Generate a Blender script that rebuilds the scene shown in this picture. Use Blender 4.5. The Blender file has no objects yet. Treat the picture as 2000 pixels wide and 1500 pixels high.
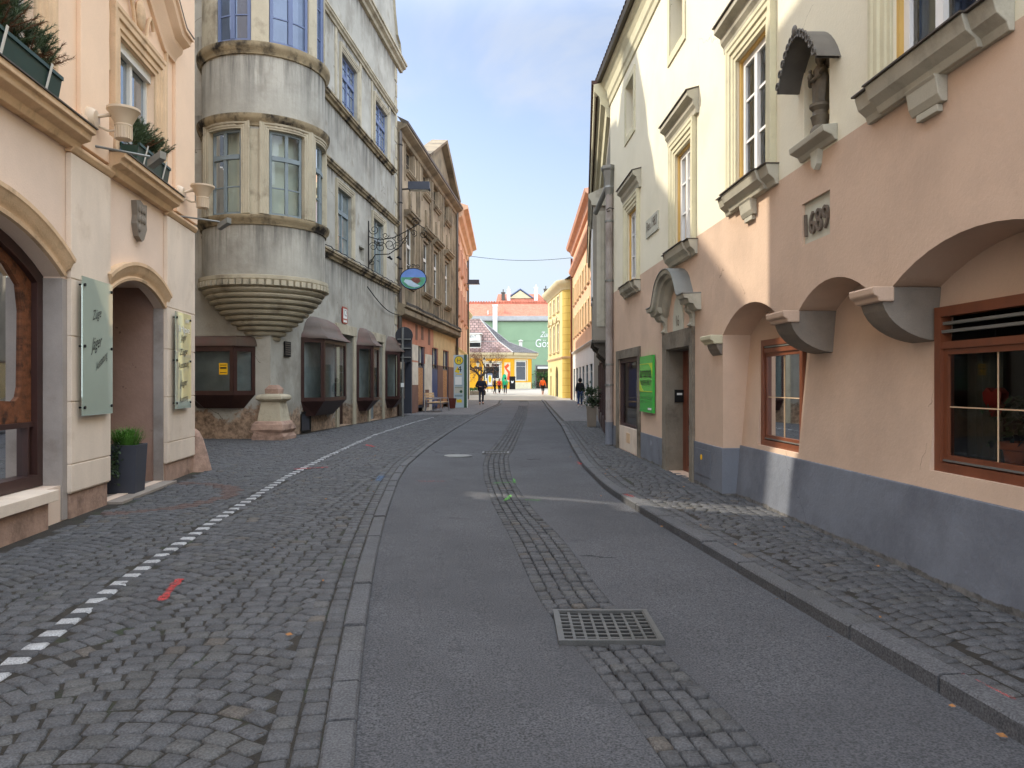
import bpy, bmesh, math, random
import numpy as np
from mathutils import Vector, Matrix
from mathutils.geometry import tessellate_polygon
random.seed(7); np.random.seed(7)
PI=math.pi; R_=math.radians
SC=bpy.context.scene; COL=SC.collection
S=0.82            # the street was measured with the eye at 1.65; real size is 0.82 of that
# ---------------------------------------------------------------- camera
cd=bpy.data.cameras.new('camera'); cam=bpy.data.objects.new('camera',cd); COL.objects.link(cam)
cam.location=(0,0,1.65); cam.rotation_euler=(R_(90),0,0)
cd.sensor_width=36; cd.lens=36*1450/2000; cd.clip_start=.05; cd.clip_end=4000
SC.camera=cam
# ---------------------------------------------------------------- light
EL=R_(42.5); SDX,SDY=-1.0,0.515            # towards the sun in plan
az=math.atan2(SDX,SDY)                      # from +Y, clockwise
sl=bpy.data.lights.new('sun','SUN'); sl.energy=SUN_E=2.95; sl.angle=R_(.6); sl.color=(1,.92,.79)
so=bpy.data.objects.new('sun',sl); COL.objects.link(so)
L=math.hypot(SDX,SDY); sv=Vector((SDX/L*math.cos(EL),SDY/L*math.cos(EL),math.sin(EL)))
so.rotation_euler=sv.to_track_quat('Z','Y').to_euler(); so.location=(-40,20,60)
W=bpy.data.worlds.new('World'); SC.world=W; W.use_nodes=True
nt=W.node_tree; nt.nodes.clear()
def N(t,k,**kw):
    n=t.nodes.new(k)
    for a,b in kw.items():
        if a in n.inputs.keys(): n.inputs[a].default_value=b
        else: setattr(n,a,b)
    return n
out=N(nt,'ShaderNodeOutputWorld'); bg=N(nt,'ShaderNodeBackground'); bg.inputs['Strength'].default_value=SKY=.12
sky=N(nt,'ShaderNodeTexSky',sky_type='NISHITA',sun_disc=False,sun_elevation=EL,sun_rotation=az,air_density=1.0,dust_density=.6,ozone_density=1.2)
tc=N(nt,'ShaderNodeTexCoord')
mp=N(nt,'ShaderNodeMapping'); mp.inputs['Scale'].default_value=(1.1,1.1,2.6); mp.inputs['Location'].default_value=(.35,.2,.1)
nz=N(nt,'ShaderNodeTexNoise',Scale=2.1,Detail=7,Roughness=.55,Distortion=.35)
nt.links.new(tc.outputs['Generated'],mp.inputs[0]); nt.links.new(mp.outputs[0],nz.inputs['Vector'])
# unseen fill light bank added overhead and behind, thin veil over the street's end
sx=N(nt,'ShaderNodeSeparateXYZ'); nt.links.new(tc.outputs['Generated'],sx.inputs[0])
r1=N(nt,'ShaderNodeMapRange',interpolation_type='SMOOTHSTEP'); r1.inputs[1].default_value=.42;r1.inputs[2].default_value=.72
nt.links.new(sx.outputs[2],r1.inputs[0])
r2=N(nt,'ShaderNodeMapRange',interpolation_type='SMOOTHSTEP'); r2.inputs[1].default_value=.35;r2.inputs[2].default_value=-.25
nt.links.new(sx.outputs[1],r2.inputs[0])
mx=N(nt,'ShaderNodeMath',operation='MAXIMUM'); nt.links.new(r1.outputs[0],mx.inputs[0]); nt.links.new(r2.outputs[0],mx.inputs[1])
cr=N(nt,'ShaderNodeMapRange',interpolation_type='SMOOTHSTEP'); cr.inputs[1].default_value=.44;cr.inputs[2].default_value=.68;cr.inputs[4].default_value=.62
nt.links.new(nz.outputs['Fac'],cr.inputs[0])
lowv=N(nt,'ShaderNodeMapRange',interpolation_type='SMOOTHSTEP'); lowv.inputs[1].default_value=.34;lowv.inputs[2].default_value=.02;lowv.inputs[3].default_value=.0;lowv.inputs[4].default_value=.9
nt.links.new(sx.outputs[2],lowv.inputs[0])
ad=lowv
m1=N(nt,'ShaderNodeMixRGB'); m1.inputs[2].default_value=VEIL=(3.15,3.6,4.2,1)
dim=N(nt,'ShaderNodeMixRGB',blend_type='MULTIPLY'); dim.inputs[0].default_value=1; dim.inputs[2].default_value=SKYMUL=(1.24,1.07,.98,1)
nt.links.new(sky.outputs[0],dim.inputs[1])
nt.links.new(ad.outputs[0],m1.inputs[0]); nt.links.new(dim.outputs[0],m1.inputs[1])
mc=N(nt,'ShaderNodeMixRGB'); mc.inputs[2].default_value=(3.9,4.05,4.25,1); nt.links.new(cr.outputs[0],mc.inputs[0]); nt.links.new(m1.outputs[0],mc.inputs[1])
m2=N(nt,'ShaderNodeMixRGB'); m2.inputs[2].default_value=FILL_BANK=(13.2,14.6,17.0,1)
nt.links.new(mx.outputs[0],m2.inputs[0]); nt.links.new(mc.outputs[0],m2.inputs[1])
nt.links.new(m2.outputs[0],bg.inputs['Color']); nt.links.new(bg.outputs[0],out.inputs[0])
vs=SC.view_settings; vs.view_transform='Standard'; vs.look='None'; vs.gamma=1; vs.exposure=EXPO=.84
SC.cycles.max_bounces=7; SC.cycles.diffuse_bounces=5; SC.cycles.use_adaptive_sampling=True; SC.cycles.adaptive_threshold=.02
SC.cycles.use_denoising=True
SC.cycles.transparent_max_bounces=12
# ---------------------------------------------------------------- helpers
def gz(Y):
    if Y<65: return 0.
    if Y<91: return .4*(Y-65)/26
    if Y<112: return .4+.55*(Y-91)/21
    return .95
def hx(h,k=1.):
    h=h.lstrip('#'); o=[]
    for i in (0,2,4):
        c=int(h[i:i+2],16)/255; o.append(k*(c/12.92 if c<=.04045 else ((c+.055)/1.055)**2.4))
    return (*o,1)
def mat(name,col,rough=.85,var=.12,scale=2.,bump=.0,bscale=40.,metal=0.,spec=.3,attr=None,ledges=None,fine=0.,tint=None,tscale=.6,tlo=.5,thi=.7,emit=0,low=None,stretch=1.,fscale=150,cracks=None,spots=None,alpha=0):
    """procedural material: colour with cloudy variation, speckle, drip streaks under given ledge heights, patches"""
    m=bpy.data.materials.new(name); m.use_nodes=True; t=m.node_tree; b=t.nodes['Principled BSDF']
    b.inputs['Roughness'].default_value=rough; b.inputs['Metallic'].default_value=metal; b.inputs['Specular IOR Level'].default_value=spec
    g=N(t,'ShaderNodeNewGeometry'); pos=g.outputs['Position']
    if stretch!=1.:
        mpp=N(t,'ShaderNodeMapping'); mpp.inputs['Scale'].default_value=(1,1,stretch); t.links.new(pos,mpp.inputs[0]); spos=mpp.outputs[0]
    else: spos=pos
    n1=N(t,'ShaderNodeTexNoise',Scale=scale,Detail=6,Roughness=.6); t.links.new(spos,n1.inputs['Vector'])
    c0=tuple(max(0,c*(1-var)) for c in col[:3])+(1,); c1=tuple(min(1,c*(1+var)) for c in col[:3])+(1,)
    mr=N(t,'ShaderNodeMapRange'); mr.inputs[1].default_value=.3; mr.inputs[2].default_value=.7; t.links.new(n1.outputs['Fac'],mr.inputs[0])
    mix=N(t,'ShaderNodeMixRGB'); mix.inputs[1].default_value=c0; mix.inputs[2].default_value=c1
    t.links.new(mr.outputs[0],mix.inputs[0]); cur=mix.outputs[0]
    def over(fac,color,bt='MIX'):
        nonlocal cur
        q=N(t,'ShaderNodeMixRGB',blend_type=bt); t.links.new(fac,q.inputs[0]); t.links.new(cur,q.inputs[1])
        if isinstance(color,tuple): q.inputs[2].default_value=color
        else: t.links.new(color,q.inputs[2])
        cur=q.outputs[0]
    if attr:
        a=N(t,'ShaderNodeAttribute',attribute_name=attr); q=N(t,'ShaderNodeMixRGB',blend_type='MULTIPLY'); q.inputs[0].default_value=1
        t.links.new(cur,q.inputs[1]); t.links.new(a.outputs['Color'],q.inputs[2]); cur=q.outputs[0]
    if fine:
        n2=N(t,'ShaderNodeTexNoise',Scale=fscale,Detail=2); t.links.new(pos,n2.inputs['Vector'])
        r=N(t,'ShaderNodeMapRange'); r.inputs[1].default_value=.3; r.inputs[2].default_value=.7; r.inputs[3].default_value=1-fine; r.inputs[4].default_value=1+fine
        t.links.new(n2.outputs['Fac'],r.inputs[0])
        q=N(t,'ShaderNodeMixRGB',blend_type='MULTIPLY'); q.inputs[0].default_value=1; t.links.new(cur,q.inputs[1]); t.links.new(r.outputs[0],q.inputs[2]); cur=q.outputs[0]
    if tint:
        n3=N(t,'ShaderNodeTexNoise',Scale=tscale,Detail=8,Roughness=.65); t.links.new(pos,n3.inputs['Vector'])
        r=N(t,'ShaderNodeMapRange'); r.inputs[1].default_value=tlo; r.inputs[2].default_value=thi; t.links.new(n3.outputs['Fac'],r.inputs[0])
        over(r.outputs[0],tint)
    if spots:
        sc_,lo_,hi_,cs=spots; n7=N(t,'ShaderNodeTexNoise',Scale=sc_,Detail=4,Roughness=.5); t.links.new(pos,n7.inputs['Vector'])
        r=N(t,'ShaderNodeMapRange'); r.inputs[1].default_value=lo_; r.inputs[2].default_value=hi_; r.inputs[4].default_value=.75; t.links.new(n7.outputs['Fac'],r.inputs[0]); over(r.outputs[0],cs)
    if cracks:
        sc_,wd_,thr_,cs=cracks; n8=N(t,'ShaderNodeTexNoise',Scale=1.6,Detail=5); t.links.new(pos,n8.inputs['Vector'])
        mm_=N(t,'ShaderNodeMixRGB',blend_type='LINEAR_LIGHT'); mm_.inputs[0].default_value=.35; t.links.new(pos,mm_.inputs[1]); t.links.new(n8.outputs['Color'],mm_.inputs[2])
        vo=N(t,'ShaderNodeTexVoronoi',feature='DISTANCE_TO_EDGE',Scale=sc_); t.links.new(mm_.outputs[0],vo.inputs['Vector'])
        lt=N(t,'ShaderNodeMath',operation='LESS_THAN'); lt.inputs[1].default_value=wd_; t.links.new(vo.outputs['Distance'],lt.inputs[0])
        n9=N(t,'ShaderNodeTexNoise',Scale=.45,Detail=3); t.links.new(pos,n9.inputs['Vector']); g9=N(t,'ShaderNodeMath',operation='GREATER_THAN'); g9.inputs[1].default_value=thr_; t.links.new(n9.outputs['Fac'],g9.inputs[0])
        ml=N(t,'ShaderNodeMath',operation='MULTIPLY'); t.links.new(lt.outputs[0],ml.inputs[0]); t.links.new(g9.outputs[0],ml.inputs[1]); over(ml.outputs[0],cs)
    if alpha:
        na=N(t,'ShaderNodeTexNoise',Scale=38,Detail=4,Roughness=.7); t.links.new(pos,na.inputs['Vector']); r=N(t,'ShaderNodeMapRange'); r.inputs[1].default_value=.5-alpha; r.inputs[2].default_value=.5+alpha*.8; r.inputs[4].default_value=.85; t.links.new(na.outputs['Fac'],r.inputs[0]); t.links.new(r.outputs[0],b.inputs['Alpha'])
    if ledges or low:
        sp=N(t,'ShaderNodeSeparateXYZ'); t.links.new(pos,sp.inputs[0])
        ms=N(t,'ShaderNodeMapping'); ms.inputs['Scale'].default_value=(3.2,3.2,.22); t.links.new(pos,ms.inputs[0])
        n4=N(t,'ShaderNodeTexNoise',Scale=1.6,Detail=6,Roughness=.7); t.links.new(ms.outputs[0],n4.inputs['Vector'])
        if ledges:
            prev=None
            for (zl,ln) in ledges:
                r=N(t,'ShaderNodeMapRange'); r.inputs[1].default_value=(zl-ln)*S; r.inputs[2].default_value=zl*S; t.links.new(sp.outputs[2],r.inputs[0])
                lt=N(t,'ShaderNodeMath',operation='LESS_THAN'); lt.inputs[1].default_value=zl*S+.02; t.links.new(sp.outputs[2],lt.inputs[0])
                mu=N(t,'ShaderNodeMath',operation='MULTIPLY'); t.links.new(r.outputs[0],mu.inputs[0]); t.links.new(lt.outputs[0],mu.inputs[1])
                if prev is None: prev=mu.outputs[0]
                else:
                    a=N(t,'ShaderNodeMath',operation='MAXIMUM'); t.links.new(prev,a.inputs[0]); t.links.new(mu.outputs[0],a.inputs[1]); prev=a.outputs[0]
            pw=N(t,'ShaderNodeMath',operation='POWER'); pw.inputs[1].default_value=1.3; t.links.new(prev,pw.inputs[0])
            rr=N(t,'ShaderNodeMapRange'); rr.inputs[1].default_value=.42; rr.inputs[2].default_value=.7; t.links.new(n4.outputs['Fac'],rr.inputs[0])
            mu=N(t,'ShaderNodeMath',operation='MULTIPLY',use_clamp=True); t.links.new(pw.outputs[0],mu.inputs[0]); t.links.new(rr.outputs[0],mu.inputs[1])
            over(mu.outputs[0],(.035,.032,.028,1))
        if low:
            zl,cl=low
            n5=N(t,'ShaderNodeTexNoise',Scale=1.3,Detail=9,Roughness=.72); t.links.new(pos,n5.inputs['Vector'])
            r=N(t,'ShaderNodeMapRange'); r.inputs[1].default_value=zl*S; r.inputs[2].default_value=0.; r.inputs[3].default_value=-.28; r.inputs[4].default_value=.3; t.links.new(sp.outputs[2],r.inputs[0])
            a=N(t,'ShaderNodeMath',operation='ADD'); t.links.new(r.outputs[0],a.inputs[0]); t.links.new(n5.outputs['Fac'],a.inputs[1])
            st=N(t,'ShaderNodeMapRange'); st.inputs[1].default_value=.56; st.inputs[2].default_value=.62; t.links.new(a.outputs[0],st.inputs[0])
            n6=N(t,'ShaderNodeTexNoise',Scale=7,Detail=7,Roughness=.7); t.links.new(pos,n6.inputs['Vector'])
            cr=N(t,'ShaderNodeValToRGB'); e=cr.color_ramp.elements; e[0].position=.36; e[0].color=tuple(c*.3 for c in cl[:3])+(1,); e[1].position=.62; e[1].color=cl
            t.links.new(n6.outputs['Fac'],cr.inputs[0]); over(st.outputs[0],cr.outputs[0])
    t.links.new(cur,b.inputs['Base Color'])
    if emit: b.inputs['Emission Color'].default_value=col; b.inputs['Emission Strength'].default_value=emit
    if bump:
        nb=N(t,'ShaderNodeTexNoise',Scale=bscale,Detail=5,Roughness=.6); t.links.new(pos,nb.inputs['Vector'])
        bp=N(t,'ShaderNodeBump',Strength=bump,Distance=.02); t.links.new(nb.outputs['Fac'],bp.inputs['Height']); t.links.new(bp.outputs[0],b.inputs['Normal'])
    return m
def pane_mat(name,col,rough=.03,wav=.12,spec=.6,var=.3,metal=0.):
    m=mat(name,col,rough=rough,var=var,scale=1.2,spec=spec,metal=metal); t=m.node_tree; b=t.nodes['Principled BSDF']
    g=N(t,'ShaderNodeNewGeometry'); nb=N(t,'ShaderNodeTexNoise',Scale=2.2,Detail=1); t.links.new(g.outputs['Position'],nb.inputs['Vector'])
    bp=N(t,'ShaderNodeBump',Strength=wav,Distance=.03); t.links.new(nb.outputs['Fac'],bp.inputs['Height']); t.links.new(bp.outputs[0],b.inputs['Normal'])
    return m
def glass_mat(name,tint=(.9,.95,.93,1),base=.06):
    m=bpy.data.materials.new(name); m.use_nodes=True; t=m.node_tree; t.nodes.clear()
    o=N(t,'ShaderNodeOutputMaterial'); tr=N(t,'ShaderNodeBsdfTransparent'); tr.inputs[0].default_value=tint
    gl=N(t,'ShaderNodeBsdfGlossy'); gl.inputs['Roughness'].default_value=.02
    fr=N(t,'ShaderNodeFresnel',IOR=1.5); ad=N(t,'ShaderNodeMath',operation='ADD',use_clamp=True); ad.inputs[1].default_value=base
    t.links.new(fr.outputs[0],ad.inputs[0]); mx=N(t,'ShaderNodeMixShader')
    t.links.new(ad.outputs[0],mx.inputs[0]); t.links.new(tr.outputs[0],mx.inputs[1]); t.links.new(gl.outputs[0],mx.inputs[2]); t.links.new(mx.outputs[0],o.inputs[0])
    return m
def brick_mat(name,c1,c2,mort,sx=.25,sz=.08,axis='xz',rough=.85,bump=.4,msize=.012,var=.2,off=.5):
    """courses of bricks, tiles or slates in object space"""
    m=bpy.data.materials.new(name); m.use_nodes=True; t=m.node_tree; b=t.nodes['Principled BSDF']; b.inputs['Roughness'].default_value=rough
    tc=N(t,'ShaderNodeTexCoord'); mp=N(t,'ShaderNodeMapping'); t.links.new(tc.outputs['Object'],mp.inputs[0])
    if axis=='xz': mp.inputs['Rotation'].default_value=(R_(90),0,0)
    if axis=='yz': mp.inputs['Rotation'].default_value=(R_(90),0,R_(90))
    br=N(t,'ShaderNodeTexBrick'); br.offset=off; br.inputs['Color1'].default_value=c1; br.inputs['Color2'].default_value=c2; br.inputs['Mortar'].default_value=mort
    br.inputs['Scale'].default_value=1; br.inputs['Brick Width'].default_value=sx; br.inputs['Row Height'].default_value=sz; br.inputs['Mortar Size'].default_value=msize
    t.links.new(mp.outputs[0],br.inputs[0])
    g=N(t,'ShaderNodeNewGeometry'); n=N(t,'ShaderNodeTexNoise',Scale=1.2,Detail=6); t.links.new(g.outputs['Position'],n.inputs['Vector'])
    r=N(t,'ShaderNodeMapRange'); r.inputs[1].default_value=.3; r.inputs[2].default_value=.7; r.inputs[3].default_value=1-var; r.inputs[4].default_value=1+var; t.links.new(n.outputs['Fac'],r.inputs[0])
    q=N(t,'ShaderNodeMixRGB',blend_type='MULTIPLY'); q.inputs[0].default_value=1; t.links.new(br.outputs[0],q.inputs[1]); t.links.new(r.outputs[0],q.inputs[2]); t.links.new(q.outputs[0],b.inputs['Base Color'])
    bp=N(t,'ShaderNodeBump',Strength=bump,Distance=.02,invert=True); t.links.new(br.outputs['Fac'],bp.inputs['Height']); t.links.new(bp.outputs[0],b.inputs['Normal'])
    return m
class MB:
    def __init__(s): s.v=[]; s.f=[]; s.m=[]; s.k=0
    def add(s,vs,fs):
        o=len(s.v); s.v+=[tuple(p) for p in vs]; s.f+=[tuple(i+o for i in f) for f in fs]; s.m+=[s.k]*len(fs); return s
    def quad(s,*p): return s.add(p,[tuple(range(len(p)))])
    def box(s,x0,x1,y0,y1,z0,z1,nx=1):
        vs=[];fs=[]
        for i in range(nx+1):
            x=x0+(x1-x0)*i/nx; vs+=[(x,y0,z0),(x,y1,z0),(x,y1,z1),(x,y0,z1)]
        for i in range(nx):
            a=4*i;b=a+4
            for j in range(4): k=(j+1)%4; fs.append((a+j,b+j,b+k,a+k))
        fs.append((0,1,2,3)); e=4*nx; fs.append((e+3,e+2,e+1,e)); return s.add(vs,fs)
    def ext(s,poly,fn,a,b):
        """solid of a 2-D polygon; fn(p,q,t) maps polygon coords and depth to 3-D"""
        n=len(poly); vs=[fn(p,q,a) for p,q in poly]+[fn(p,q,b) for p,q in poly]
        fs=[(i,(i+1)%n,n+(i+1)%n,n+i) for i in range(n)]
        tri=tessellate_polygon([[Vector((p,q,0)) for p,q in poly]])
        fs+=[tuple(t) for t in tri]+[tuple(n+i for i in reversed(t)) for t in tri]; return s.add(vs,fs)
    def mould(s,x0,x1,prof):          # prof: (protrusion, z) outline, extruded along x
        return s.ext(prof,lambda v,z,t:(t,-v,z),x0,x1)
    def plate(s,poly,y0,y1):          # (x,z) outline with thickness in y
        return s.ext(poly,lambda x,z,t:(x,t,z),y0,y1)
    def wall(s,outl,holes=(),y=0.,rev=.2,revs=None):
        rings=[outl]+list(holes); flat=[p for r in rings for p in r]
        tri=tessellate_polygon([[Vector((x,z,0)) for x,z in r] for r in rings])
        s.add([(x,y,z) for x,z in flat],[tuple(t) for t in tri])
        for i,h in enumerate(holes):
            d=revs[i] if revs else rev; n=len(h)
            s.add([(x,y,z) for x,z in h]+[(x,y+d,z) for x,z in h],[(j,(j+1)%n,n+(j+1)%n,n+j) for j in range(n)])
        return s
    def sweep(s,path,prof,closed=False):  # path in (x,z); prof (u,v): u to the left of travel, v out of the wall
        n=len(path); P=[Vector(p) for p in path]; rings=[]
        for i in range(n):
            a=P[i]-P[i-1] if (i or closed) else P[1]-P[0]; b=P[(i+1)%n]-P[i] if (i<n-1 or closed) else P[-1]-P[-2]
            a.normalize(); b.normalize(); na=Vector((-a.y,a.x)); nb=Vector((-b.y,b.x)); m=na+nb; m/=max(.35,m.dot(na))
            rings.append([(P[i].x+m.x*u,-v,P[i].y+m.y*u) for u,v in prof])
        k=len(prof); vs=[p for r in rings for p in r]; fs=[]
        for i in range(n if closed else n-1):
            a=i*k;b=((i+1)%n)*k
            for j in range(k): fs.append((a+j,b+j,b+(j+1)%k,a+(j+1)%k))
        if not closed: fs+=[tuple(range(k)),tuple(reversed(range((n-1)*k,n*k)))]
        return s.add(vs,fs)
    def tube(s,pts,r,n=8,closed=False):
        P=[Vector(p) for p in pts]; m=len(P); rr=r if isinstance(r,(list,tuple)) else [r]*m; vs=[];fs=[]; up=None
        for i in range(m):
            t=(P[(i+1)%m] if (i<m-1 or closed) else P[i])-(P[i-1] if (i>0 or closed) else P[i]); t.normalize()
            if up is None: up=Vector((0,0,1)) if abs(t.z)<.9 else Vector((1,0,0))
            a=t.cross(up); a.normalize(); up=a.cross(t); up.normalize()
            for j in range(n):
                w=2*PI*j/n; vs.append(P[i]+(a*math.cos(w)+up*math.sin(w))*rr[i])
        for i in range(m if closed else m-1):
            for j in range(n): fs.append((i*n+j,i*n+(j+1)%n,((i+1)%m)*n+(j+1)%n,((i+1)%m)*n+j))
        if not closed: fs+=[tuple(reversed(range(n))),tuple(range((m-1)*n,m*n))]
        return s.add(vs,fs)
    def lathe(s,prof,c=(0,0),n=24,a0=0,a1=2*PI,axis='z'):
        full=abs(a1-a0-2*PI)<1e-4; k=len(prof); m=n if full else n+1; vs=[];fs=[]
        for i in range(m):
            w=a0+(a1-a0)*i/n
            for r,z in prof: vs.append((c[0]+r*math.cos(w),c[1]+r*math.sin(w),z))
        for i in range(n):
            a=i*k;b=((i+1)%m)*k
            for j in range(k-1): fs.append((a+j,b+j,b+j+1,a+j+1))
        return s.add(vs,fs)
    def ball(s,c,r,n=8,sq=(1,1,1)):
        vs=[];fs=[]; m=n
        for i in range(m+1):
            p=PI*i/m
            for j in range(2*n):
                w=PI*j/n; vs.append((c[0]+r*sq[0]*math.sin(p)*math.cos(w),c[1]+r*sq[1]*math.sin(p)*math.sin(w),c[2]+r*sq[2]*math.cos(p)))
        for i in range(m):
            for j in range(2*n): fs.append((i*2*n+j,(i+1)*2*n+j,(i+1)*2*n+(j+1)%(2*n),i*2*n+(j+1)%(2*n)))
        return s.add(vs,fs)
    def xf(s,fn,a=0): s.v=s.v[:a]+[tuple(fn(*p)) for p in s.v[a:]]; return s
    def obj(s,name,m,par=None,smooth=False,loc=None):
        me=bpy.data.meshes.new(name); me.from_pydata(s.v,[],s.f); ms=m if isinstance(m,(list,tuple)) else [m]
        for q in ms: me.materials.append(q)
        if len(ms)>1: me.polygons.foreach_set('material_index',s.m)
        bm=bmesh.new(); bm.from_mesh(me); bmesh.ops.remove_doubles(bm,verts=bm.verts,dist=1e-5) if smooth else None
        bmesh.ops.recalc_face_normals(bm,faces=bm.faces) if smooth!='raw' else None; bm.to_mesh(me); bm.free()
        if smooth: me.polygons.foreach_set('use_smooth',[True]*len(me.polygons)); me.set_sharp_from_angle(angle=R_(40)) 
        me.update()
        o=bpy.data.objects.new(name,me); COL.objects.link(o); o.parent=par
        if loc: o.location=loc
        return o
def tag(o,label=None,cat=None,group=None,kind=None):
    for k,v in (('label',label),('category',cat),('group',group),('kind',kind)):
        if v: o[k]=v
    return o
def empty(name,loc=(0,0,0),rz=0,label=None,cat=None,group=None):
    o=bpy.data.objects.new(name,None); COL.objects.link(o); o.location=loc; o.rotation_euler=(0,0,rz); o.empty_display_size=.3
    return tag(o,label,cat,group)
class Fr:
    """frame of a facade: x along it (to the right for someone facing it), y into it, z up"""
    def __init__(s,P,d): L=math.hypot(*d); s.P=P; s.d=(d[0]/L,d[1]/L); s.rz=math.atan2(d[1],d[0])
    def w(s,x,y,z=0): return (s.P[0]+x*s.d[0]-y*s.d[1],s.P[1]+x*s.d[1]+y*s.d[0],z)
    def empty(s,name,label,cat,group=None): return empty(name,(s.P[0],s.P[1],0),s.rz,label,cat,group)
def on(F,name,x,y,z,label,cat,group=None): return empty(name,F.w(x,y,z),F.rz,label,cat,group)
def copy_tree(o,par=None):
    c=o.copy(); COL.objects.link(c); c.parent=par
    for ch in list(o.children): copy_tree(ch,c)
    return c
def arc(x0,x1,z0,rise,n=14,skip=0):
    c=(x1-x0)/2; r=(c*c+rise*rise)/(2*rise); a=math.asin(min(1,c/r))
    if rise>c: a=PI-a
    return [((x0+x1)/2+r*math.sin(-a+2*a*i/n),z0+rise-r+r*math.cos(-a+2*a*i/n)) for i in range(skip,n+1-skip)]
def rect(x0,x1,z0,z1): return [(x0,z0),(x1,z0),(x1,z1),(x0,z1)]
def archh(x0,x1,z0,zs,rise,n=14): return [(x0,z0),(x1,z0)]+list(reversed(arc(x0,x1,zs,rise,n)))
TXT={}
def text(s,font=None):
    if s in TXT: return TXT[s]
    cu=bpy.data.curves.new('t','FONT'); cu.body=s; cu.size=1; cu.align_x='CENTER'; cu.extrude=0; cu.resolution_u=3
    o=bpy.data.objects.new('t',cu); COL.objects.link(o); dg=bpy.context.evaluated_depsgraph_get(); me=bpy.data.meshes.new_from_object(o.evaluated_get(dg))
    vs=np.array([v.co[:2] for v in me.vertices]); fs=[tuple(p.vertices) for p in me.polygons]
    bpy.data.objects.remove(o); bpy.data.curves.remove(cu); bpy.data.meshes.remove(me); TXT[s]=(vs,fs); return TXT[s]
for s_ in ('aroma','TREFFPUNKT','Mo - Fr  9 - 12  14 - 18','Sa   9 - 12','1689','Ren.1983','16','12','H','4','G\u00f6sser','Zum','Z\u00fcge','J\u00e4ger','Ausstattung','nik','lrlpe','MOMENT'): text(s_)
def lettering(par,s,x,z,h,w=None,y=-.01,m=None,name='lettering',slant=0.,rot=0.,dep=.004):
    """raised letters on a face: centred at x, baseline z, letter height about h, squeezed to width w"""
    vs,fs=TXT[s]; k=h/.7; q=vs*k
    if w: q[:,0]*=w/(q[:,0].max()-q[:,0].min())
    q[:,0]-=(q[:,0].max()+q[:,0].min())/2; q[:,0]+=q[:,1]*slant
    c,sn=math.cos(rot),math.sin(rot); X=x+q[:,0]*c-q[:,1]*sn; Z=z+q[:,0]*sn+q[:,1]*c
    n=len(q); b=MB(); V=[(X[i],y,Z[i]) for i in range(n)]
    if dep>.005:
        # give the letters a thickness with side walls
        ed={}
        for f in fs:
            for i in range(len(f)):
                a,c2=f[i],f[(i+1)%len(f)]
                if (c2,a) in ed: del ed[(c2,a)]
                else: ed[(a,c2)]=1
        V+=[(X[i],y+dep,Z[i]) for i in range(n)]; b.add(V,list(fs)+[(a,n+a,n+c2,c2) for a,c2 in ed])
    else: b.add(V,fs)
    return b.obj(name,m,par)
# ---------------------------------------------------------------- materials
M={}
M['peach']=mat('peach plaster',hx('#e8c9aa'),var=.06,scale=1.2,bump=.12,bscale=60,fine=.05,tint=hx('#cfae92',.9),tlo=.55,thi=.95)
M['cream_l']=mat('pale rose plaster',hx('#dcc5b0'),var=.07,scale=1.,bump=.12,bscale=50,fine=.05,tint=hx('#bfa48c',.9),tlo=.55,thi=.95)
M['clad']=mat('limestone cladding',hx('#d8c7b3'),var=.1,scale=2,bump=.08,bscale=30,fine=.07,tint=hx('#ab937a'),tscale=1.6,tlo=.54,thi=.92,stretch=.4)
M['basestone']=mat('pink base stone',hx('#a08472'),var=.25,scale=5,bump=.5,bscale=25,fine=.12,tint=hx('#5d4a3f'),tscale=3,tlo=.5,thi=.75)
M['greystone']=mat('grey jamb stone',hx('#9a9189'),var=.15,scale=2,bump=.1,fine=.06,tint=hx('#6f6055'),tscale=1.4,tlo=.5,thi=.8)
M['travertine']=mat('brown travertine',hx('#a08272'),var=.15,scale=2,bump=.25,bscale=20,fine=.06,tint=hx('#3a2c26'),tscale=9,tlo=.66,thi=.72)
M['trim_l']=mat('moulded stucco',hx('#cfb08c'),var=.14,scale=3,bump=.15,bscale=40,fine=.07,tint=hx('#6d5b44'),tscale=2.5,tlo=.55,thi=.85)
M['tin']=mat('dark sheet metal',hx('#5a534b'),rough=.45,metal=.6,var=.15)
M['white']=mat('white paint',hx('#e4e3de'),rough=.4,var=.05,spec=.4)
M['creamwood']=mat('cream painted wood',hx('#d2cec3'),rough=.45,var=.06)
M['sky_pane']=pane_mat('window glass',hx('#9aa4ad'),wav=.05,spec=1.0,var=.1,metal=.7)
M['sky_tint_pane']=pane_mat('sky tinted window glass',hx('#596577'),wav=.08,spec=1.0,var=.2,metal=.4)  # blue grey tint puts the sky's reflection into the glass colour
M['dark_pane']=pane_mat('dark window glass',hx('#23282a'),wav=.10)
M['blind_pane']=pane_mat('window glass over a white blind',hx('#c4c8b8'),wav=.08,rough=.05,var=.12)
M['curtain_pane']=pane_mat('window glass over curtains',hx('#77807c'),wav=.1,var=.5)
M['glass']=glass_mat('clear glass',base=.02)
M['grey_plaster']=mat('weathered grey plaster',hx('#a8a497'),var=.2,scale=.9,bump=.3,bscale=18,fine=.07,tint=hx('#7c7567'),tscale=.8,tlo=.5,thi=.8,
    ledges=[(6.4,1.9),(9.8,.9),(12.2,2.2),(15.3,.8),(18.,1.2)],low=(2.1,hx('#b59a80')),spots=(1.5,.6,.72,hx('#8a8272')),cracks=(.4,.0025,.54,hx('#6d675b')))
M['oriel_trim']=mat('yellowed sandstone',hx('#b0a68e'),var=.18,scale=1.6,bump=.3,bscale=22,fine=.09,tint=hx('#665c4c'),tscale=1.5,tlo=.53,thi=.78,stretch=.5)
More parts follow.
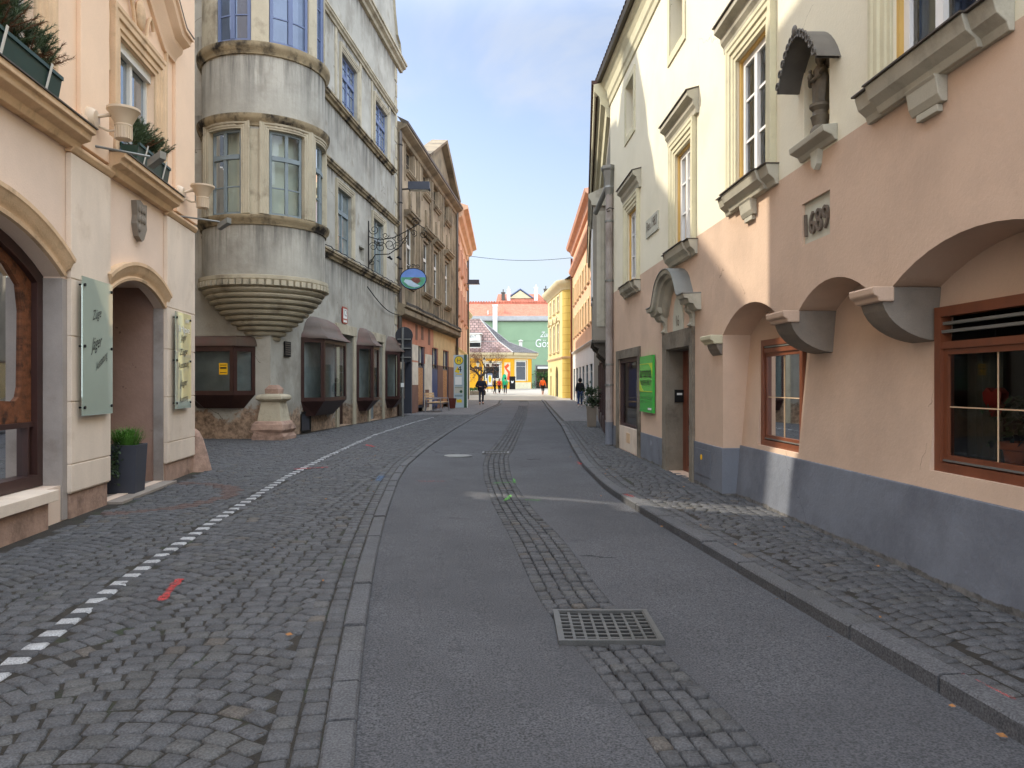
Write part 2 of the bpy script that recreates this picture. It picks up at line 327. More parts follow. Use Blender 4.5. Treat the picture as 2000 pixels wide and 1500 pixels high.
M['ledge_stone']=mat('blackened ledge stone',hx('#98896c'),var=.25,scale=2,bump=.35,bscale=25,fine=.08,tint=hx('#2d2822'),tscale=1.7,tlo=.47,thi=.62)
M['bluewood']=mat('blue grey window paint',hx('#66728f'),rough=.5,var=.1)
M['greywood']=mat('grey window paint',hx('#7b8688'),rough=.55,var=.12)
M['brownwood']=mat('dark brown shop timber',hx('#3c2621'),rough=.4,var=.2,scale=3,spec=.4)
M['copper']=mat('oxidised copper sheet',hx('#5a4d42'),rough=.7,metal=0.,var=.2,scale=1.5,tint=hx('#644a40'),tscale=1.2,tlo=.45,thi=.62,spec=.4)
M['door_brown']=mat('brown door wood',hx('#3b2a25'),rough=.5,var=.2,scale=3)
M['iron']=mat('black iron',hx('#22211f'),rough=.5,metal=.5,var=.2)
M['zinc']=mat('grey zinc',hx('#85857f'),rough=.5,metal=.5,var=.15)
M['tan_plaster']=mat('soot stained tan plaster',hx('#9c8b72'),var=.18,scale=1.2,bump=.2,fine=.06,tint=hx('#6b5942'),tscale=.7,tlo=.46,thi=.72,ledges=[(7.0,1.6),(13.3,1.0),(16.,1.5)])
M['tan_trim']=mat('weathered stucco moulding',hx('#8f7f66'),var=.2,scale=2,bump=.2,tint=hx('#4c4337'),tscale=1,tlo=.45,thi=.68)
M['tan_panel']=mat('grey brown render panel',hx('#857860'),var=.2,scale=2,tint=hx('#4d4639'),tlo=.45,thi=.7)
M['osb']=mat('chipboard sheet',hx('#bb8b60'),var=.35,scale=26,rough=.75,fine=.1,tint=hx('#8d5a30'),tscale=18,tlo=.5,thi=.6)
M['orange_pl']=mat('orange plaster',hx('#d6ad8c'),var=.1,scale=.8,bump=.1,tint=hx('#c99068'),tlo=.5,thi=.9)
M['orange_deep']=mat('deep orange plaster',hx('#c7967a'),var=.12,scale=1)
M['yellow_pl']=mat('cream yellow plaster',hx('#e2cd98'),var=.1,scale=1,tint=hx('#d9b36a'),tlo=.5,thi=.9)
M['mural_or']=mat('orange painted shopfront',hx('#c58b6f'),var=.15,scale=1.5,tint=hx('#b0674b'),tlo=.5,thi=.7)
M['mural_wh']=mat('white painted shopfront',hx('#d9cfbb'),var=.12,scale=2,tint=hx('#a99e8b'),tlo=.5,thi=.8)
M['mural_br']=mat('brown painted shopfront',hx('#7d5e50'),var=.15,scale=2)
M['mural_ye']=mat('sand painted shopfront',hx('#cdb283'),var=.12,scale=2)
M['blue_door']=mat('blue door paint',hx('#1f3570'),rough=.4,var=.15)
M['navy']=mat('navy frame paint',hx('#242a4a'),rough=.4,var=.15)
M['cream_r']=mat('cream plaster',hx('#e3dcc3'),var=.045,scale=.9,bump=.15,bscale=30,fine=.035,tint=hx('#cfc7a8'),tscale=.6,tlo=.5,thi=.9,cracks=(.5,.0014,.62,hx('#bdb598')))
M['pink_r']=mat('salmon plaster',hx('#ceb299'),var=.06,scale=.9,bump=.18,bscale=30,fine=.035,tint=hx('#b39a85'),tscale=.8,tlo=.45,thi=.78,cracks=(.5,.0016,.6,hx('#a38875')))
M['plinth']=mat('blue grey plinth paint',hx('#74787f'),var=.1,scale=1.5,bump=.3,bscale=22,fine=.07,tint=hx('#5b5d64'),tscale=1.3,tlo=.45,thi=.72,low=(.1,hx('#77746f')),spots=(4.5,.68,.74,hx('#8b8e97')),cracks=(.5,.0016,.6,hx('#5c5d64')))
M['soffit']=mat('warm grey corbel stone',hx('#857b6e'),var=.14,scale=2.5,bump=.3,bscale=24,fine=.06,tint=hx('#5b544b'),tlo=.5,thi=.8)
M['trim_r']=mat('grey stucco moulding',hx('#b3ae9c'),var=.12,scale=2,bump=.12,fine=.05,tint=hx('#6c675c'),tscale=1.6,tlo=.52,thi=.8)
M['trim_pale']=mat('pale stucco moulding',hx('#cfc8a8'),var=.1,scale=2,bump=.1,fine=.04,tint=hx('#98917a'),tscale=1.6,tlo=.55,thi=.85)
M['ochre']=mat('ochre window box frame',hx('#cda860'),rough=.5,var=.08)
M['brown_frame']=mat('stained window wood',hx('#74422a'),rough=.38,var=.22,scale=4,spec=.45,stretch=.3)
M['portal']=mat('dark portal stone',hx('#7e7566'),var=.2,scale=2,bump=.35,bscale=22,fine=.08,tint=hx('#463e33'),tscale=1.6,tlo=.48,thi=.72)
M['doorwood']=mat('reddish door wood',hx('#6e3c29'),rough=.4,var=.25,scale=3,stretch=.25,spec=.45)
M['tablet']=mat('pale tablet stone',hx('#bcbaa8'),var=.08,scale=4,bump=.1,fine=.04)
M['letter_stone']=mat('brown carved letters',hx('#6b5f52'),var=.15,scale=6)
M['black']=mat('black lettering',hx('#1c1c1a'),rough=.5,var=.1)
M['sign_green']=mat('green sign paint',hx('#3fae46'),rough=.25,var=.04,spec=.5)
M['sign_lime']=mat('lime sign paint',hx('#b4d430'),rough=.25,var=.04,spec=.5)
M['sign_mid']=mat('light green sign paint',hx('#5fc04c'),rough=.25,var=.04,spec=.5)
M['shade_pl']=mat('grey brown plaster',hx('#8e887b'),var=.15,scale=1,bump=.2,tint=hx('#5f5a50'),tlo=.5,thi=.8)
M['dark_stone']=mat('sooty corbel stone',hx('#5e584f'),var=.25,scale=3,bump=.5,bscale=12,tint=hx('#332f2a'),tlo=.45,thi=.65)
M['r3_orange']=mat('apricot plaster',hx('#deb18c'),var=.08,scale=.8)
M['r3_white']=mat('white plaster',hx('#dcd9d2'),var=.05,scale=.8)
M['r4_yellow']=mat('pale yellow plaster',hx('#cdbd86'),var=.07,scale=.9)
M['r4_quoin']=brick_mat('golden quoin blocks',hx('#c9ad58'),hx('#c2a44f'),hx('#a8842f'),sx=.55,sz=.62,axis='xz',bump=.3,msize=.02,var=.08,off=0.)
M['y1_yellow']=mat('bright yellow plaster',hx('#d99f22'),var=.06,scale=.8)
M['y1_cream']=mat('cream stucco',hx('#cfc19c'),var=.06)
M['g1_green']=mat('leaf green plaster',hx('#8ca583'),var=.06,scale=.5)
M['rooftile']=brick_mat('orange roof tiles',hx('#c27459'),hx('#b3664b'),hx('#85503f'),sx=.22,sz=.3,axis='xy',var=.12,msize=.02)
M['slate_brown']=brick_mat('brown roof shingles',hx('#9a7e74'),hx('#7b6159'),hx('#54443f'),sx=.5,sz=.42,axis='xy',var=.25,msize=.05)
M['slate_shaded']=brick_mat('roof shingles in shade',hx('#5b5857'),hx('#4b4847'),hx('#343231'),sx=.5,sz=.42,axis='xy',var=.15,msize=.04)  # same shingles, with the shade of the right slope put into the colour
M['darktile']=mat('dark roof tiles',hx('#4f3b33'),var=.3,scale=6,bump=.6,bscale=8)
M['zincroof']=mat('grey sheet roofing',hx('#8b8a86'),rough=.5,metal=.3,var=.12)
M['interior']=mat('dim room',hx('#2c2622'),var=.25,scale=.8)
M['interior_d']=mat('dark room',hx('#141312'),var=.2)
M['curtain']=mat('pale curtain',hx('#a9ada6'),var=.2,scale=5,stretch=.1)
M['whiteblind']=mat('white blind',hx('#dcdfd0'),var=.05)
M['greenbox']=mat('dark green plastic',hx('#1e3a30'),rough=.4,var=.15,spec=.4)
M['beige_metal']=mat('cream enamelled metal',hx('#cbb69a'),rough=.4,var=.06,spec=.4)
M['needle']=mat('conifer needles',hx('#49583a'),var=.45,scale=9,rough=.7)
M['needle_dry']=mat('browned conifer needles',hx('#6a4a30'),var=.35,scale=9,rough=.8)
M['leaf']=mat('green leaves',hx('#3c5a26'),var=.45,scale=9,rough=.6)
M['leaf_dark']=mat('dark evergreen leaves',hx('#33432a'),var=.45,scale=9,rough=.55)
M['grass']=mat('grass blades',hx('#4f7a2e'),var=.4,scale=12,rough=.7)
M['bark']=mat('tree bark',hx('#3d322a'),var=.3,scale=5,bump=.5)
M['twig']=mat('bare twigs',hx('#6b4a36'),var=.3,scale=5)
M['terracotta']=mat('terracotta',hx('#a9603f'),var=.15,scale=4)
M['planter']=mat('anthracite planter',hx('#3f4148'),rough=.55,var=.12)
M['soil']=mat('soil',hx('#3a2c22'),var=.4,scale=20)
M['red']=mat('red felt',hx('#8a2a26'),var=.15)
M['asphalt']=mat('worn asphalt',hx('#535355'),var=.14,scale=.9,bump=.6,bscale=100,fine=.6,fscale=105,tint=hx('#474749'),tscale=.35,tlo=.45,thi=.75,spots=(1.7,.66,.74,hx('#3c3c3e')),cracks=(.28,.0025,.6,hx('#2a2a2b')),rough=.9,spec=.25)
M['cobble']=mat('granite setts',(.78,.78,.79,1),var=.18,scale=7,bump=.35,bscale=55,fine=.4,fscale=110,attr='tone',rough=.8,spec=.3)
M['joint']=mat('sandy joints',hx('#2f2b25'),var=.35,scale=5,bump=.5,bscale=60,fine=.3,tint=hx('#33402a'),tscale=2.,tlo=.55,thi=.7)
M['kerb']=mat('kerb granite',(.8,.8,.82,1),var=.14,scale=4,bump=.35,bscale=70,fine=.45,fscale=100,attr='tone',rough=.8,spec=.3)
M['paving']=mat('pale square paving',hx('#938d82'),var=.12,scale=.7,fine=.1)
M['farcob']=brick_mat('setts further off',hx('#6d6b6a'),hx('#605e5d'),hx('#383531'),sx=.16,sz=.14,axis='xy',bump=.5,msize=.012,var=.2)
M['slab']=mat('stone threshold slab',hx('#8d8378'),var=.18,scale=3,bump=.2,fine=.1)
M['whitestone']=mat('white marker stone',hx('#dcdbd6'),var=.08,scale=8,fine=.1)
M['spray_red']=mat('red spray paint',hx('#c4403c'),var=.25,scale=18,rough=.9,alpha=.2)
M['spray_green']=mat('green spray paint',hx('#62a84c'),var=.25,scale=18,rough=.9,alpha=.2)
M['spray_blue']=mat('blue spray paint',hx('#56718f'),var=.25,scale=18,rough=.9,alpha=.16)
M['castiron']=mat('worn cast iron',hx('#5f5e5b'),rough=.5,metal=.6,var=.2,scale=6,fine=.15)
M['pit']=mat('drain shaft',hx('#040404'),var=.2)
M['skin']=mat('skin',hx('#b5826a'),var=.06,rough=.6)
M['hair']=mat('dark hair',hx('#231a16'),var=.2)
M['navyjacket']=mat('navy jacket',hx('#1d2230'),var=.2,scale=6)
M['blackcloth']=mat('black cloth',hx('#17171a'),var=.2,scale=6)
M['denim']=mat('blue jeans',hx('#2f4066'),var=.2,scale=6)
M['denim_d']=mat('dark jeans',hx('#2c313e'),var=.2,scale=6)
M['redjacket']=mat('red jacket',hx('#c8362f'),var=.15,scale=6)
M['tealtop']=mat('green top',hx('#2bb07c'),var=.15,scale=6)
M['orangevest']=mat('orange top',hx('#ee6a2a'),var=.12,scale=6)
M['shoe']=mat('white trainers',hx('#cfcbc4'),var=.1)
M['benchwood']=mat('pale bench slats',hx('#c2a27a'),var=.15,scale=4,stretch=.3)
M['alu']=mat('grey painted steel',hx('#86868a'),rough=.4,metal=.4,var=.08)
M['binwood']=mat('red brown slats',hx('#5a2d24'),var=.2,scale=5)
M['signback']=mat('dark grey sign back',hx('#3a3a3d'),rough=.5,metal=.3,var=.1)
M['pylon']=mat('pale blue grey panel',hx('#a9b7ba'),rough=.3,var=.04)
M['pylon_dark']=mat('green pylon edge',hx('#33543a'),rough=.4,var=.08)
M['hyellow']=mat('yellow sign face',hx('#d9bb1d'),rough=.3,var=.05)
M['paper']=mat('white notice paper',hx('#dfe0d8'),var=.06)
M['paperyellow']=mat('yellow notice',hx('#e9b41f'),var=.06)
M['lampglow']=mat('lit lamp glass',(1,.78,.25,1),emit=6.0)
M['lampwhite']=mat('frosted lamp glass',hx('#d9d6cb'),rough=.3,var=.05)
M['barkwood']=mat('rough edged larch board',hx('#6b4128'),var=.45,scale=7,rough=.7,stretch=2.5,bump=.6,bscale=14,tint=hx('#2c1a10'),tscale=5,tlo=.5,thi=.64)
M['bronze']=mat('dark weathered bronze',hx('#6a6152'),rough=.6,metal=.2,var=.3,scale=9,bump=.3,bscale=40)
M['paint_sky']=mat('painted sky',hx('#6f8cc4'),var=.15,scale=3)
M['paint_field']=mat('painted fields',hx('#5d9a78'),var=.3,scale=5)
M['paint_roof']=mat('painted roofs',hx('#7a4c44'),var=.35,scale=8)
M['paint_river']=mat('painted river',hx('#b7c7d2'),var=.12,scale=5)
M['mirror_glass']=pane_mat('green tinted sign glass',hx('#b9c6b6'),wav=.01,rough=.02,spec=1.0,var=.05); M['mirror_glass'].node_tree.nodes['Principled BSDF'].inputs['Metallic'].default_value=.35
M['oriel_plaster']=mat('weathered oriel plaster',hx('#a8a497'),var=.2,scale=.9,bump=.3,bscale=18,fine=.07,tint=hx('#7c7567'),tscale=.8,tlo=.5,thi=.8,ledges=[(6.2,1.7),(11.05,1.9)])
M['poster_red']=mat('poster red',hx('#d8542c'),var=.3,scale=3)
M['display']=mat('pale shop display lining',hx('#b9ad98'),var=.2,scale=1)
M['leadgrey']=mat('old lead sheet',hx('#6b665e'),rough=.6,metal=.15,var=.2,scale=4,tint=hx('#4c4842'),tlo=.45,thi=.7)
M['truck']=mat('dark machine paint',hx('#2a2c33'),var=.3,scale=3)
# ---------------------------------------------------------------- ground
F=1450.
def gp(px,py,dz=0.):           # point of the (rising) ground seen at a picture point
    Y=10.
    for _ in range(120): Y=.5*Y+.5*F*(1.65-gz(Y)-dz)/(py-750)
    return ((px-1000)/F*Y,Y)
lk=[gp(*p) for p in ((690,1500),(700,1350),(716,1200),(735,1080),(755,1000),(778,935),(797,905),(840,869),(880,842),(920,818),(955,800),(978,789))]
rk=[gp(*p) for p in ((2000,1420),(1860,1330),(1690,1240),(1540,1160),(1440,1095),(1340,1035),(1235,985),(1180,950),(1130,905),(1104,870),(1090,830),(1076,797),(1062,785))]
c0=[gp(*p,-.09) for p in ((1305,1500),(1200,1350),(1125,1260),(1082,1195),(1000,1055),(961,987),(940,939),(936,906),(945,883),(964,858),(1000,819),(1018,798),(1014,786))]
c1=[gp(*p,-.09) for p in ((1530,1500),(1380,1350),(1290,1260),(1220,1195),(1090,1050),(1054,1008),(1018,966),(994,930),(985,891),(991,883),(1012,846),(1027,816),(1036,797),(1032,786))]
def curve(pts):
    ys=np.array([p[1] for p in pts]); xs=np.array([p[0] for p in pts]); o=np.argsort(ys); ys=ys[o]; xs=xs[o]
    n=len(xs)
    for _ in range(2):
        xs[1:-1]=.25*xs[:-2]+.5*xs[1:-1]+.25*xs[2:] if n>12 else xs[1:-1]
    sl0=(xs[1]-xs[0])/(ys[1]-ys[0])
    def f(Y):
        Y=np.asarray(Y,float); return np.where(Y<ys[0],xs[0]+(Y-ys[0])*sl0,np.interp(Y,ys,xs))
    g=np.linspace(-4,ys[-1]+2,600); v=f(g); k=np.ones(13)/13; w=np.convolve(np.pad(v,6,'edge'),k,'valid'); w[:6]=v[:6]; w[-6:]=v[-6:]
    return lambda Y: np.interp(Y,g,w)
xl,xr,xc0,xc1=curve(lk),curve(rk),curve(c0),curve(c1)
def xw_l(Y): return np.where(Y<14.05,-4.414-.117*Y,np.where(Y<22.4,-12.4,-9.2+.085*Y))      # building line, left
def xw_r(Y): return np.where(Y<11.03,3.626-.045*Y+.24,np.where(Y<20.5,3.626-.045*Y,2.72+.0957*(Y-20.5)))
YEND=72.
b=MB(); g=[-60,0,30,60,65,70,78,84,91,98,105,112,200,900]; xs=[-900,-60,-20,0,20,60,900]
b.add([(x,y,gz(y)-.16) for y in g for x in xs],[(i*7+j,i*7+j+1,i*7+j+8,i*7+j+7) for i in range(len(g)-1) for j in range(6)]); tag(b.obj('ground',M['joint']),kind='structure')
# carriageway, falling to the gutter in the middle
Ys=np.concatenate([np.linspace(-4,20,90),np.linspace(20.5,YEND,90)]); b=MB(); vs=[]
def zc(Y): return gz(Y)
for y in Ys:
    a,c,d,e=float(xl(y)),float(xc0(y)),float(xc1(y)),float(xr(y)); 
    for x,z in ((a-.05,-.035),(a+.6*(c-a),-.075),(c-.005,-.092),(c+.03,-.13),(d-.03,-.13),(d+.005,-.092),(d+.4*(e-d),-.085),(e+.05,-.09)): vs.append((x,y,zc(y)+z))
b.add(vs,[(i*8+j,i*8+j+1,i*8+j+9,i*8+j+8) for i in range(len(Ys)-1) for j in range(7)]); road=tag(b.obj('road',M['asphalt'],smooth='raw'),kind='structure')
b=MB(); g=np.linspace(YEND-.2,118,24)
b.add([(x,y,gz(y)-.03) for y in g for x in (-40,-12,0,12,40)],[(i*5+j,i*5+j+1,i*5+j+6,i*5+j+5) for i in range(23) for j in range(4)]); tag(b.obj('square',M['paving'],smooth='raw'),kind='structure')
# pavements: bed plus individual setts
def bed(name,fa,fb,za,zb,y0,y1,m,n=120,k=2):
    b=MB(); g=np.linspace(y0,y1,n); vs=[]
    for y in g:
        A,B=float(fa(y)),float(fb(y))
        for j in range(k): t=j/(k-1); vs.append((A+(B-A)*t,y,gz(y)+za+(zb-za)*t))
    b.add(vs,[(i*k+j,i*k+j+1,i*k+j+k+1,i*k+j+k) for i in range(n-1) for j in range(k-1)]); return tag(b.obj(name,m,smooth='raw'),kind='structure')
pav_l=bed('pavement',lambda y:-40.,lambda y:xl(y)-.05,-.014,-.014,-4,YEND,M['joint'])
pav_r=bed('pavement',lambda y:xr(y)+.05,lambda y:12.,-.012,-.012,-4,YEND,M['joint'])
def far_setts(name,fa,fb,y0,y1,par):
    o=bed(name,fa,fb,-.006,-.006,y0,y1,M['farcob'],40); del o['kind']; o.parent=par; return o
far_setts('setts',lambda y:-14.,lambda y:xl(y)-.3,40,YEND,pav_l); far_setts('setts',lambda y:xr(y)+.3,lambda y:10.,33,YEND,pav_r)
far_setts('setts',lambda y:-40.,lambda y:-12.3,10,26,pav_l)
def setts(name,L,par,m,zf,kind=None):
    """L rows: x,y,angle,w,l,dz,tone(r,g,b) -> one mesh of worn, domed stones"""
    L=np.array(L); n=len(L)
    ring=np.array([(-.5,-.5),(.5,-.5),(.5,.5),(-.5,.5)])
    T=np.concatenate([ring,ring*.95,ring*.8]); Z=np.array([-.035]*4+[-.011]*4+[0.]*4)
    J=np.random.uniform(-.035,.035,(n,4,2)); J=np.concatenate([J,J,J],axis=1)
    P=(T[None]+J)*L[:,None,3:5]
    c,s=np.cos(L[:,2])[:,None],np.sin(L[:,2])[:,None]
    X=L[:,0][:,None]+P[...,0]*c-P[...,1]*s; Y=L[:,1][:,None]+P[...,0]*s+P[...,1]*c
    tilt=np.random.normal(0,.022,(n,2))
    Zs=Z[None]*np.minimum(1,L[:,4]/.11)[:,None]+L[:,5][:,None]+tilt[:,:1]*P[...,0]+tilt[:,1:]*P[...,1]+zf(L[:,0],L[:,1])[:,None]
    V=np.stack([X,Y,Zs],-1).reshape(-1,3)
    q=[]
    for a in (0,4):
        for j in range(4): q.append((a+j,a+(j+1)%4,a+4+(j+1)%4,a+4+j))
    q.append((8,9,10,11)); q=np.array(q); Fc=(q[None]+12*np.arange(n)[:,None,None]).reshape(-1,4)
    me=bpy.data.meshes.new(name); me.vertices.add(len(V)); me.vertices.foreach_set('co',V.ravel()); me.loops.add(Fc.size); me.loops.foreach_set('vertex_index',Fc.ravel())
    me.polygons.add(len(Fc)); me.polygons.foreach_set('loop_start',np.arange(0,Fc.size,4)); me.update(calc_edges=True)
    at=me.color_attributes.new('tone','FLOAT_COLOR','POINT'); C=np.repeat(np.concatenate([L[:,6:9],np.ones((n,1))],1),12,0); at.data.foreach_set('color',C.ravel())
    me.materials.append(m); o=bpy.data.objects.new(name,me); COL.objects.link(o); o.parent=par
    if kind: o['kind']=kind
    return o
def tone(k=1.):
    v=.1*k*np.random.uniform(.84,1.16); h=np.random.rand()
    if h<.015: return (v*1.2,v*1.06,v*.9)
    if h<.2: return (v*1.02,v*1.0,v*.95)
    return (v*1.0,v*.995,v*1.0)
flat=lambda x,y: np.vectorize(gz)(y)*1.
ring_c=(-5.75,10.9)
def fan(inside,x0,x1,y0,y1,W,p,A,ux=0.,skew=lambda x,y:0.):
    out=[]; n0=int((x0-ux)/W)-2; n1=int((x1-ux)/W)+2
    for c in range(n0,n1):
        uc=ux+(c+.5)*W
        k=0; y=y0-1
        while y<y1+1:
            off=(c%2)*.5*p+np.random.uniform(-.006,.006)
            u=-W/2+.01
            while u<W/2-.02:
                w=p*np.random.uniform(.92,1.28); um=u+w/2; r=W*.78
                if abs(um)>W/2+.02: break
                yy=y+off+math.sqrt(r*r-um*um)-r; th=-math.asin(um/r)
                w2=w
                X=uc+um; Y=yy
                if inside(X,Y):
                    t=tone(); d=math.hypot((X-ring_c[0])*1.,Y-ring_c[1])
                    if 1.42<d<1.66 and X<-4.: t=(.125,.085,.072)
                    out.append((X,Y,th+np.random.normal(0,.025),w2/math.cos(th)*.55+w2*.45-.008,p*(.22+.78*math.cos(th))-.009,np.random.normal(0,.003),*t))
                u+=w
            y+=p*1.03
    return out
KW=.15
inl=lambda x,y: (x<float(xl(y))-KW-.26) and (x>float(xw_l(np.array(y)))+.28) and 1.9<y<40.2 and x>-12.3 and abs(x-wl(y))>.085
def wl(Y):
    return float(np.interp(Y,[3,4.35,5.89,7.25,9.2,13.3,17.1,24,32,37],[-2.76,-2.95,-3.22,-3.4,-3.62,-4.03,-4.24,-4.47,-4.25,-3.9]))
print('setts...')
Lf=fan(inl,-12.3,3,1.9,40.5,1.5,.13,.3,ux=.4)
# two straight courses along the kerb
def course(f,off,y0,y1,w,l,z=0.,inside=None,k=1.):
    out=[]; y=y0
    while y<y1:
        ll=l*np.random.uniform(.85,1.25); ym=y+ll/2; sl_=(float(f(ym+.1))-float(f(ym-.1)))/.2
        x=float(f(ym))+off; out.append((x,ym,-math.atan(sl_),w-.012,ll-.012,np.random.normal(0,.0025)+z,*tone(k))); y+=ll*math.cos(math.atan(sl_))
    return out
for j in (0,1): Lf+=course(xl,-KW-.07-.135*j,1.9,40,.135,.16)
setts('setts',Lf,pav_l,M['cobble'],flat)
Lr=fan(lambda x,y:(x>float(xr(y))+.17+.03+.26) and x<float(xw_r(np.array(y)))+.05 and 2.5<y<33.2,-1,6,2.5,33.5,1.25,.125,.3,ux=.2)
for j in (0,1): Lr+=course(xr,.17+.07+.135*j,2.5,33,.13,.15)
setts('setts',Lr,pav_r,M['cobble'],flat)
# the sett gutter in the middle of the road
Lg=[]; y=1.9; ncol=5
while y<60:
    p=.125*np.random.uniform(.85,1.2); a,c=float(xc0(y)),float(xc1(y)); sl_=(float(xc0(y+.1)+xc1(y+.1))-float(xc0(y-.1)+xc1(y-.1)))/.4; w=(c-a)/ncol
    if not 4.95<y<5.63:
        for j in range(ncol):
            Lg.append((a+(j+.5)*w,y+np.random.uniform(-.02,.02)-(j-2)*w*sl_*.9,-math.atan(sl_)*.9,w*math.cos(math.atan(sl_))*1.02-.008,p-.008,-.088+np.random.normal(0,.004),*tone(.9)))
    y+=p*1.03
gut=setts('gutter',Lg,None,M['cobble'],flat,'structure')
# kerb stones
def kerbs(f,off0,off1,ztop,zb,l,y0,y1):
    b=MB(); tn=[]; y=y0
    def V(y,o): 
        s_=(float(f(y+.1))-float(f(y-.1)))/.2; q=math.sqrt(1+s_*s_); return (float(f(y))+o/q*1.,y-o*s_/q*1.)
    while y<y1:
        ll=l*random.uniform(.75,1.15); e=y+ll-.022; dz=random.uniform(-.01,.008); t=tuple(.5*q+.5*.118 for q in tone(1.06)); c=.014
        ch=lambda a,o,z:(*V(a,o),gz(a)+z)
        n0=len(b.v); seg=3; lo,hi=min(off0,off1),max(off0,off1)
        for i in range(seg+1):
            a=y+(e-y)*i/seg
            for o,z in ((lo,zb),(lo,ztop-c),(lo+c,ztop),(hi-c,ztop),(hi,ztop-c),(hi,zb)): b.v.append(ch(a,o,z+dz))
        for i in range(seg):
            for j in range(5): b.f.append((n0+i*6+j,n0+i*6+j+1,n0+i*6+j+7,n0+i*6+j+6)); b.m.append(0)
        b.f+=[tuple(n0+j for j in range(6)),tuple(n0+seg*6+j for j in reversed(range(6)))]; b.m+=[0,0]
        tn+=[t]*(6*(seg+1)); y+=ll
    o=b.obj('kerb',M['kerb'],smooth='raw'); at=o.data.color_attributes.new('tone','FLOAT_COLOR','POINT')
    at.data.foreach_set('color',np.concatenate([np.array(tn),np.ones((len(tn),1))],1).ravel()); return tag(o,kind='structure')
kerbs(xl,-KW,.0,.004,-.12,.62,1.9,YEND); kerbs(xr,0.,.17,.012,-.14,.95,2.4,YEND)
# line of white marker stones let into the left pavement
mk=[]; y=1.95; i=0; stn=[]
while y<37.:
    s_=(wl(y+.1)-wl(y-.1))/.2; q=math.sqrt(1+s_*s_); st=.125+.004*max(0,y-6)
    (mk if i%2==0 else stn).append((wl(y),y,-math.atan(s_),.138,st-.012,.002,*((.44,.44,.43) if i%2==0 else tone(.8)))); y+=st/q; i+=1
mm=M['cobble']
setts('marker_line',mk+stn,pav_l,mm,flat)
def spray(par,pts,w,m,z=.006):
    """ragged paint stroke following picture points on the ground"""
    b=MB(); P=[gp(*p) for p in pts]; Q=[]
    for i in range(len(P)-1):
        for k in range(8): t=k/8; Q.append((P[i][0]+(P[i+1][0]-P[i][0])*t,P[i][1]+(P[i+1][1]-P[i][1])*t))
    Q.append(P[-1]); vs=[]
    for i,(x,y) in enumerate(Q):
        a=Q[min(i+1,len(Q)-1)]; c=Q[max(i-1,0)]; d=Vector((a[0]-c[0],a[1]-c[1])); d.normalize(); ww=w*random.uniform(.55,1.2)
        vs+=[(x-d.y*ww,y+d.x*ww,gz(y)+z),(x+d.y*ww,y-d.x*ww,gz(y)+z)]
    b.add(vs,[(2*i,2*i+1,2*i+3,2*i+2) for i in range(len(Q)-1)]); return b.obj('paint_mark',m,par,smooth='raw')
for p,w in ((((315,1175),(335,1150),(352,1132)),.035),(((1810,1282),(1890,1325),(1980,1370)),.016),(((575,917),(640,913)),.05),(((715,869),(730,873)),.06),(((1213,964),(1238,972)),.03),(((1128,903),(1136,908)),.03)):
    spray(pav_r if p[0][0]>1100 else pav_l,p,w,M['spray_red'],.012 if p[0][0]>1100 else .009)
spray(road,((790,934),(870,934)),.022,M['spray_red'],-.05); spray(road,((985,968),(993,962),(998,957)),.03,M['spray_green'],-.075); spray(road,((1018,965),(1055,966)),.03,M['spray_green'],-.084)
spray(road,((960,935),(1003,933)),.03,M['spray_green'],-.075); spray(road,((1003,926),(1006,934)),.02,M['spray_green'],-.08)
spray(pav_l,((738,940),(746,930)),.06,M['spray_blue'],.009)
random.seed(31); b=MB()
for i in range(70):
    y=2.6+random.random()**1.6*16; side=random.random(); x=float(xr(y))+random.choice((-.06,-.1,.3,1.2))+random.gauss(0,.05) if side<.5 else (float(xl(y))+random.choice((.08,.14,-1.,-.4))+random.gauss(0,.08)); w_=random.uniform(0,6.3); l_=random.uniform(.014,.03); zz=(-.07 if float(xl(y))<x<float(xr(y)) else .012)
    c_,s_=math.cos(w_),math.sin(w_); b.add([(x+l_*c_,y+l_*s_,zz+.004),(x-l_*.5*s_,y+l_*.5*c_,zz+.012),(x-l_*c_,y-l_*s_,zz+.003),(x+l_*.5*s_,y-l_*.5*c_,zz)],[(0,1,2,3)])
tag(b.obj('leaf_litter',mat('dry leaves',hx('#8a6038'),var=.4,scale=30),smooth='raw'),kind='stuff')
# gully grate and its frame, small far drain, manhole
def grate(name,x0,x1,y0,y1,z,nx,ny,label):
    t=empty(name,((x0+x1)/2,(y0+y1)/2,z),0,label,'drain grate'); hw=(x1-x0)/2; hd=(y1-y0)/2; f=.035
    b=MB(); b.box(-hw-f,-hw,-hd-f,hd+f,-.05,.004).box(hw,hw+f,-hd-f,hd+f,-.05,.004).box(-hw,hw,-hd-f,-hd,-.05,.004).box(-hw,hw,hd,hd+f,-.05,.004); b.obj('frame',M['castiron'],t)
    b=MB(); q=2*hw/nx; sag=lambda x:-.014*(1-(x/hw)**2)
    for i in range(nx+1): x=-hw+i*q; b.box(max(-hw,x-q*.12),min(hw,x+q*.12),-hd+.004,hd-.004,-.014+sag(x),.0+sag(x))
    q2=2*hd/ny
    for j in range(ny+1):
        y=-hd+j*q2
        for i in range(nx): xa=-hw+i*q+q*.12; xb=-hw+(i+1)*q-q*.12; sg=sag((xa+xb)/2); b.box(xa,xb,max(-hd+.004,y-q2*.13),min(hd-.004,y+q2*.13),-.014+sg,-.001+sg)
    b.obj('bars',M['castiron'],t); b=MB(); b.quad((-hw,-hd,-.022),(hw,-hd,-.022),(hw,hd,-.022),(-hw,hd,-.022)); b.obj('shaft',M['pit'],t)  # flat black sheet close under the bars, colour in place of shaft shade
    return t
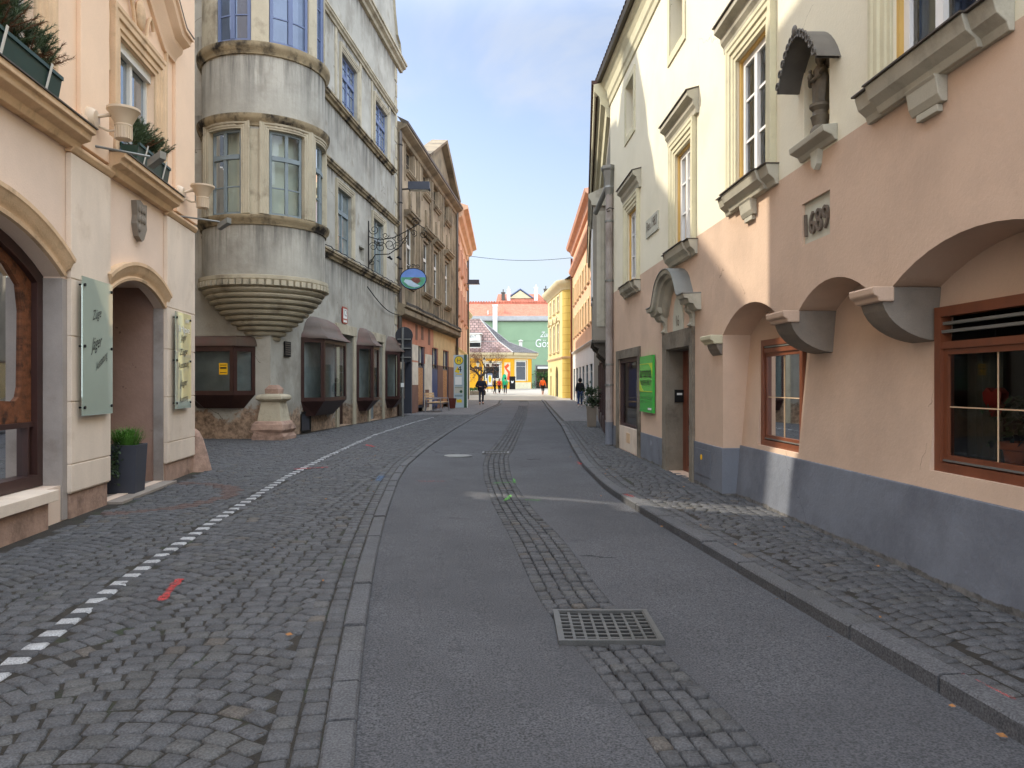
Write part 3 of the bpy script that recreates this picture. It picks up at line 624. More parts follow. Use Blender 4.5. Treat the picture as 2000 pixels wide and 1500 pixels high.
grate('drain_grate',.345,.985,4.98,5.6,-.062,8,8,'square cast iron drain grate with rows of holes in the road gutter, nearest')
grate('drain_grate',-.71,-.115,18.4,18.9,-.066,8,3,'small iron drain grate further up the sett gutter beside the manhole')
t=empty('manhole_cover',(-1.32,17.8,-.066),0,'round grey manhole cover in the left lane','manhole cover')
b=MB(); b.lathe([(.37,-.03),(.37,.0),(.31,.003),(.31,-.004),(.0,-.002)],n=40); b.obj('rim',M['castiron'],t,smooth=True)
b=MB(); b.lathe([(.305,-.02),(.305,.006),(.2,.006),(.2,.003),(.17,.003),(.17,.006),(0,.006)],n=40); b.obj('lid',M['zinc'],t,smooth=True)
# ---------------------------------------------------------------- building helpers
def window(par,x0,x1,z0,z1,d=.12,fw=.06,mf='white',mp='dark_pane',cols=2,bars=(),trans=None,mull=None,name='window',curt=None,label=None,xf=None):
    """a casement window: frame and glazing bars as the part, its glass (and curtain) as sub-parts"""
    b=MB(); y0,y1=d,d+.07; mw=(mull or fw*.9)/2; tf=lambda bb: bb.xf(xf) if xf else bb
    nx=6 if xf else 1
    b.box(x0,x0+fw,y0,y1,z0,z1); b.box(x1-fw,x1,y0,y1,z0,z1); b.box(x0+fw,x1-fw,y0,y1,z0,z0+fw,nx); b.box(x0+fw,x1-fw,y0,y1,z1-fw,z1,nx)
    xs=[x0+(x1-x0)*i/cols for i in range(1,cols)]
    for x in xs: b.box(x-mw,x+mw,y0-.012,y1-.01,z0+fw,z1-fw)
    ed=[x0+fw]+[q for x in xs for q in (x-mw,x+mw)]+[x1-fw]
    if trans: zt=z0+(z1-z0)*trans; b.box(x0+fw,x1-fw,y0-.03,y1,zt-mw*1.3,zt+mw*1.3,nx)
    for i in range(0,len(ed),2):
        for f in bars: z=z0+(z1-z0)*f; b.box(ed[i],ed[i+1],y0+.012,y1-.012,z-.017,z+.017,2 if xf else 1)
    w=tf(b).obj(name,M[mf],par); tag(w,label)
    p=MB()
    n=8 if xf else 1
    for i in range(n): a=x0+fw/2+(x1-x0-fw)*i/n; c=x0+fw/2+(x1-x0-fw)*(i+1)/n; p.quad((a,y0+.035,z0+fw/2),(c,y0+.035,z0+fw/2),(c,y0+.035,z1-fw/2),(a,y0+.035,z1-fw/2))
    tf(p).obj('pane',M[mp],w)
    if curt:
        c=MB(); yb=y1+.45
        c.add([(x0,y1,z0),(x1,y1,z0),(x1,y1,z1),(x0,y1,z1),(x0,yb,z0),(x1,yb,z0),(x1,yb,z1),(x0,yb,z1)],[(0,1,5,4),(2,3,7,6),(0,3,7,4),(1,2,6,5),(4,5,6,7)]); c.obj('interior',M['interior'],w)
        c=MB(); n=22; W_=x1-x0
        for s0,s1 in curt:
            vs=[]
            for i in range(n+1):
                t=i/n; x=x0+W_*(s0+(s1-s0)*t); y=y1+.07+.025*math.sin(t*22*(s1-s0)*3); vs+=[(x,y,z0),(x,y,z1)]
            c.add(vs,[(2*i,2*i+2,2*i+3,2*i+1) for i in range(n)])
        c.obj('curtain',M['curtain'],w,smooth=True)
    return w
SUR=[(.0,0),(.0,.03),(.05,.03),(.06,.05),(.13,.05),(.14,.075),(.2,.075),(.22,.09),(.27,.09),(.27,0)]
def surround(w,x0,x1,z0,z1,m,k=1.,kv=1.,closed=False):
    b=MB(); p=[(x0,z0),(x0,z1),(x1,z1),(x1,z0)]; b.sweep(p,[(u*k,v*kv) for u,v in SUR],closed); return b.obj('surround',m,w)
LED=lambda z,p,h:[(0,z),(p*.35,z),(p*.45,z+h*.3),(p*.8,z+h*.45),(p*.85,z+h*.7),(p,z+h*.75),(p,z+h),(0,z+h)]
def ledge(w,x0,x1,z,p,h,m,name='sill'):
    b=MB(); b.mould(x0,x1,LED(z,p,h)); return b.obj(name,m,w)
def shell(par,x0,x1,dep,z0,z1,m,rise=4.,mroof=None,name='side_wall',over=.0,front=0.,ridge=.5):
    """side and back walls and a pitched roof behind a street facade"""
    b=MB(); b.quad((x0,front,z0),(x0,dep,z0),(x0,dep,z1),(x0,front,z1)); b.quad((x1,front,z0),(x1,dep,z0),(x1,dep,z1),(x1,front,z1)); b.quad((x0,dep,z0),(x1,dep,z0),(x1,dep,z1),(x0,dep,z1))
    if rise:
        for x in (x0,x1): b.quad((x,front,z1),(x,dep*ridge,z1+rise),(x,dep,z1))
    b.obj(name,m,par)
    r=MB(); yr=dep*ridge
    if rise: r.quad((x0,front-over,z1-.0),(x1,front-over,z1-.0),(x1,yr,z1+rise),(x0,yr,z1+rise)); r.quad((x0,dep,z1),(x1,dep,z1),(x1,yr,z1+rise),(x0,yr,z1+rise))
    else: r.quad((x0,front,z1),(x1,front,z1),(x1,dep,z1),(x0,dep,z1))
    r.obj('roof',mroof or M['darktile'],par)
# ================================================================ L1 peach house, near left
F1=Fr((-4.414,0),(-.117,1)); A=F1.empty('town_house','peach town house with an arched shop front and stone pilasters, nearest on the left','house')
A1=(5.55,9.06); PS=(10.34,12.58)
h1=archh(A1[0],A1[1],.42,2.95,.5); hp=archh(PS[0],PS[1],.03,2.92,.3)
MB().wall(rect(-4,14.15,-.1,4.6),[h1,hp],0,.32,[.32,.14]).obj('wall',M['cream_l'],A)
w2=(10.75,12.15,4.92,6.66); w1=(7.0,8.42,4.92,6.66)
MB().wall(rect(-4,14.15,4.6,15.0),[rect(*w2),rect(*w1),rect(3.2,4.6,4.92,6.66)],0,.16).obj('upper_wall',M['peach'],A)
shell(A,-4,14.15,10,-.1,15.,M['peach'],3.2,M['darktile'])
MB().mould(-4,14.2,LED(14.6,.4,.45)).obj('cornice',M['trim_l'],A)
# passage lining
b=MB(); b.quad((PS[1],.14,0),(PS[1],3.4,0),(PS[1],3.4,3.27),(PS[1],.14,3.27)); b.quad((PS[0],.14,0),(PS[0],3.4,0),(PS[0],3.4,3.27),(PS[0],.14,3.27)); b.quad((PS[0],3.4,0),(PS[1],3.4,0),(PS[1],3.4,3.27),(PS[0],3.4,3.27)); b.obj('passage_wall',M['travertine'],A)
b=MB(); b.quad((PS[0],.14,3.26),(PS[1],.14,3.26),(PS[1],3.4,3.26),(PS[0],3.4,3.26)); b.obj('passage_ceiling',M['cream_l'],A)
b=MB(); b.box(PS[0]-.02,PS[1]+.02,-.22,3.4,-.05,.02); b.obj('threshold',M['slab'],A)
b=MB(); b.box(PS[1]-.03,PS[1]-.002,-.012,.142,.03,2.915); b.obj('jamb',M['greystone'],A)
b=MB(); b.box(A1[1]-.012,A1[1]+.12,-.02,.318,.0,2.93); b.obj('jamb',M['greystone'],A)
def archmould(path,k=1.):
    b=MB(); b.sweep(path,[(0,0),(0,.05),(.04,.06),(.06,.035),(.1,.05),(.14,.09),(.2,.1),(.22,.12),(.27,.12),(.27,0)] if k==1 else [(u*k,v*k) for u,v in [(0,0),(0,.05),(.04,.06),(.06,.035),(.1,.05),(.14,.09),(.2,.1),(.22,.12),(.27,.12),(.27,0)]]); return b.obj('arch_moulding',M['trim_l'],A,smooth=True)
archmould(arc(A1[0],A1[1],2.95,.5,20)); archmould(arc(PS[0],PS[1],2.92,.3,16))
# clad pilasters
def pilaster(x0,x1,yp):
    b=MB(); zs=[.31,.66,1.43,2.24,2.95,4.5]
    for a,c in zip(zs,zs[1:]): b.box(x0,x1,-yp,.0,a+.006,c-.006)
    b.box(x0+.012,x1-.012,-yp+.012,0,.3,4.5); p=b.obj('pilaster',M['clad'],A)
    b=MB(); b.box(x0+.03,x1-.02,-yp+.035,0,-.1,.302); b.obj('base',M['basestone'],p)
    b=MB(); b.mould(x0-.03,x1+.03,[(0,4.5),(yp+.01,4.5),(yp+.05,4.56),(yp+.05,4.6),(0,4.66)]); b.obj('cap',M['trim_l'],p)
    return p
pilaster(9.17,10.32,.07); pilaster(12.6,14.1,.07)
for x0,x1 in ((9.45,10.3),(13.05,14.12)):
    b=MB(); b.box(x0,x1,-.06,0,5.08,14.5); b.box(x0-.06,x1+.03,-.1,0,4.66,5.06); b.obj('pilaster',M['peach'],A,)
# shop window in the big arch
b=MB(); g=.24
b.plate(archh(A1[0]+.02,A1[1]-.02,.42,2.95,.47)+[],.26,.30) if 0 else None
ou=archh(A1[0],A1[1],.43,2.95,.5,20); inn=archh(A1[0]+.14,A1[1]-.14,.57,2.86,.46,20)
b.wall(ou,[inn],.20,.12); sw=b.obj('shop_window',M['brownwood'],A)
b=MB(); inn2=[(8.58,1.45),(8.66,1.5),(8.7,1.62),(8.72,2.5),(8.66,2.8),(8.4,3.0),(7.9,3.12),(7.2,3.15),(6.6,3.05),(6.2,2.7),(6.15,1.75),(6.2,1.55)]
b.wall(archh(A1[0]+.14,A1[1]-.14,1.2,2.86,.46,20),[inn2],.27,.05); b.obj('live_edge_board',M['barkwood'],sw)
b=MB(); b.wall(archh(A1[0]+.14,A1[1]-.14,.57,2.86,.46,20),[],.30,.0); b.obj('pane',M['glass'],sw)
b=MB(); b.box(A1[0]+.14,A1[1]-.14,.24,.3,1.14,1.2); b.box(8.78,8.82,.24,.3,.57,1.14); b.obj('transom',M['brownwood'],sw)
b=MB(); b.box(A1[0]-.2,A1[1]+.4,.36,3.2,.3,3.9); b.obj('room',M['interior'],sw)
b=MB(); b.box(5.3,8.66,-.16,.2,.3,.426); b.obj('sill',M['clad'],A)
b=MB(); b.box(5.3,8.55,-.1,.19,-.1,.3); b.obj('sill_base',M['basestone'],A)
# windows with stone surrounds, ledges and curved pediments
for (x0,x1,z0,z1),full in ((w2,1),(w1,1),((3.2,4.6,4.92,6.66),0)):
    w=window(A,x0,x1,z0,z1,.1,.07,'creamwood','sky_pane',2,(.42,),None,.1)
    b=MB(); b.box(x0,x1,.04,.12,z1-.14,z1); b.obj('blind_box',M['creamwood'],w)
    surround(w,x0,x1,z0,z1,M['trim_l'],1.3,1.2); c=(x0+x1)/2
    ledge(A,c-1.25,c+1.25+(.35 if full and x0<9 else 0),4.55,.3,.28,M['trim_l'],'sill'); b=MB(); b.box(c-1.27,c+1.27+(.35 if x0<9 else 0),-.32,.0,4.83,4.845); b.obj('sill_cover',M['tin'],A)
    path=[(c-1.62,7.62),(c-1.2,7.62)]+[(c-1.2+2.4*t/16,7.62+.62*math.sin(PI*t/16)**1.15) for t in range(1,16)]+[(c+1.2,7.62),(c+1.62,7.62)]
    b=MB(); b.sweep(path,[(-.36,0),(-.36,.05),(-.28,.07),(-.2,.16),(-.12,.18),(-.06,.3),(.02,.32),(.02,.36),(.07,.36),(.07,0)]); b.obj('pediment',M['peach'],w,smooth=True)
    b=MB(); b.sweep(path,[(.07,0),(.07,.37),(.09,.37),(.1,0)]); b.obj('pediment_cover',M['tin'],w,smooth=True)
    b=MB(); 
    for sg in (-1,1): b.tube([(c+sg*(.2+.35*t/10),-.05,7.0+.45*math.sin(t/10*2.4)) for t in range(11)],.03,6)
    b.ball((c,-.05,7.3),.16,6,(1,.4,1.5)); b.obj('stucco_ornament',M['trim_l'],w,smooth=True)
    for sg in (-1,1):
        b=MB(); q=c+sg*1.12; b.sweep([(q,6.0),(q+sg*.05,6.4),(q+sg*.02,6.75),(q+sg*.1,7.1),(q+sg*.08,7.5)],[(-.035,0),(-.035,.05),(.035,.05),(.035,0)]); b.obj('stucco_scroll',M['trim_l'],w,smooth=True)
# coat of arms
t=on(F1,'coat_of_arms',11.42,-.01,4.15,'small grey carved coat of arms high between the pilasters of the peach house','plaque')
b=MB(); b.plate([(-.2,.26),(-.06,.3),(.08,.26),(.22,.28),(.2,.0),(.22,-.1),(.1,-.28),(.02,-.32),(-.12,-.26),(-.2,-.08),(-.17,.05)],-.07,.01); b.obj('shield',M['soffit'],t)
b=MB()
for i in range(7): b.ball((-.1+.1*(i%3),-.075,.16-.15*(i//3)),.05,5,(1,.4,1.2))
b.obj('relief',M['soffit'],t,smooth=True)
# uplights
def uplight(x,z,label):
    t=on(F1,'wall_uplight',x,0,z,label,'lamp','cream uplights on the peach house'); k=.78
    b=MB(); b.lathe([(0,.13),(.13,.12),(.17,.06),(.18,0),(0,0)],n=20); b.xf(lambda X,Y,Z:(X*k,-Z*k-.06,Y*1.15*k)); b.obj('wall_plate',M['beige_metal'],t,smooth=True)
    b=MB(); b.tube([(.0,-.1,.03),(.1,-.25,.1),(.16,-.34,.11)],.024,8); b.tube([(.04,-.12,-.05),(.12,-.24,-.1),(.16,-.34,-.08)],.016,6); b.obj('arm',M['beige_metal'],t,smooth=True)
    c=(.16,-.42); b=MB(); b.lathe([(0,-.2),(.085,-.2),(.1,-.19),(.105,-.04),(.115,-.02),(.105,-.005),(.115,.02),(.185,.16),(.205,.175),(.205,.205),(.19,.205),(.18,.18),(0,.17)],c,28)
    for i in range(18): w=2*PI*i/18; b.box(-.006,.006,-.004,.01,-.195,-.04); b.xf(lambda X,Y,Z,w=w:(c[0]+X*math.cos(w)-(Y+.1)*math.sin(w),c[1]+X*math.sin(w)+(Y+.1)*math.cos(w),Z),len(b.v)-8)
    b.obj('bowl',M['beige_metal'],t,smooth=True); b=MB(); b.lathe([(0,.19),(.185,.19)],c,24); b.obj('lens',M['lampwhite'],t); return t
uplight(9.68,5.08,'cream bowl shaped uplight between the two windows of the peach house'); uplight(13.2,5.0,'cream bowl shaped uplight at the far corner of the peach house')
def armlamp(x,z,label):
    t=on(F1,'spot_lamp',x,0,z,label,'lamp','small grey arm lamps on the peach house')
    b=MB(); b.box(-.05,.05,-.04,0,-.1,.12); b.obj('bracket',M['iron'],t); b=MB(); b.tube([(0,-.04,0),(.5,-.62,.02)],.016,6); b.obj('arm',M['zinc'],t,smooth=True)
    b=MB(); b.box(-.06,.06,-.1,.12,-.05,.05); b.xf(lambda X,Y,Z:(.55+X*.9+Y*.4,-.7+Y*.9-X*.4,.0+Z-Y*.5)); b.obj('lamp_head',M['zinc'],t); return t
armlamp(9.72,4.76,'grey spot lamp on a thin arm below the nearer uplight'); armlamp(13.2,4.62,'grey spot lamp on a thin arm at the house corner')
# flower boxes with conifers
def sprig(b,base,dirv,ln,nl=.09,dens=90,k0=0):
    d=Vector(dirv).normalized(); a=d.orthogonal().normalized(); c=d.cross(a); P=Vector(base); bend=Vector((random.uniform(-.3,.3),random.uniform(-.3,.3),.25))*.6
    n=int(dens*ln/.32); pts=[]
    for i in range(n):
        t=i/n; q=P+d*ln*t+bend*ln*t*t*.4; w=random.uniform(0,2*PI); o=(a*math.cos(w)+c*math.sin(w)); dr=(o*.9+d*.75).normalized(); L_=nl*random.uniform(.6,1.1)*(1-.45*t); s_=dr.cross(d).normalized()*.0035
        b.add([q-s_,q+s_,q+dr*L_],[(0,1,2)])
    b.tube([P+d*ln*t/4+bend*ln*(t/4)**2*.4 for t in range(5)],[.008*(1-t/6) for t in range(5)],4)
def flower_box(x0,x1,label,plabel,hts,seed):
    random.seed(seed); z=4.85; L_=x1-x0; y=-.2
    t=on(F1,'flower_box',x0,y,z,label,'flower box','dark green window boxes on the peach house')
    sec=[(-.1,0),(-.13,.2),(-.15,.2),(-.15,.24),(.13,.24),(.13,.2),(.11,.2),(.08,0)]
    b=MB(); b.ext([(-.1,0),(-.135,.2),(-.155,.2),(-.155,.24),(-.12,.24),(-.12,.2),(.1,.2),(.1,.24),(.135,.24),(.135,.2),(.115,.2),(.08,0)],lambda p,q,t_:(t_,p,q),0,L_); b.obj('trough',M['greenbox'],t)
    b=MB(); b.box(.02,L_-.02,-.12,.1,.19,.215); b.obj('soil',M['soil'],t)
    for f in (.2,.8):
        b=MB(); b.box(-.022,.022,-.006,.0,-.01,.27); b.xf(lambda X,Y,Z,f=f:(L_*f+X,-.165+Y+.06*(.25-Z)/.25-.0,Z)); b.obj('clamp',M['creamwood'],t)
    p=on(F1,'conifer_plant',x0,y,z+.21,plabel,'plant','conifers in the window boxes')
    b=MB(); d=MB()
    for i,h in enumerate(hts):
        x=L_*(i+.5)/len(hts); b.tube([(x,0,0),(x,0,h*.95)],[.012,.004],5)
        for k in range(int(44*h/.4)):
            q=random.uniform(0,1)**.8; zz=h*q; w=random.uniform(0,2*PI); ln=(.12+.28*(1-q))*random.uniform(.7,1.2)
            bb=d if (q<.35 and random.random()<.4) else b
            sprig(bb,(x,0,zz),(math.cos(w),math.sin(w)*.8-.1,.55+.5*q),ln)
        sprig(b,(x,0,h*.85),(0,0,1),h*.25)
    b.obj('green_foliage',M['needle'],p,smooth='raw'); d.obj('dry_foliage',M['needle_dry'],p,smooth='raw')
flower_box(6.9,8.35,'dark green plastic window box clamped on the ledge of the nearer upper window','bushy dark conifer sprays in the nearer window box, the taller planting',[.62,.75,.66,.38,.34],3)
flower_box(10.6,11.9,'dark green plastic window box clamped on the ledge under the farther upper window','low conifer sprays in the farther window box',[.36,.42,.32,.36],4)
# glass sign plates on stand-offs
def glassplate(x0,x1,z0,z1,label):
    t=on(F1,'glass_sign',(x0+x1)/2,-.13,z0,label,'sign'); w=(x1-x0)/2; h=z1-z0
    b=MB(); b.box(-w,w,-.012,.0,0,h); b.obj('plate',M['mirror_glass'],t)
    for sx in (-1,1):
        for f in (.06,.5,.94):
            b=MB(); b.lathe([(0,.0),(.02,.0),(.02,.02),(.012,.022),(.012,.08),(0,.08)],n=10); b.xf(lambda X,Y,Z,sx=sx,f=f:(sx*(w-.05)+X,-.03+Z,h*f+Y)); b.obj('stand_off',M['iron'],t,smooth=True)
    return t
t=glassplate(9.3,10.2,1.25,3.0,'tall greenish glass sign plate with handwritten black script on the nearer pilaster')
lettering(t,'J\u00e4ger',-.06,.86,.16,.3,-.016,M['black'],slant=.5,rot=.25); lettering(t,'Ausstattung',.1,.66,.1,.38,-.016,M['black'],slant=.5,rot=.5); lettering(t,'Z\u00fcge',-.05,1.25,.12,.26,-.016,M['black'],slant=.5,rot=.25)
t=glassplate(12.78,13.62,1.22,2.9,'tall greenish glass sign plate with white lettering on the far pilaster')
lettering(t,'nik',.2,1.52,.09,.2,-.016,M['white']); lettering(t,'lrlpe',.05,1.34,.12,.6,-.016,M['white'])
for z,s_,w in ((1.2,'J\u00e4ger',.3),(.95,'Z\u00fcge',.4),(.72,'Ausstattung',.55),(.4,'J\u00e4ger',.4),(.12,'Ausstattung',.45)): lettering(t,s_,.0,z,.11,w,-.016,M['black'],slant=.3,rot=.1)
# pendant lamp inside the shop
t=on(F1,'pendant_lamp',9.0,.75,2.62,'lit pendant lamp with a grey metal shade hanging inside the arched shop window','lamp')
b=MB(); b.lathe([(.0,.36),(.05,.36),(.07,.33),(.13,.32),(.135,.06),(.15,.02),(.14,.02),(.12,.06),(.11,.3)],n=20); b.obj('lamp_shade',M['zinc'],t,smooth=True); b=MB(); b.ball((0,0,.04),.085,8); b.obj('bulb',M['lampglow'],t,smooth=True); b=MB(); b.tube([(0,0,.36),(0,0,1.2)],.006,5); b.obj('cord',M['iron'],t)
# planters in the passage
def planter(x,y,w,h,label,kind):
    t=on(F1,'planter',x,y,.0 if kind!='ivy' else .02,label,'planter'); b=MB(); k=w/2
    b.add([(-k*.86,-k*.86,0.02),(k*.86,-k*.86,.02),(k*.86,k*.86,.02),(-k*.86,k*.86,.02),(-k,-k,h),(k,-k,h),(k,k,h),(-k,k,h),(-k*.88,-k*.88,h),(k*.88,-k*.88,h),(k*.88,k*.88,h),(-k*.88,k*.88,h),(-k*.88,-k*.88,h-.05),(k*.88,-k*.88,h-.05),(k*.88,k*.88,h-.05),(-k*.88,k*.88,h-.05)],
        [(3,2,1,0)]+[(i,(i+1)%4,4+(i+1)%4,4+i) for i in range(4)]+[(4+i,4+(i+1)%4,8+(i+1)%4,8+i) for i in range(4)]+[(8+i,8+(i+1)%4,12+(i+1)%4,12+i) for i in range(4)]); b.obj('pot',M['planter'],t)
    b=MB(); b.quad((-k*.88,-k*.88,h-.045),(k*.88,-k*.88,h-.045),(k*.88,k*.88,h-.045),(-k*.88,k*.88,h-.045)); b.obj('soil',M['soil'],t)
    return t
random.seed(11)
planter(11.3,.1,.46,.74,'anthracite square planter with grass standing by the passage pier','grass')
t=on(F1,'grass_tuft',11.3,.1,.7,'tuft of thin green grass spilling from the right passage planter','plant'); b=MB()
for i in range(520):
    w=random.uniform(0,2*PI); r=random.uniform(0,.18); x,y=r*math.cos(w),r*math.sin(w); ln=random.uniform(.16,.34); o=random.uniform(.1,.32); dx,dy=math.cos(w)*o,math.sin(w)*o; s_=.004
    p0=Vector((x,y,0)); p1=p0+Vector((dx*.4,dy*.4,ln*.8)); p2=p0+Vector((dx,dy,ln*(.75 if o>.2 else 1.))); q=Vector((-math.sin(w),math.cos(w),0))*s_
    b.add([p0-q,p0+q,p1+q*.8,p1-q*.8,p2],[(0,1,2,3),(3,2,4)])
b.obj('blades',M['grass'],t,smooth='raw')
planter(10.74,.45,.5,.72,'anthracite square planter with trailing ivy, half behind the nearer pilaster','ivy')
def leaves(b,pts,sz,n,spread):
    for i in range(n):
        p=Vector(random.choice(pts))+Vector((random.gauss(0,spread),random.gauss(0,spread),random.gauss(0,spread))); d=Vector((random.gauss(0,1),random.gauss(0,1),random.gauss(0,1))).normalized(); a=d.orthogonal().normalized()*sz*random.uniform(.6,1.2); c=d.cross(a)*.6
        b.add([p-a,p-c*.9,p+a,p+c*.9],[(0,1,2,3)])
t=on(F1,'ivy_plant',10.8,.4,.7,'ivy hanging down over the left passage planter','plant'); b=MB()
pts=[(random.uniform(-.2,.2),random.uniform(-.2,.2),random.uniform(0,.16)) for i in range(60)]
for k in range(4):
    x=.05+.06*k; pts+=[(x+.1+.02*math.sin(j),-.26-.01*(j%3),.06-.06*j) for j in range(int(10-2*k))]
leaves(b,pts,.03,620,.03); b.obj('leaves',M['leaf_dark'],t,smooth='raw')
# guard stone at the corner
t=on(F1,'guard_stone',14.28,-.06,0,'leaning weathered guard stone at the corner of the peach house','guard stone')
b=MB(); 
for i,(z,r) in enumerate(((-.1,.27),(.1,.25),(.35,.215),(.6,.17),(.74,.12),(.8,.05))):
    b.v+=[(r*math.cos(w)*.85+.02*z,r*math.sin(w)+.12*z,z) for w in [2*PI*j/14 for j in range(14)]]
b.f=[(i*14+j,i*14+(j+1)%14,(i+1)*14+(j+1)%14,(i+1)*14+j) for i in range(5) for j in range(14)]+[tuple(70+j for j in range(14))]; b.m=[0]*len(b.f); b.obj('stone',M['basestone'],t,smooth=True)
# ================================================================ L2 grey house with the corner oriel
F2=Fr((-9.2,0),(.085,1)); B=F2.empty('corner_house','weathered grey corner house with a round oriel bay and copper roofed shop windows','house')
C0,C1,ZT=22.5,38.44,18.2
WA=[(29.34,31.4,12.46,14.75),(34.25,36.45,12.46,14.75),(28.85,30.6,6.78,9.3),(33.95,35.7,6.78,9.25)]
D1=(28.9,30.8,0,3.62); D2=(33.3,35.5,0,3.62)
def niche(x0,x1,z0,z1): return rect(x0,x1,z0,z1)
NI=[(31.7,32.5,6.98,7.55),(26.75,27.45,6.95,7.6)]
MB().wall(rect(C0,C1,-.1,ZT),[rect(*q) for q in WA+[D1,D2]+NI],0,.2,[.2]*4+[.6,.6,.15,.2]).obj('wall',M['grey_plaster'],B)
b=MB(); b.quad((C0,0,-.1),(C0,13,-.1),(C0,13,ZT),(C0,0,ZT)); b.obj('corner_wall',M['grey_plaster'],B)
b=MB()
for x0,x1,z0,z1 in NI: b.quad((x0,.15,z0),(x1,.15,z0),(x1,.15,z1),(x0,.15,z1))
b.obj('niche_back',M['grey_plaster'],B)
b=MB(); b.quad((C1,0,-.1),(C1,13,-.1),(C1,13,ZT+1),(C1,0,ZT+1)); b.quad((C0,13,-.1),(C1,13,-.1),(C1,13,ZT),(C0,13,ZT)); b.obj('party_wall',M['grey_plaster'],B)
# gable above the cornice and the roof behind it
gp_=[(31.0,ZT),(38.9,ZT),(39.0,18.9),(38.75,19.4),(38.2,19.6),(37.8,20.4),(37.4,21.6),(36.4,23.2),(34.6,24.4),(33,24.4),(31.6,23.),(31.0,21.)]
MB().plate(gp_,-.04,.35).obj('gable',M['grey_plaster'],B)
b=MB(); b.sweep([(38.98,18.5),(39.0,18.9),(38.75,19.4),(38.2,19.6),(37.8,20.4),(37.4,21.6),(36.4,23.2),(34.6,24.4)],[(-.02,-.3),(-.02,.12),(.12,.16),(.12,-.3)]); b.obj('gable_coping',M['oriel_trim'],B)
b=MB(); b.quad((C0,0,ZT),(C1,0,ZT),(C1-4,6,ZT+4.),(C0+5,6,ZT+4.)); b.quad((C0,13,ZT),(C1,13,ZT),(C1-4,6,ZT+4.),(C0+5,6,ZT+4.)); b.quad((C0,0,ZT),(C0,13,ZT),(C0+5,6,ZT+4.)); b.quad((C1,0,ZT),(C1,13,ZT),(C1-4,6,ZT+4.)); b.obj('roof',M['darktile'],B)
def corn(x0,x1,z,p,h,m,name): b=MB(); b.mould(x0,x1,LED(z,p,h)); return b.obj(name,M[m],B)
corn(24.5,39.1,17.95,.42,.42,'oriel_trim','cornice')
corn(24.6,37.5,12.16,.26,.26,'ledge_stone','string_course'); corn(24.6,38.5,6.34,.24,.28,'ledge_stone','string_course')
corn(24.6,38.0,15.35,.2,.26,'oriel_trim','string_course'); corn(24.6,38.5,9.75,.2,.26,'ledge_stone','string_course')
for i,(x0,x1,z0,z1) in enumerate(WA):
    up=i<2
    w=window(B,x0,x1,z0,z1,.12,.09 if up else .08,'bluewood' if up else 'greywood','sky_pane' if up else 'curtain_pane',2,(.25,.5) if up else (.3,),.66,.13)
    if up:
        b=MB()
        for f in (.25,.75):
            for g0,g1 in ((z0+.05,z1-.05),): x=x0+(x1-x0)*f; b.box(x-.02,x+.02,.13,.17,g0,g1)
        z=z0+(z1-z0)*.83; b.box(x0+.05,x1-.05,.13,.172,z-.018,z+.018); b.obj('glazing_bars',M['bluewood'],w)
    surround(w,x0-.02,x1+.02,z0,z1,M['oriel_trim'],1.0,1.1)
for sx in (28.9-.28,31.9,33.7,36.9):   # flat strips between windows
    b=MB(); b.box(sx-.12,sx+.12,-.035,0,12.42,15.35); b.obj('wall_strip',M['oriel_trim'],B)
# quoins at the far edge
b=MB()
for i in range(22): z=.8+i*.78; e=.5 if i%2 else .32; b.box(C1-e,C1+.0,-.03,.0,z,z+.66)
b.obj('quoins',M['oriel_trim'],B)
# doors
for i,(x0,x1,z0,z1) in enumerate((D1,D2)):
    b=MB(); b.box(x0-.3,x0,-.07,.1,-.1,3.62); b.box(x1,x1+.32,-.07,.1,-.1,3.62); b.box(x0-.34,x1+.36,-.08,.1,3.62,4.0); s_=b.obj('door_surround',M['oriel_trim'],B)
    b=MB(); b.box(x0,x1,.42,.5,.0,3.62); b.box((x0+x1)/2-.05,(x0+x1)/2+.05,.38,.42,0,3.62)
    for q in (.25,.75):
        x=x0+(x1-x0)*q; b.box(x-.32,x+.32,.395,.42,.25,1.1); b.box(x-.32,x+.32,.395,.42,2.75,3.3)
    d=b.obj('door',M['door_brown'] if i==0 else M['greywood'],B); b=MB(); b.box(x0+.2,x1-.2,.405,.418,1.3,2.6); b.obj('door_pane',M['dark_pane'],d)
# small hatch, notice plate
b=MB(); b.wall(rect(24.9,25.85,.0,.72),[rect(24.98,25.77,.08,.64)],-.05,.05); h=b.obj('cellar_hatch',M['iron'],B); b=MB(); b.quad((24.98,-.02,.08),(25.77,-.02,.08),(25.77,-.02,.64),(24.98,-.02,.64)); b.obj('hatch_panel',M['planter'],h)
t=on(F2,'wall_plaque',23.75,-.03,2.76,'small dark square plaque on the corner under the oriel','plaque'); b=MB(); b.box(-.25,.25,-.02,.02,-.24,.24); b.obj('plate',M['iron'],t)
b=MB(); [b.box(-.2,.2,-.024,-.02,-.17+.07*i,-.155+.07*i) for i in range(6)]; b.obj('text_lines',M['soffit'],t)
t=on(F2,'house_number',29.65,-.03,4.35,'red and white enamel house number plate above the brown door','sign')
b=MB(); b.plate([(-.27,-.3),(.27,-.3),(.33,-.22),(.33,.28),(.25,.36),(-.25,.36),(-.33,.28),(-.33,-.22)],-.02,.02); b.obj('plate',mat('deep red enamel',hx('#8c2a24'),rough=.3,var=.08),t)
b=MB(); b.box(-.24,.24,-.028,-.02,-.1,.28); b.box(-.22,.22,-.028,-.02,-.25,-.16); b.obj('white_field',M['paper'],t); lettering(t,'12',0,.0,.26,.34,-.032,M['black'])
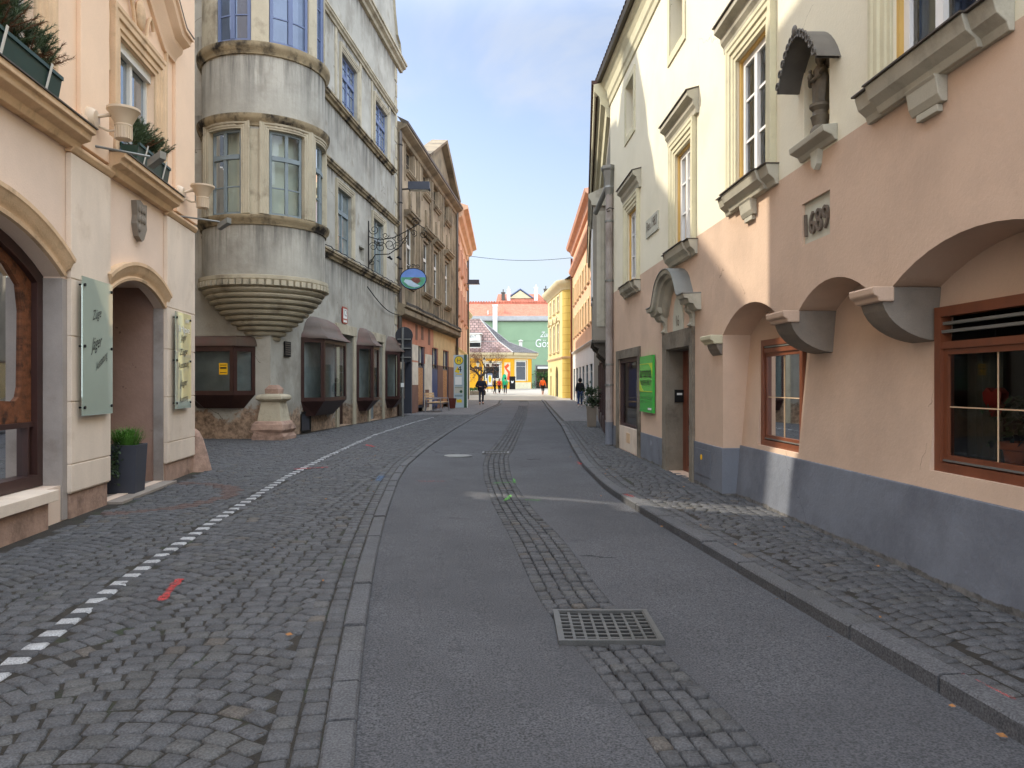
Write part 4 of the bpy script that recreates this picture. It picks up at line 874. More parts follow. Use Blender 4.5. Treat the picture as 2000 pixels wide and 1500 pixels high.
# canted shop bays with copper hoods
def shopbay(par,xa,xb,pr,z0,z1,zr,zt,xf=None,cant=.45,hood=True,blind=False,notice=False):
    tf=lambda q: q.xf(xf) if xf else q
    pl=[(xa,0),(xa+cant,-pr),(xb-cant,-pr),(xb,0)]
    b=MB(); fr=.09
    def strip(p,q,z0,z1,off=0.,th=.05):
        d=Vector((q[0]-p[0],q[1]-p[1])); L_=d.length; d/=L_; n=Vector((d.y,-d.x)); o=[Vector(p)+n*off,Vector(q)+n*off,Vector(q)-n*th,Vector(p)-n*th]
        vs=[(v.x,v.y,z) for z in (z0,z1) for v in o]; b.add(vs,[(0,1,5,4),(1,2,6,5),(2,3,7,6),(3,0,4,7),(3,2,1,0),(4,5,6,7)])
    for i in range(3):
        p,q=Vector(pl[i]),Vector(pl[i+1]); d=(q-p).normalized(); w_=.11
        strip(p,q,z0,z0+.13,.02); strip(p,q,z1-.16,z1,.02)
        strip(p,p+d*w_,z0+.13,z1-.16,.015); strip(q-d*w_,q,z0+.13,z1-.16,.015)
    # boarding below, tapering back to the wall
    k=.55; b.add([(xa,0,z0),(xa+cant,-pr,z0),(xb-cant,-pr,z0),(xb,0,z0),(xa+.35,0,zt),(xa+cant+.25,-pr*.35,zt),(xb-cant-.25,-pr*.35,zt),(xb-.35,0,zt)],[(0,1,5,4),(1,2,6,5),(2,3,7,6),(4,5,6,7)])
    b.add([(p[0],p[1],z1) for p in pl],[(0,1,2,3)]); b.add([(p[0],p[1],z0+.1) for p in pl],[(0,1,2,3)])
    s_=tf(b).obj('shop_bay',M['brownwood'],par)
    b=MB()
    for i in range(3):
        p,q=Vector(pl[i]),Vector(pl[i+1]); n=Vector(((q-p).y,-(q-p).x)).normalized()*-.03; p=p+n;q=q+n
        b.quad((p.x,p.y,z0+.1),(q.x,q.y,z0+.1),(q.x,q.y,z1-.1),(p.x,p.y,z1-.1))
    tf(b).obj('pane',M['glass'],s_)
    b=MB(); b.quad((xa+.05,-.05,z0+.1),(xb-.05,-.05,z0+.1),(xb-.05,-.05,z1-.1),(xa+.05,-.05,z1-.1)); tf(b).obj('backing',M['blind_back'],s_)
    if hood:
        b=MB(); prof=[(1.22,z1-.02),(1.2,z1+.02),(.98,z1+.12),(.82,z1+(zr-z1)*.3),(.72,z1+(zr-z1)*.5),(.62,z1+(zr-z1)*.68),(.42,z1+(zr-z1)*.85),(.12,zr)] if zr-z1>.4 else [(1.08,z1),(1.08,z1+.05),(1.0,z1+(zr-z1)*.5),(.85,z1+(zr-z1)*.85),(.4,zr)]
        xm=(xa+xb)/2; rows=[]
        for f,z in prof:
            e=.06+.5*(xb-xa)*(1-min(f,1.))*.55 if zr-z1>.4 else (1-f)*.3
            rows.append([(xa-.05+e,.02,z),(xa-.05+cant*.9+e*.7,-pr*f-.02,z),(xb+.05-cant*.9-e*.7,-pr*f-.02,z),(xb+.05-e,.02,z)])
        b.add([p for r in rows for p in r],[(4*i+j,4*i+j+1,4*i+j+5,4*i+j+4) for i in range(len(rows)-1) for j in range(3)]+[tuple(4*(len(rows)-1)+j for j in range(4)),(3,2,1,0)])
        tf(b).obj('bay_hood',M['copper'],s_,smooth=True)
    return s_
M['blind_back']=mat('pale paper backing',hx('#8d9494'),var=.3,scale=1.6)
shopbay(B,25.0,28.45,.62,1.06,3.22,4.0,.55,cant=.5); shopbay(B,31.35,33.15,.6,.95,3.3,4.05,.5,cant=.42); shopbay(B,36.1,37.95,.6,.92,3.25,4.0,.48,cant=.42)
side=lambda x,y,z:(C0+y,-x,z)
sb=shopbay(B,-2.65,-.48,.55,1.32,2.78,3.1,.92,xf=side,cant=.42)
t=empty('notice',F2.w(21.935,1.2,2.1),-.085,'yellow notice taped inside the dark shop bay beside the peach house','notice')
b=MB(); b.box(-.13,.13,-.003,.0,-.17,.17); b.obj('sheet',M['paperyellow'],t); b=MB(); b.box(-.1,.1,-.006,-.003,.0,.05); b.box(-.1,.1,-.006,-.003,.1,.12); b.box(-.1,.1,-.006,-.003,-.12,-.1); b.obj('print',M['black'],t)
# oriel
OC=(22.95,.366); TH=-156.7*PI/180; RO=1.8
def bend(x,y,z): a=TH+x/RO; r=RO-y; return (OC[0]+r*math.cos(a),OC[1]+r*math.sin(a),z)
dg=lambda a: a*PI/180*RO
LW=[(-58,-21),(3.5,37.5),(53,88)]; UW=[(-48,-12),(3.5,44),(56,86)]
def oriel_wall():
    b=MB(); zs=[4.75,6.5,8.92,11.4,14.2,17.2]; us=sorted(set([round(q,3) for q in np.arange(-112,113,7)]+[q for p in LW+UW for q in p]))
    for i in range(len(us)-1):
        um=(us[i]+us[i+1])/2
        for j in range(len(zs)-1):
            hole=(j==1 and any(p<um<q for p,q in LW)) or (j==3 and any(p<um<q for p,q in UW))
            if hole: continue
            x0,x1=dg(us[i]),dg(us[i+1]); b.k=1 if j in (1,3) else 0; b.quad((x0,0,zs[j]),(x1,0,zs[j]),(x1,0,zs[j+1]),(x0,0,zs[j+1]))
    b.k=1
    for ws,z0,z1 in ((LW,6.5,8.92),(UW,11.4,14.2)):
        for p,q in ws:
            for u in (p,q): x=dg(u); b.quad((x,0,z0),(x,.22,z0),(x,.22,z1),(x,0,z1))
            n=6
            for k in range(n):
                x0,x1=dg(p+(q-p)*k/n),dg(p+(q-p)*(k+1)/n)
                for z in (z0,z1): b.quad((x0,0,z),(x1,0,z),(x1,.22,z),(x0,.22,z))
    return b.xf(bend).obj('oriel',[M['oriel_plaster'],M['oriel_trim']],B,smooth=True)
OR=oriel_wall()
b=MB(); us=np.arange(-112,113,7)
for i in range(len(us)-1): x0,x1=dg(us[i]),dg(us[i+1]); b.quad((x0,.5,4.8),(x1,.5,4.8),(x1,.5,15),(x0,.5,15))
b.xf(bend).obj('oriel_core',M['whiteblind'],OR,smooth=True)
for i,(p,q) in enumerate(LW):
    w=window(B,dg(p)+.02,dg(q)-.02,6.5,8.92,.1,.075,'greywood','glass',2,(.33,),.68,.1,xf=bend)
    b=MB(); x0,x1=dg(p),dg(q); path=[(x0,6.5),(x0,8.92)]+[(x0+(x1-x0)*k/6,8.92) for k in range(1,6)]+[(x1,8.92),(x1,6.5)]
    b.sweep(path,[(u*.95,v*.9) for u,v in SUR]); b.xf(bend).obj('surround',M['oriel_trim'],w)
for i,(p,q) in enumerate(UW):
    window(B,dg(p)+.02,dg(q)-.02,11.4,14.2,.05,.1,'bluewood','sky_tint_pane',2,(.28,.6),None,.14,xf=bend)
b=MB()
for u in np.arange(-100,101,.1):
    pass
LA0,LA1=TH-1.95,TH+1.95
def ring(prof,m,name,par=None): b=MB(); b.lathe([(RO+r*.78,z) for r,z in prof],OC,56,LA0,LA1); return b.obj(name,M[m],par or B,smooth=True)
ring([(-.02,11.02),(.06,11.04),(.09,11.14),(.17,11.2),(.2,11.3),(.2,11.36),(-.02,11.4)],'ledge_stone','oriel_band',OR)
ring([(-.02,8.98),(.05,9.0),(.07,9.1),(.14,9.15),(.19,9.25),(.2,9.32),(-.02,9.38)],'ledge_stone','oriel_band',OR)
ring([(-.02,6.18),(.05,6.2),(.08,6.28),(.15,6.34),(.18,6.42),(.18,6.46),(-.02,6.5)],'ledge_stone','oriel_band',OR)
ring([(-.02,16.6),(.1,16.7),(.2,16.9),(.28,17.05),(-.02,17.2)],'oriel_trim','oriel_band',OR)
b=MB(); b.lathe([(RO+.3,17.1),(RO*.95,17.5),(RO*.75,18.6),(RO*.35,19.8),(0,20.7)],OC,40); b.obj('oriel_roof',M['copper'],OR,smooth=True)
# ribbed corbel under the oriel
prof=[(RO+.02,4.78),(RO+.1,4.76),(RO+.1,4.66),(RO+.06,4.62),(RO+.02,4.48),(RO-.02,4.46)]; nr=11
for k in range(nr):
    t=k/(nr-1); r=RO*(1.-.02)*(1-t**1.25*.86); z=4.46-1.5*t; dz=1.5/(nr-1); prof+=[(r-.045,z-.02),(r+.02,z-dz*.25),(r+.035,z-dz*.5),(r+.0,z-dz*.85)]
prof+=[(.12,2.9),(0,2.85)]
b=MB(); b.lathe(prof,OC,64,LA0,LA1); cb=b.obj('oriel_corbel',M['oriel_trim'],B,smooth=True)
b=MB()
for k in range(36):
    a=LA0+(LA1-LA0)*(k+.5)/36; c_,s_=math.cos(a),math.sin(a); n0=len(b.v); b.box(-.07,.07,-.1,.04,4.48,4.63); b.xf(lambda X,Y,Z:(OC[0]+(RO+.02-Y)*c_-X*s_,OC[1]+(RO+.02-Y)*s_+X*c_,Z),n0)
b.obj('dentils',M['oriel_trim'],cb)
# corner pedestal
t=on(F2,'corner_pedestal',22.4,-.15,0,'weathered stone pedestal with a moulded cap standing at the oriel corner','pedestal')
def sq(b,prof,rot=.0,jit=0.):
    for r,z in prof: b.v+=[(r*sx*1.0+random.uniform(-jit,jit),r*sy+random.uniform(-jit,jit),z) for sx,sy in ((-1,-1),(0,-1.02),(1,-1),(1.02,0),(1,1),(0,1),(-1,1),(-1,0))]
    n=len(prof); b.f+=[(i*8+j,i*8+(j+1)%8,i*8+8+(j+1)%8,i*8+8+j) for i in range(n-1) for j in range(8)]+[tuple(8*(n-1)+j for j in range(8))]; b.m=[0]*len(b.f); return b
random.seed(5)
sq(MB(),[(.5,-.1),(.49,.1),(.46,.2),(.5,.3),(.47,.45),(.41,.55)],jit=.03).obj('base',M['basestone'],t); sq(MB(),[(.37,.52),(.28,1.12)]).obj('shaft',M['oriel_trim'],t); sq(MB(),[(.28,1.12),(.34,1.15),(.4,1.2),(.4,1.28),(.34,1.33),(.2,1.36)],jit=.012).obj('cap',M['oriel_trim'],t); sq(MB(),[(.2,1.35),(.2,1.5),(.1,1.62)],jit=.02).obj('brick_stub',M['basestone'],t)
# rain pipe between the grey and the tan house
t=on(F2,'downpipe',38.62,-.12,0,'dark rain downpipe between the grey corner house and the tan house','downpipe')
b=MB(); b.tube([(0,0,-.1),(0,0,14.6),(0,.05,14.9),(.1,.25,15.2)],.12,10); b.obj('pipe',M['tin'],t,smooth=True); b=MB(); [b.lathe([(.12,z),(.145,z),(.145,z+.06),(.12,z+.06)],n=12) for z in (1.2,4.2,7.6,11.,14.)]; b.obj('collar',M['iron'],t)
# wrought iron bracket with the oval painted sign
F2n=lambda x,y,z: F2.w(x,y,z)
t=empty('sign_bracket',F2n(33.1,-.03,0),0,'black wrought iron scroll bracket fixed to the grey house','bracket')
b=MB(); b.tube([(0,0,6.75),(0,0,8.9)],.025,6); b.tube([(.02,0,6.95),(.3,0,7.4),(.9,0,7.42),(1.4,0,7.75),(1.75,0,8.3)],.022,6); b.tube([(0,0,8.2),(.5,0,8.05),(1.1,0,8.15),(1.7,0,8.45),(2.2,0,8.75),(2.5,0,8.55)],.022,6)
b.obj('frame_bars',M['iron'],t,smooth=True); b=MB()
def scroll(cx,cz,r,a0,turns,sg=1,rr=.016):
    n=int(22*turns); b.tube([(cx+r*(1-.75*i/n)*math.cos(a0+sg*2*PI*turns*i/n),0,cz+r*(1-.75*i/n)*math.sin(a0+sg*2*PI*turns*i/n)) for i in range(n+1)],rr,5)
for q in ((.24,8.5,.22,PI,1.4,1),(.2,7.75,.2,PI,1.5,-1),(.55,7.72,.25,0,1.4,1),(.5,8.0,.24,PI,1.3,1),(.95,7.85,.3,PI*.5,1.5,-1),(1.25,7.75,.22,0,1.3,1),(1.35,8.1,.18,PI,1.3,-1),(.16,7.05,.14,PI*.5,1.3,1),(1.6,8.0,.16,0,1.4,1),(2.1,8.85,.2,PI,1.4,-1),(2.42,8.3,.2,PI*.5,1.4,-1),(2.0,8.35,.16,PI*1.5,1.4,1),(.75,8.25,.15,0,1.3,-1)): scroll(*q)
b.obj('scrollwork',M['iron'],t,smooth=True)
for x in (.95,1.35):
    b=MB(); b.lathe([(0,.12),(.05,.12),(.05,.02),(.09,-.08),(.0,-.08)],n=12); b.xf(lambda X,Y,Z,x=x:(x+X*.8+Z*.7,Y,7.25+Z*-.6+X*.5)); b.obj('spotlight',M['blackcloth'],t,smooth=True)
t=empty('hanging_sign',F2n(33.1,-.03,0),0,'oval painted sign showing a river landscape, hanging from the iron bracket','sign'); cx,cz=1.98,6.32
el=lambda a,k=1.: (cx+.56*k*math.cos(a),cz+.45*k*math.sin(a))
b=MB(); b.plate([el(2*PI*i/40) for i in range(40)],-.025,.025); pb=b.obj('painted_board',M['paint_sky'],t)
lo=[el(2*PI*i/40,.97) for i in range(40)]
b=MB(); q=[(x,z) for x,z in lo if z<cz+.08]; b.plate(sorted([p for p in q],key=lambda p:math.atan2(p[1]-cz+.2,p[0]-cx)),-.03,-.025); b.obj('painted_fields',M['paint_field'],pb)
b=MB(); b.plate([(cx-.35,cz-.02),(cx-.1,cz-.06),(cx+.1,cz-.2),(cx+.32,cz-.32),(cx+.05,cz-.38),(cx-.2,cz-.3),(cx-.42,cz-.12)],-.034,-.03); b.obj('painted_river',M['paint_river'],pb)
b=MB(); b.plate([(cx-.12,cz-.02),(cx+.05,cz+.06),(cx+.26,cz+.04),(cx+.34,cz-.1),(cx+.2,cz-.22),(cx+.02,cz-.15)],-.038,-.034); b.obj('painted_town',M['paint_roof'],pb)
b=MB(); b.tube([(cx+.57*math.cos(2*PI*i/40),0,cz+.46*math.sin(2*PI*i/40)) for i in range(40)],.03,6,True); b.tube([(cx-.05,0,cz+.46),(cx-.05,0,8.36)],.012,5); b.obj('rim',M['iron'],t,smooth=True)
b=MB(); scroll(cx-.2,cz+.54,.1,0,1.3); scroll(cx+.2,cz+.54,.1,PI,1.3,-1); scroll(cx,cz+.58,.08,0,1.3); b.obj('crest',M['iron'],t,smooth=True)
def headlamp(loc,rz,label,arm=.5):
    t=empty('street_lamp',loc,rz,label,'street lamp'); b=MB(); b.tube([(0,0,0),(arm,0,.05)],.05,8); b.obj('arm',M['tin'],t); b=MB(); b.box(arm-.1,arm+1.0,-.2,.2,.02,.38); b.box(arm-.08,arm+1.05,-.22,.22,-.04,.03); b.obj('lamp_housing',M['planter'],t); b=MB(); b.box(arm,arm+.95,-.16,.16,-.06,-.041); b.obj('lens',M['lampwhite'],t); return t
headlamp(F2.w(38.9,-.1,11.8),0,'dark box shaped street lamp on an arm beside the tall downpipe')
# ================================================================ L3 tan house with painted shop front
Cc=F2.empty('tan_house','soot stained tan house with a gabled roof and a painted, boarded up shop front','house')
x0,x1=38.46,57.3
ax=[41.35,45.85,49.2,53.35]; TW=[(a-.95,a+.95,7.2,10.4) for a in ax]; UWn=[(a-.95,a+.95,13.25,14.6) for a in ax]
MB().wall(rect(x0,x1,5.6,15.),[rect(*q) for q in TW+UWn],0,.22).obj('wall',M['tan_plaster'],Cc)
SB=[(43.7,45.7,.35,3.9),(47.9,50.0,.1,4.0),(51.9,54.2,.35,4.0)]; DR=(39.3,42.0,.0,4.4)
patches=[(x0,42.6,'mural_or'),(42.6,44.6,'mural_or'),(44.6,48.6,'mural_or'),(48.6,x1,'mural_ye')]
MB().wall(rect(x0,x1,2.9,5.2),[[(h[0],2.9001),(h[1],2.9001),(h[1],h[3]),(h[0],h[3])] for h in SB+[DR]],0,.2).obj('shop_front',M['mural_or'],Cc)
pieces=[(42.0,43.7,'mural_wh'),(45.7,47.9,'mural_wh'),(50.,51.9,'mural_br'),(54.2,x1,'mural_br'),(x0,39.3,'mural_br')]
for a,c,m in pieces:
    b=MB(); b.box(a,c,0,.2,-.1,2.9); b.obj('shop_pier',M[m],Cc)
for a,c,z0,z1,m in ((42.02,43.68,3.0,3.9,'mural_wh'),(45.72,47.88,2.9,3.5,'mural_wh'),(48.4,x1-.02,4.05,5.18,'mural_ye'),(50.02,51.88,2.9,4.04,'mural_ye'),(54.22,x1-.02,2.9,4.04,'mural_ye'),(42.9,43.5,4.2,5.1,'mural_br'),(44.5,45.2,4.3,5.1,'mural_br'),(46.6,47.3,4.1,5.1,'mural_br'),(42.02,43.68,.0,1.6,'mural_br'),(45.72,46.9,.2,1.3,'mural_br')):
    b=MB(); b.box(a,c,-.008,.0,z0,z1); b.obj('painted_patch',M[m],Cc)
for i,(a,c,z0,z1) in enumerate(SB):
    b=MB(); b.box(a,a+.1,.1,.18,z0,z1); b.box(c-.45,c,.06,.18,z0,z1); b.box(a,c,.08,.18,2.62,2.72); b.box((a+c)/2-.25,(a+c)/2-.15,.1,.18,2.7,z1); b.box(a,c,.08,.18,z0-.12,z0+.06); f_=b.obj('shop_window',M['navy'],Cc)
    b=MB(); b.quad((a,.15,2.7),(c,.15,2.7),(c,.15,z1),(a,.15,z1)); b.obj('pane',M['blind_pane'],f_)
    if i!=1: b=MB(); b.box(a+.1,c-.45,.05,.1,z0+.06,2.62); b.obj('board',M['osb'],f_)
    else: b=MB(); b.box(a+.1,c-.1,.02,.1,z0+.06,2.62); b.obj('blue_leaf',M['blue_door'],f_)
b=MB(); b.box(DR[0],DR[1],.5,.56,0,4.4); b.box(DR[0],DR[0]+.1,0,.5,0,4.4); b.box(DR[1]-.25,DR[1],-.02,.5,0,4.4); b.box(DR[0],DR[1],.1,.5,4.3,4.4); b.obj('door',M['planter'],Cc)
b=MB(); b.mould(x0,x1+.05,[(0,5.15),(.3,5.2),(.42,5.3),(.42,5.55),(.36,5.6),(.5,5.66),(.5,5.74),(0,5.9)]); b.obj('shop_cornice',M['tan_trim'],Cc)
b=MB(); [b.tube([(x0+.2+k*.04,-.46,5.78+.05*k)]+[(x0+(x1-x0)*i/12,-.46+.02*(i%2),5.78+.05*k+.03*(i%3)) for i in range(1,13)],.022,5) for k in range(3)]; b.obj('cables',M['iron'],Cc)
for i,(a,c,z0,z1) in enumerate(TW):
    w=window(Cc,a,c,z0,z1,.16,.1,'creamwood','dark_pane',2,(.35,),.66,.14); b=MB(); b.mould(a-.35,c+.35,LED(z1+.25,.42,.4)); b.obj('hood',M['tan_trim'],w); ledge(w,a-.2,c+.2,z0-.28,.25,.26,M['tan_trim'])
    [MB().box(p_,p_+.3,-.06,.0,z0-.2,z1+.25).obj('jamb_strip',M['tan_trim'],w) for p_ in (a-.3,c)]
    b=MB(); b.box(a,c,-.04,0,5.95,z0-.4); b.obj('apron_panel',M['tan_panel'],w)
    b=MB(); b.box((a+c)/2-.2,(a+c)/2+.2,-.09,0,11.35,12.3); b.box((a+c)/2-.12,(a+c)/2+.12,-.12,-.09,11.5,12.15); b.obj('stucco_block',M['tan_trim'],Cc)
for i,(a,c,z0,z1) in enumerate(UWn):
    w=window(Cc,a,c,z0,z1,.2,.08,'tan_trim','dark_pane',2,(.5,),None); ledge(w,a-.15,c+.15,z0-.26,.24,.26,M['tan_trim'])
    b=MB(); b.sweep([(a-.12,z0-.6),(a-.12,z1+.02),(c+.12,z1+.02),(c+.12,z0-.6)],[(0,0),(0,.06),(.12,.06),(.12,0)]); b.obj('surround',M['tan_trim'],w)
for x in (x0+.45,43.6,47.5,51.3,55.2,x1-.5):
    for dx in (-.3,.3): b=MB(); b.box(x+dx-.13,x+dx+.13,-.07,0,5.9,14.62); b.obj('pilaster_strip',M['tan_trim'],Cc)
b=MB(); b.mould(x0,x1+.3,[(0,14.62),(.1,14.65),(.16,14.8),(.38,14.9),(.52,14.98),(.52,15.1),(0,15.25)]); b.obj('cornice',M['tan_trim'],Cc)
b=MB(); b.mould(x0,x1+.3,[(.3,15.11),(.57,15.08),(.6,15.2),(0,15.5)]); b.obj('gutter',M['tin'],Cc)
MB().plate([(44.6,15.1),(55.4,15.1),(50.,17.7)],-.2,.3).obj('pediment',M['tan_panel'],Cc)
b=MB(); b.sweep([(44.2,15.15),(50.,17.85),(55.8,15.15)],[(-.05,-.4),(-.05,.6),(.15,.66),(.2,-.4)]); b.obj('pediment_cornice',M['tan_trim'],Cc)
shell(Cc,x0,x1,11,-.1,15.,M['tan_plaster'],3.4,M['darktile'])
# ================================================================ L4 orange house
F4=Fr((-4.34,57.2),(-.0103,1)); D=F4.empty('orange_house','orange house with deep orange window bays and a strong cornice, behind the bus stop','house')
LO=17.3; xa=[2.6,7.2,11.8,15.2]; wn=[(a-.7,a+.7,7.2,9.4) for a in xa]+[(a-.7,a+.7,11.,12.9) for a in xa]
MB().wall(rect(0,LO,-.2,15.2),[rect(*q) for q in wn],0,.18).obj('wall',M['orange_pl'],D); shell(D,0,LO,10,-.2,15.2,M['orange_pl'],3.,M['darktile'])
for q in wn:
    w=window(D,*q,.12,.08,'creamwood','dark_pane',2,(.66,)); b=MB(); b.sweep([(q[0],q[2]),(q[0],q[3]),(q[1],q[3]),(q[1],q[2])],[(0,0),(0,.1),(.22,.1),(.22,0)]); b.obj('surround',M['orange_deep'],w); ledge(w,q[0]-.2,q[1]+.2,q[2]-.18,.2,.18,M['orange_deep'])
b=MB(); b.box(0,LO,-.03,0,-.2,4.35); b.obj('ground_floor',M['yellow_pl'],D); b=MB(); b.mould(0,LO,LED(4.35,.12,.25)); b.obj('string_course',M['yellow_pl'],D)
for a in (4.9,9.5,13.6): b=MB(); b.box(a-.5,a+.5,-.05,0,4.7,14.); b.obj('wall_panel',M['orange_deep'],D)
b=MB(); b.mould(-.1,LO+.25,[(0,13.9),(.15,14.),(.2,14.4),(.5,14.6),(.6,15.),(.95,15.15),(.95,15.4),(0,15.7)]); b.obj('cornice',M['orange_pl'],D)
for a in (3.5,8.,12.5): b=MB(); b.box(a-.7,a+.7,-.035,-.03,.0,2.9); d=b.obj('door',M['brownwood'],D)
[MB().tube([(x,-.13,0),(x,-.13,15)],.1,8).obj('downpipe',M['tin'],D,smooth=True) for x in (-.15,LO-.2)]
headlamp(F4.w(13.6,-.15,11.2),0,'grey street lamp box on the orange house against the sky',.2)
# ================================================================ R1 cream and salmon house, right
FU=Fr((3.626,0),(.045,-1)); G=FU.empty('arcaded_house','cream and salmon house on corbelled arches with a grey plinth, along the right side','house')
SH=(-19.15,-16.85,.02,2.28); DO=(-14.2,-12.65,0,2.3); PI_=-11.03; WE=-20.46; EA=4.0
MB().wall(rect(WE,PI_,-.1,4.1),[rect(*SH),rect(*DO),rect(-16.03,-14.94,4.098-.0,4.099)][:2],0,.3).obj('wall',M['pink_r'],G)
# overhanging storey on arches
ar=[(-11.03,-8.85,2.38,.36),(-8.42,-6.86,2.48,.26),(-6.52,-4.3,2.5,.3),(-3.9,-2.0,2.48,.27),(-1.6,.6,2.48,.3)]
bot=[]
for q in ar: bot+=arc(*q,12)
bot=[(PI_,2.38)]+bot[1:]+[(EA,2.48)]
TAB=(-8.33,-7.67,3.2,3.66)
MB().wall(bot+[(EA,4.1),(PI_,4.1)],[rect(*TAB)],0,.035).obj('overhang_wall',M['pink_r'],G)
b=MB(); b.add([(x,0,z) for x,z in bot]+[(x,.6,z) for x,z in bot],[(i,i+1,len(bot)+i+1,len(bot)+i) for i in range(len(bot)-1)]); b.obj('soffit',M['pink_r'],G,smooth=True)
W5=(-10.42,-9.08,.8,2.26); W6=(-6.45,-4.35,.9,2.31); shear=lambda x,y,z:(x,y+.22+.085*z,z)
MB().wall(rect(PI_,EA,.74,2.9),[rect(*W5),rect(*W6),rect(-2.6,-.6,.9,2.31)],0,.1).xf(shear).obj('recessed_wall',M['pink_r'],G)
b=MB(); b.box(PI_,EA,-.03,.3,-.1,.74); b.xf(shear).obj('plinth',M['plinth'],G)
b=MB(); b.quad((PI_,0,-.1),(PI_,.6,-.1),(PI_,.6,2.4),(PI_,0,2.4)); b.obj('pier_return',M['pink_r'],G)
b=MB(); b.box(PI_-1.52,PI_+.018,-.02,.3,-.1,.7); b.obj('plinth',M['plinth'],G); b=MB(); b.box(-16.55,-14.5,-.02,.0,-.1,.58); b.obj('plinth',M['plinth'],G); b=MB(); b.box(WE,-19.35,-.02,0,-.1,.55); b.obj('plinth',M['plinth'],G)
b=MB(); b.box(-12.35,-11.55,-.028,-.02,.18,.6); h=b.obj('meter_hatch',M['plinth'],G); b=MB(); b.lathe([(0,0),(.045,0),(.045,.006),(0,.006)],n=12); b.xf(lambda X,Y,Z:(-12.0+X,-.03-Z,.47+Y)); b.obj('sticker',M['paperyellow'],h)
for s0,s1,zt in ((-11.5,-11.05,2.38),(-8.86,-8.41,2.48),(-6.87,-6.5,2.5),(-4.31,-3.88,2.49),(-2.01,-1.58,2.48)):
    b=MB(); n=10; pr=[(-.5,zt),(.12,zt),(.12,zt-.05)]+[(.1-.6*(1-math.cos(PI/2*i/n)),zt-.08-.4*math.sin(PI/2*i/n)) for i in range(n+1)]
    b.ext(pr,lambda v,z,t:(t,-v,z),s0,s1); c=b.obj('corbel',M['soffit'],G)
    b=MB(); b.mould(s0-.03,s1+.03,[(.0,zt-.13),(.14,zt-.13),(.15,zt-.09),(.19,zt-.07),(.2,zt-.0),(.0,zt+.0)]); b.obj('corbel_cap',M['trim_pale'] if s0<-11 else M['pink_r'],c)
# stained wood windows under the arches
def wood_window(q,vent,label=None):
    x0,x1,z0,z1=q; y=.22+.085*1.5+.03; f=.085
    b=MB()
    for a,c in ((x0,x0+f),(x1-f,x1)): b.box(a,c,y-.04,y+.06,z0,z1)
    zt=z1-(.3 if vent else .12)
    b.box(x0+f,x1-f,y-.04,y+.06,z0,z0+f*.9); b.box(x0+f,x1-f,y-.04,y+.06,z1-f,z1); b.box(x0+f,x1-f,y-.03,y+.06,zt-.06,zt)
    g=.05
    for a,c in ((x0+f,x0+f+g),(x1-f-g,x1-f)): b.box(a,c,y-.01,y+.05,z0+f,zt-.06)
    b.box(x0+f+g,x1-f-g,y-.01,y+.05,z0+f,z0+f+.06); b.box(x0+f+g,x1-f-g,y-.01,y+.05,zt-.11,zt-.06)
    w=b.obj('window',M['brown_frame'],G); tag(w,label)
    b=MB(); b.box(x0+f,x1-f,y-.02,y-.01,z0+f+.005,z0+f+.02)
    b.obj('metal_trim',M['zinc'],w)
    for i in range(2 if vent else 1): MB().box(x0+f,x1-f,y-.03+.01*i,y+.04,zt+(.075+.07*i if vent else .01),zt+(.1+.07*i if vent else .03)).obj('vent_slat',M['zinc'],w)
    b=MB(); xm=(x0+x1)/2 if x1-x0<1.6 else x0+.72; zm=(z0+zt)/2
    xs=[xm] if x1-x0<1.6 else [xm,xm+.62]
    for x in xs: b.box(x-.005,x+.005,y+.012,y+.018,z0+f+.06,zt-.11)
    b.box(x0+f+g,x1-f-g,y+.011,y+.0185,zm-.005,zm+.005); b.obj('glazing_bars',M['trim_l'],w)
    b=MB(); b.quad((x0+f,y+.02,z0+f),(x1-f,y+.02,z0+f),(x1-f,y+.02,zt-.06),(x0+f,y+.02,zt-.06)); b.obj('pane',M['glass'],w)
    b=MB(); ya,yb=y+.1,y+1.6; xa_,xb_=x0-.2,x1+.2; za,zb=z0+.02,z1+.1
    b.add([(xa_,ya,za),(xb_,ya,za),(xb_,yb,za),(xa_,yb,za),(xa_,ya,zb),(xb_,ya,zb),(xb_,yb,zb),(xa_,yb,zb)],[(0,1,2,3),(4,5,6,7),(1,2,6,5),(2,3,7,6),(3,0,4,7)]); b.obj('room',M['interior'],w)
    b=MB(); vs=[]
    for i in range(30): t=i/29; vs+=[(x0+f+(x1-x0)*.2*t,y+.2+.02*math.sin(t*34),z0+.05),(x0+f+(x1-x0)*.2*t,y+.2+.02*math.sin(t*34),zt)]
    b.add(vs,[(2*i,2*i+2,2*i+3,2*i+1) for i in range(29)]); b.obj('curtain',M['net'],w,smooth=True)
    return y
M['net']=mat('dim net curtain',hx('#4d4d46'),var=.25,scale=5,stretch=.1)
wood_window(W5,0); yw=wood_window(W6,1); wood_window((-2.6,-.6,.9,2.31),1)
def pot_plant(x,y,z,hr,label,plabel,n,col):
    t=on(FU,'flower_pot',x,y,z,label,'flower pot'); b=MB(); b.lathe([(0,0),(.09,0),(.13,.2),(.15,.2),(.15,.26),(.125,.26),(.12,.22),(0,.22)],n=20); b.obj('pot',M['terracotta'],t,smooth=True)
    p=on(FU,'house_plant',x,y,z+.22,plabel,'plant'); b=MB(); pts=[(random.gauss(0,hr*.5),random.gauss(0,.08),random.uniform(0,hr*1.6)) for i in range(60)]; leaves(b,pts,.045,n,.03); b.obj('leaves',M[col],p,smooth='raw')
pot_plant(-5.72,yw+.2,.94,.26,'terracotta pot standing inside the big brown window','leafy dark plant in the terracotta pot inside the big window',260,'leaf_dark')
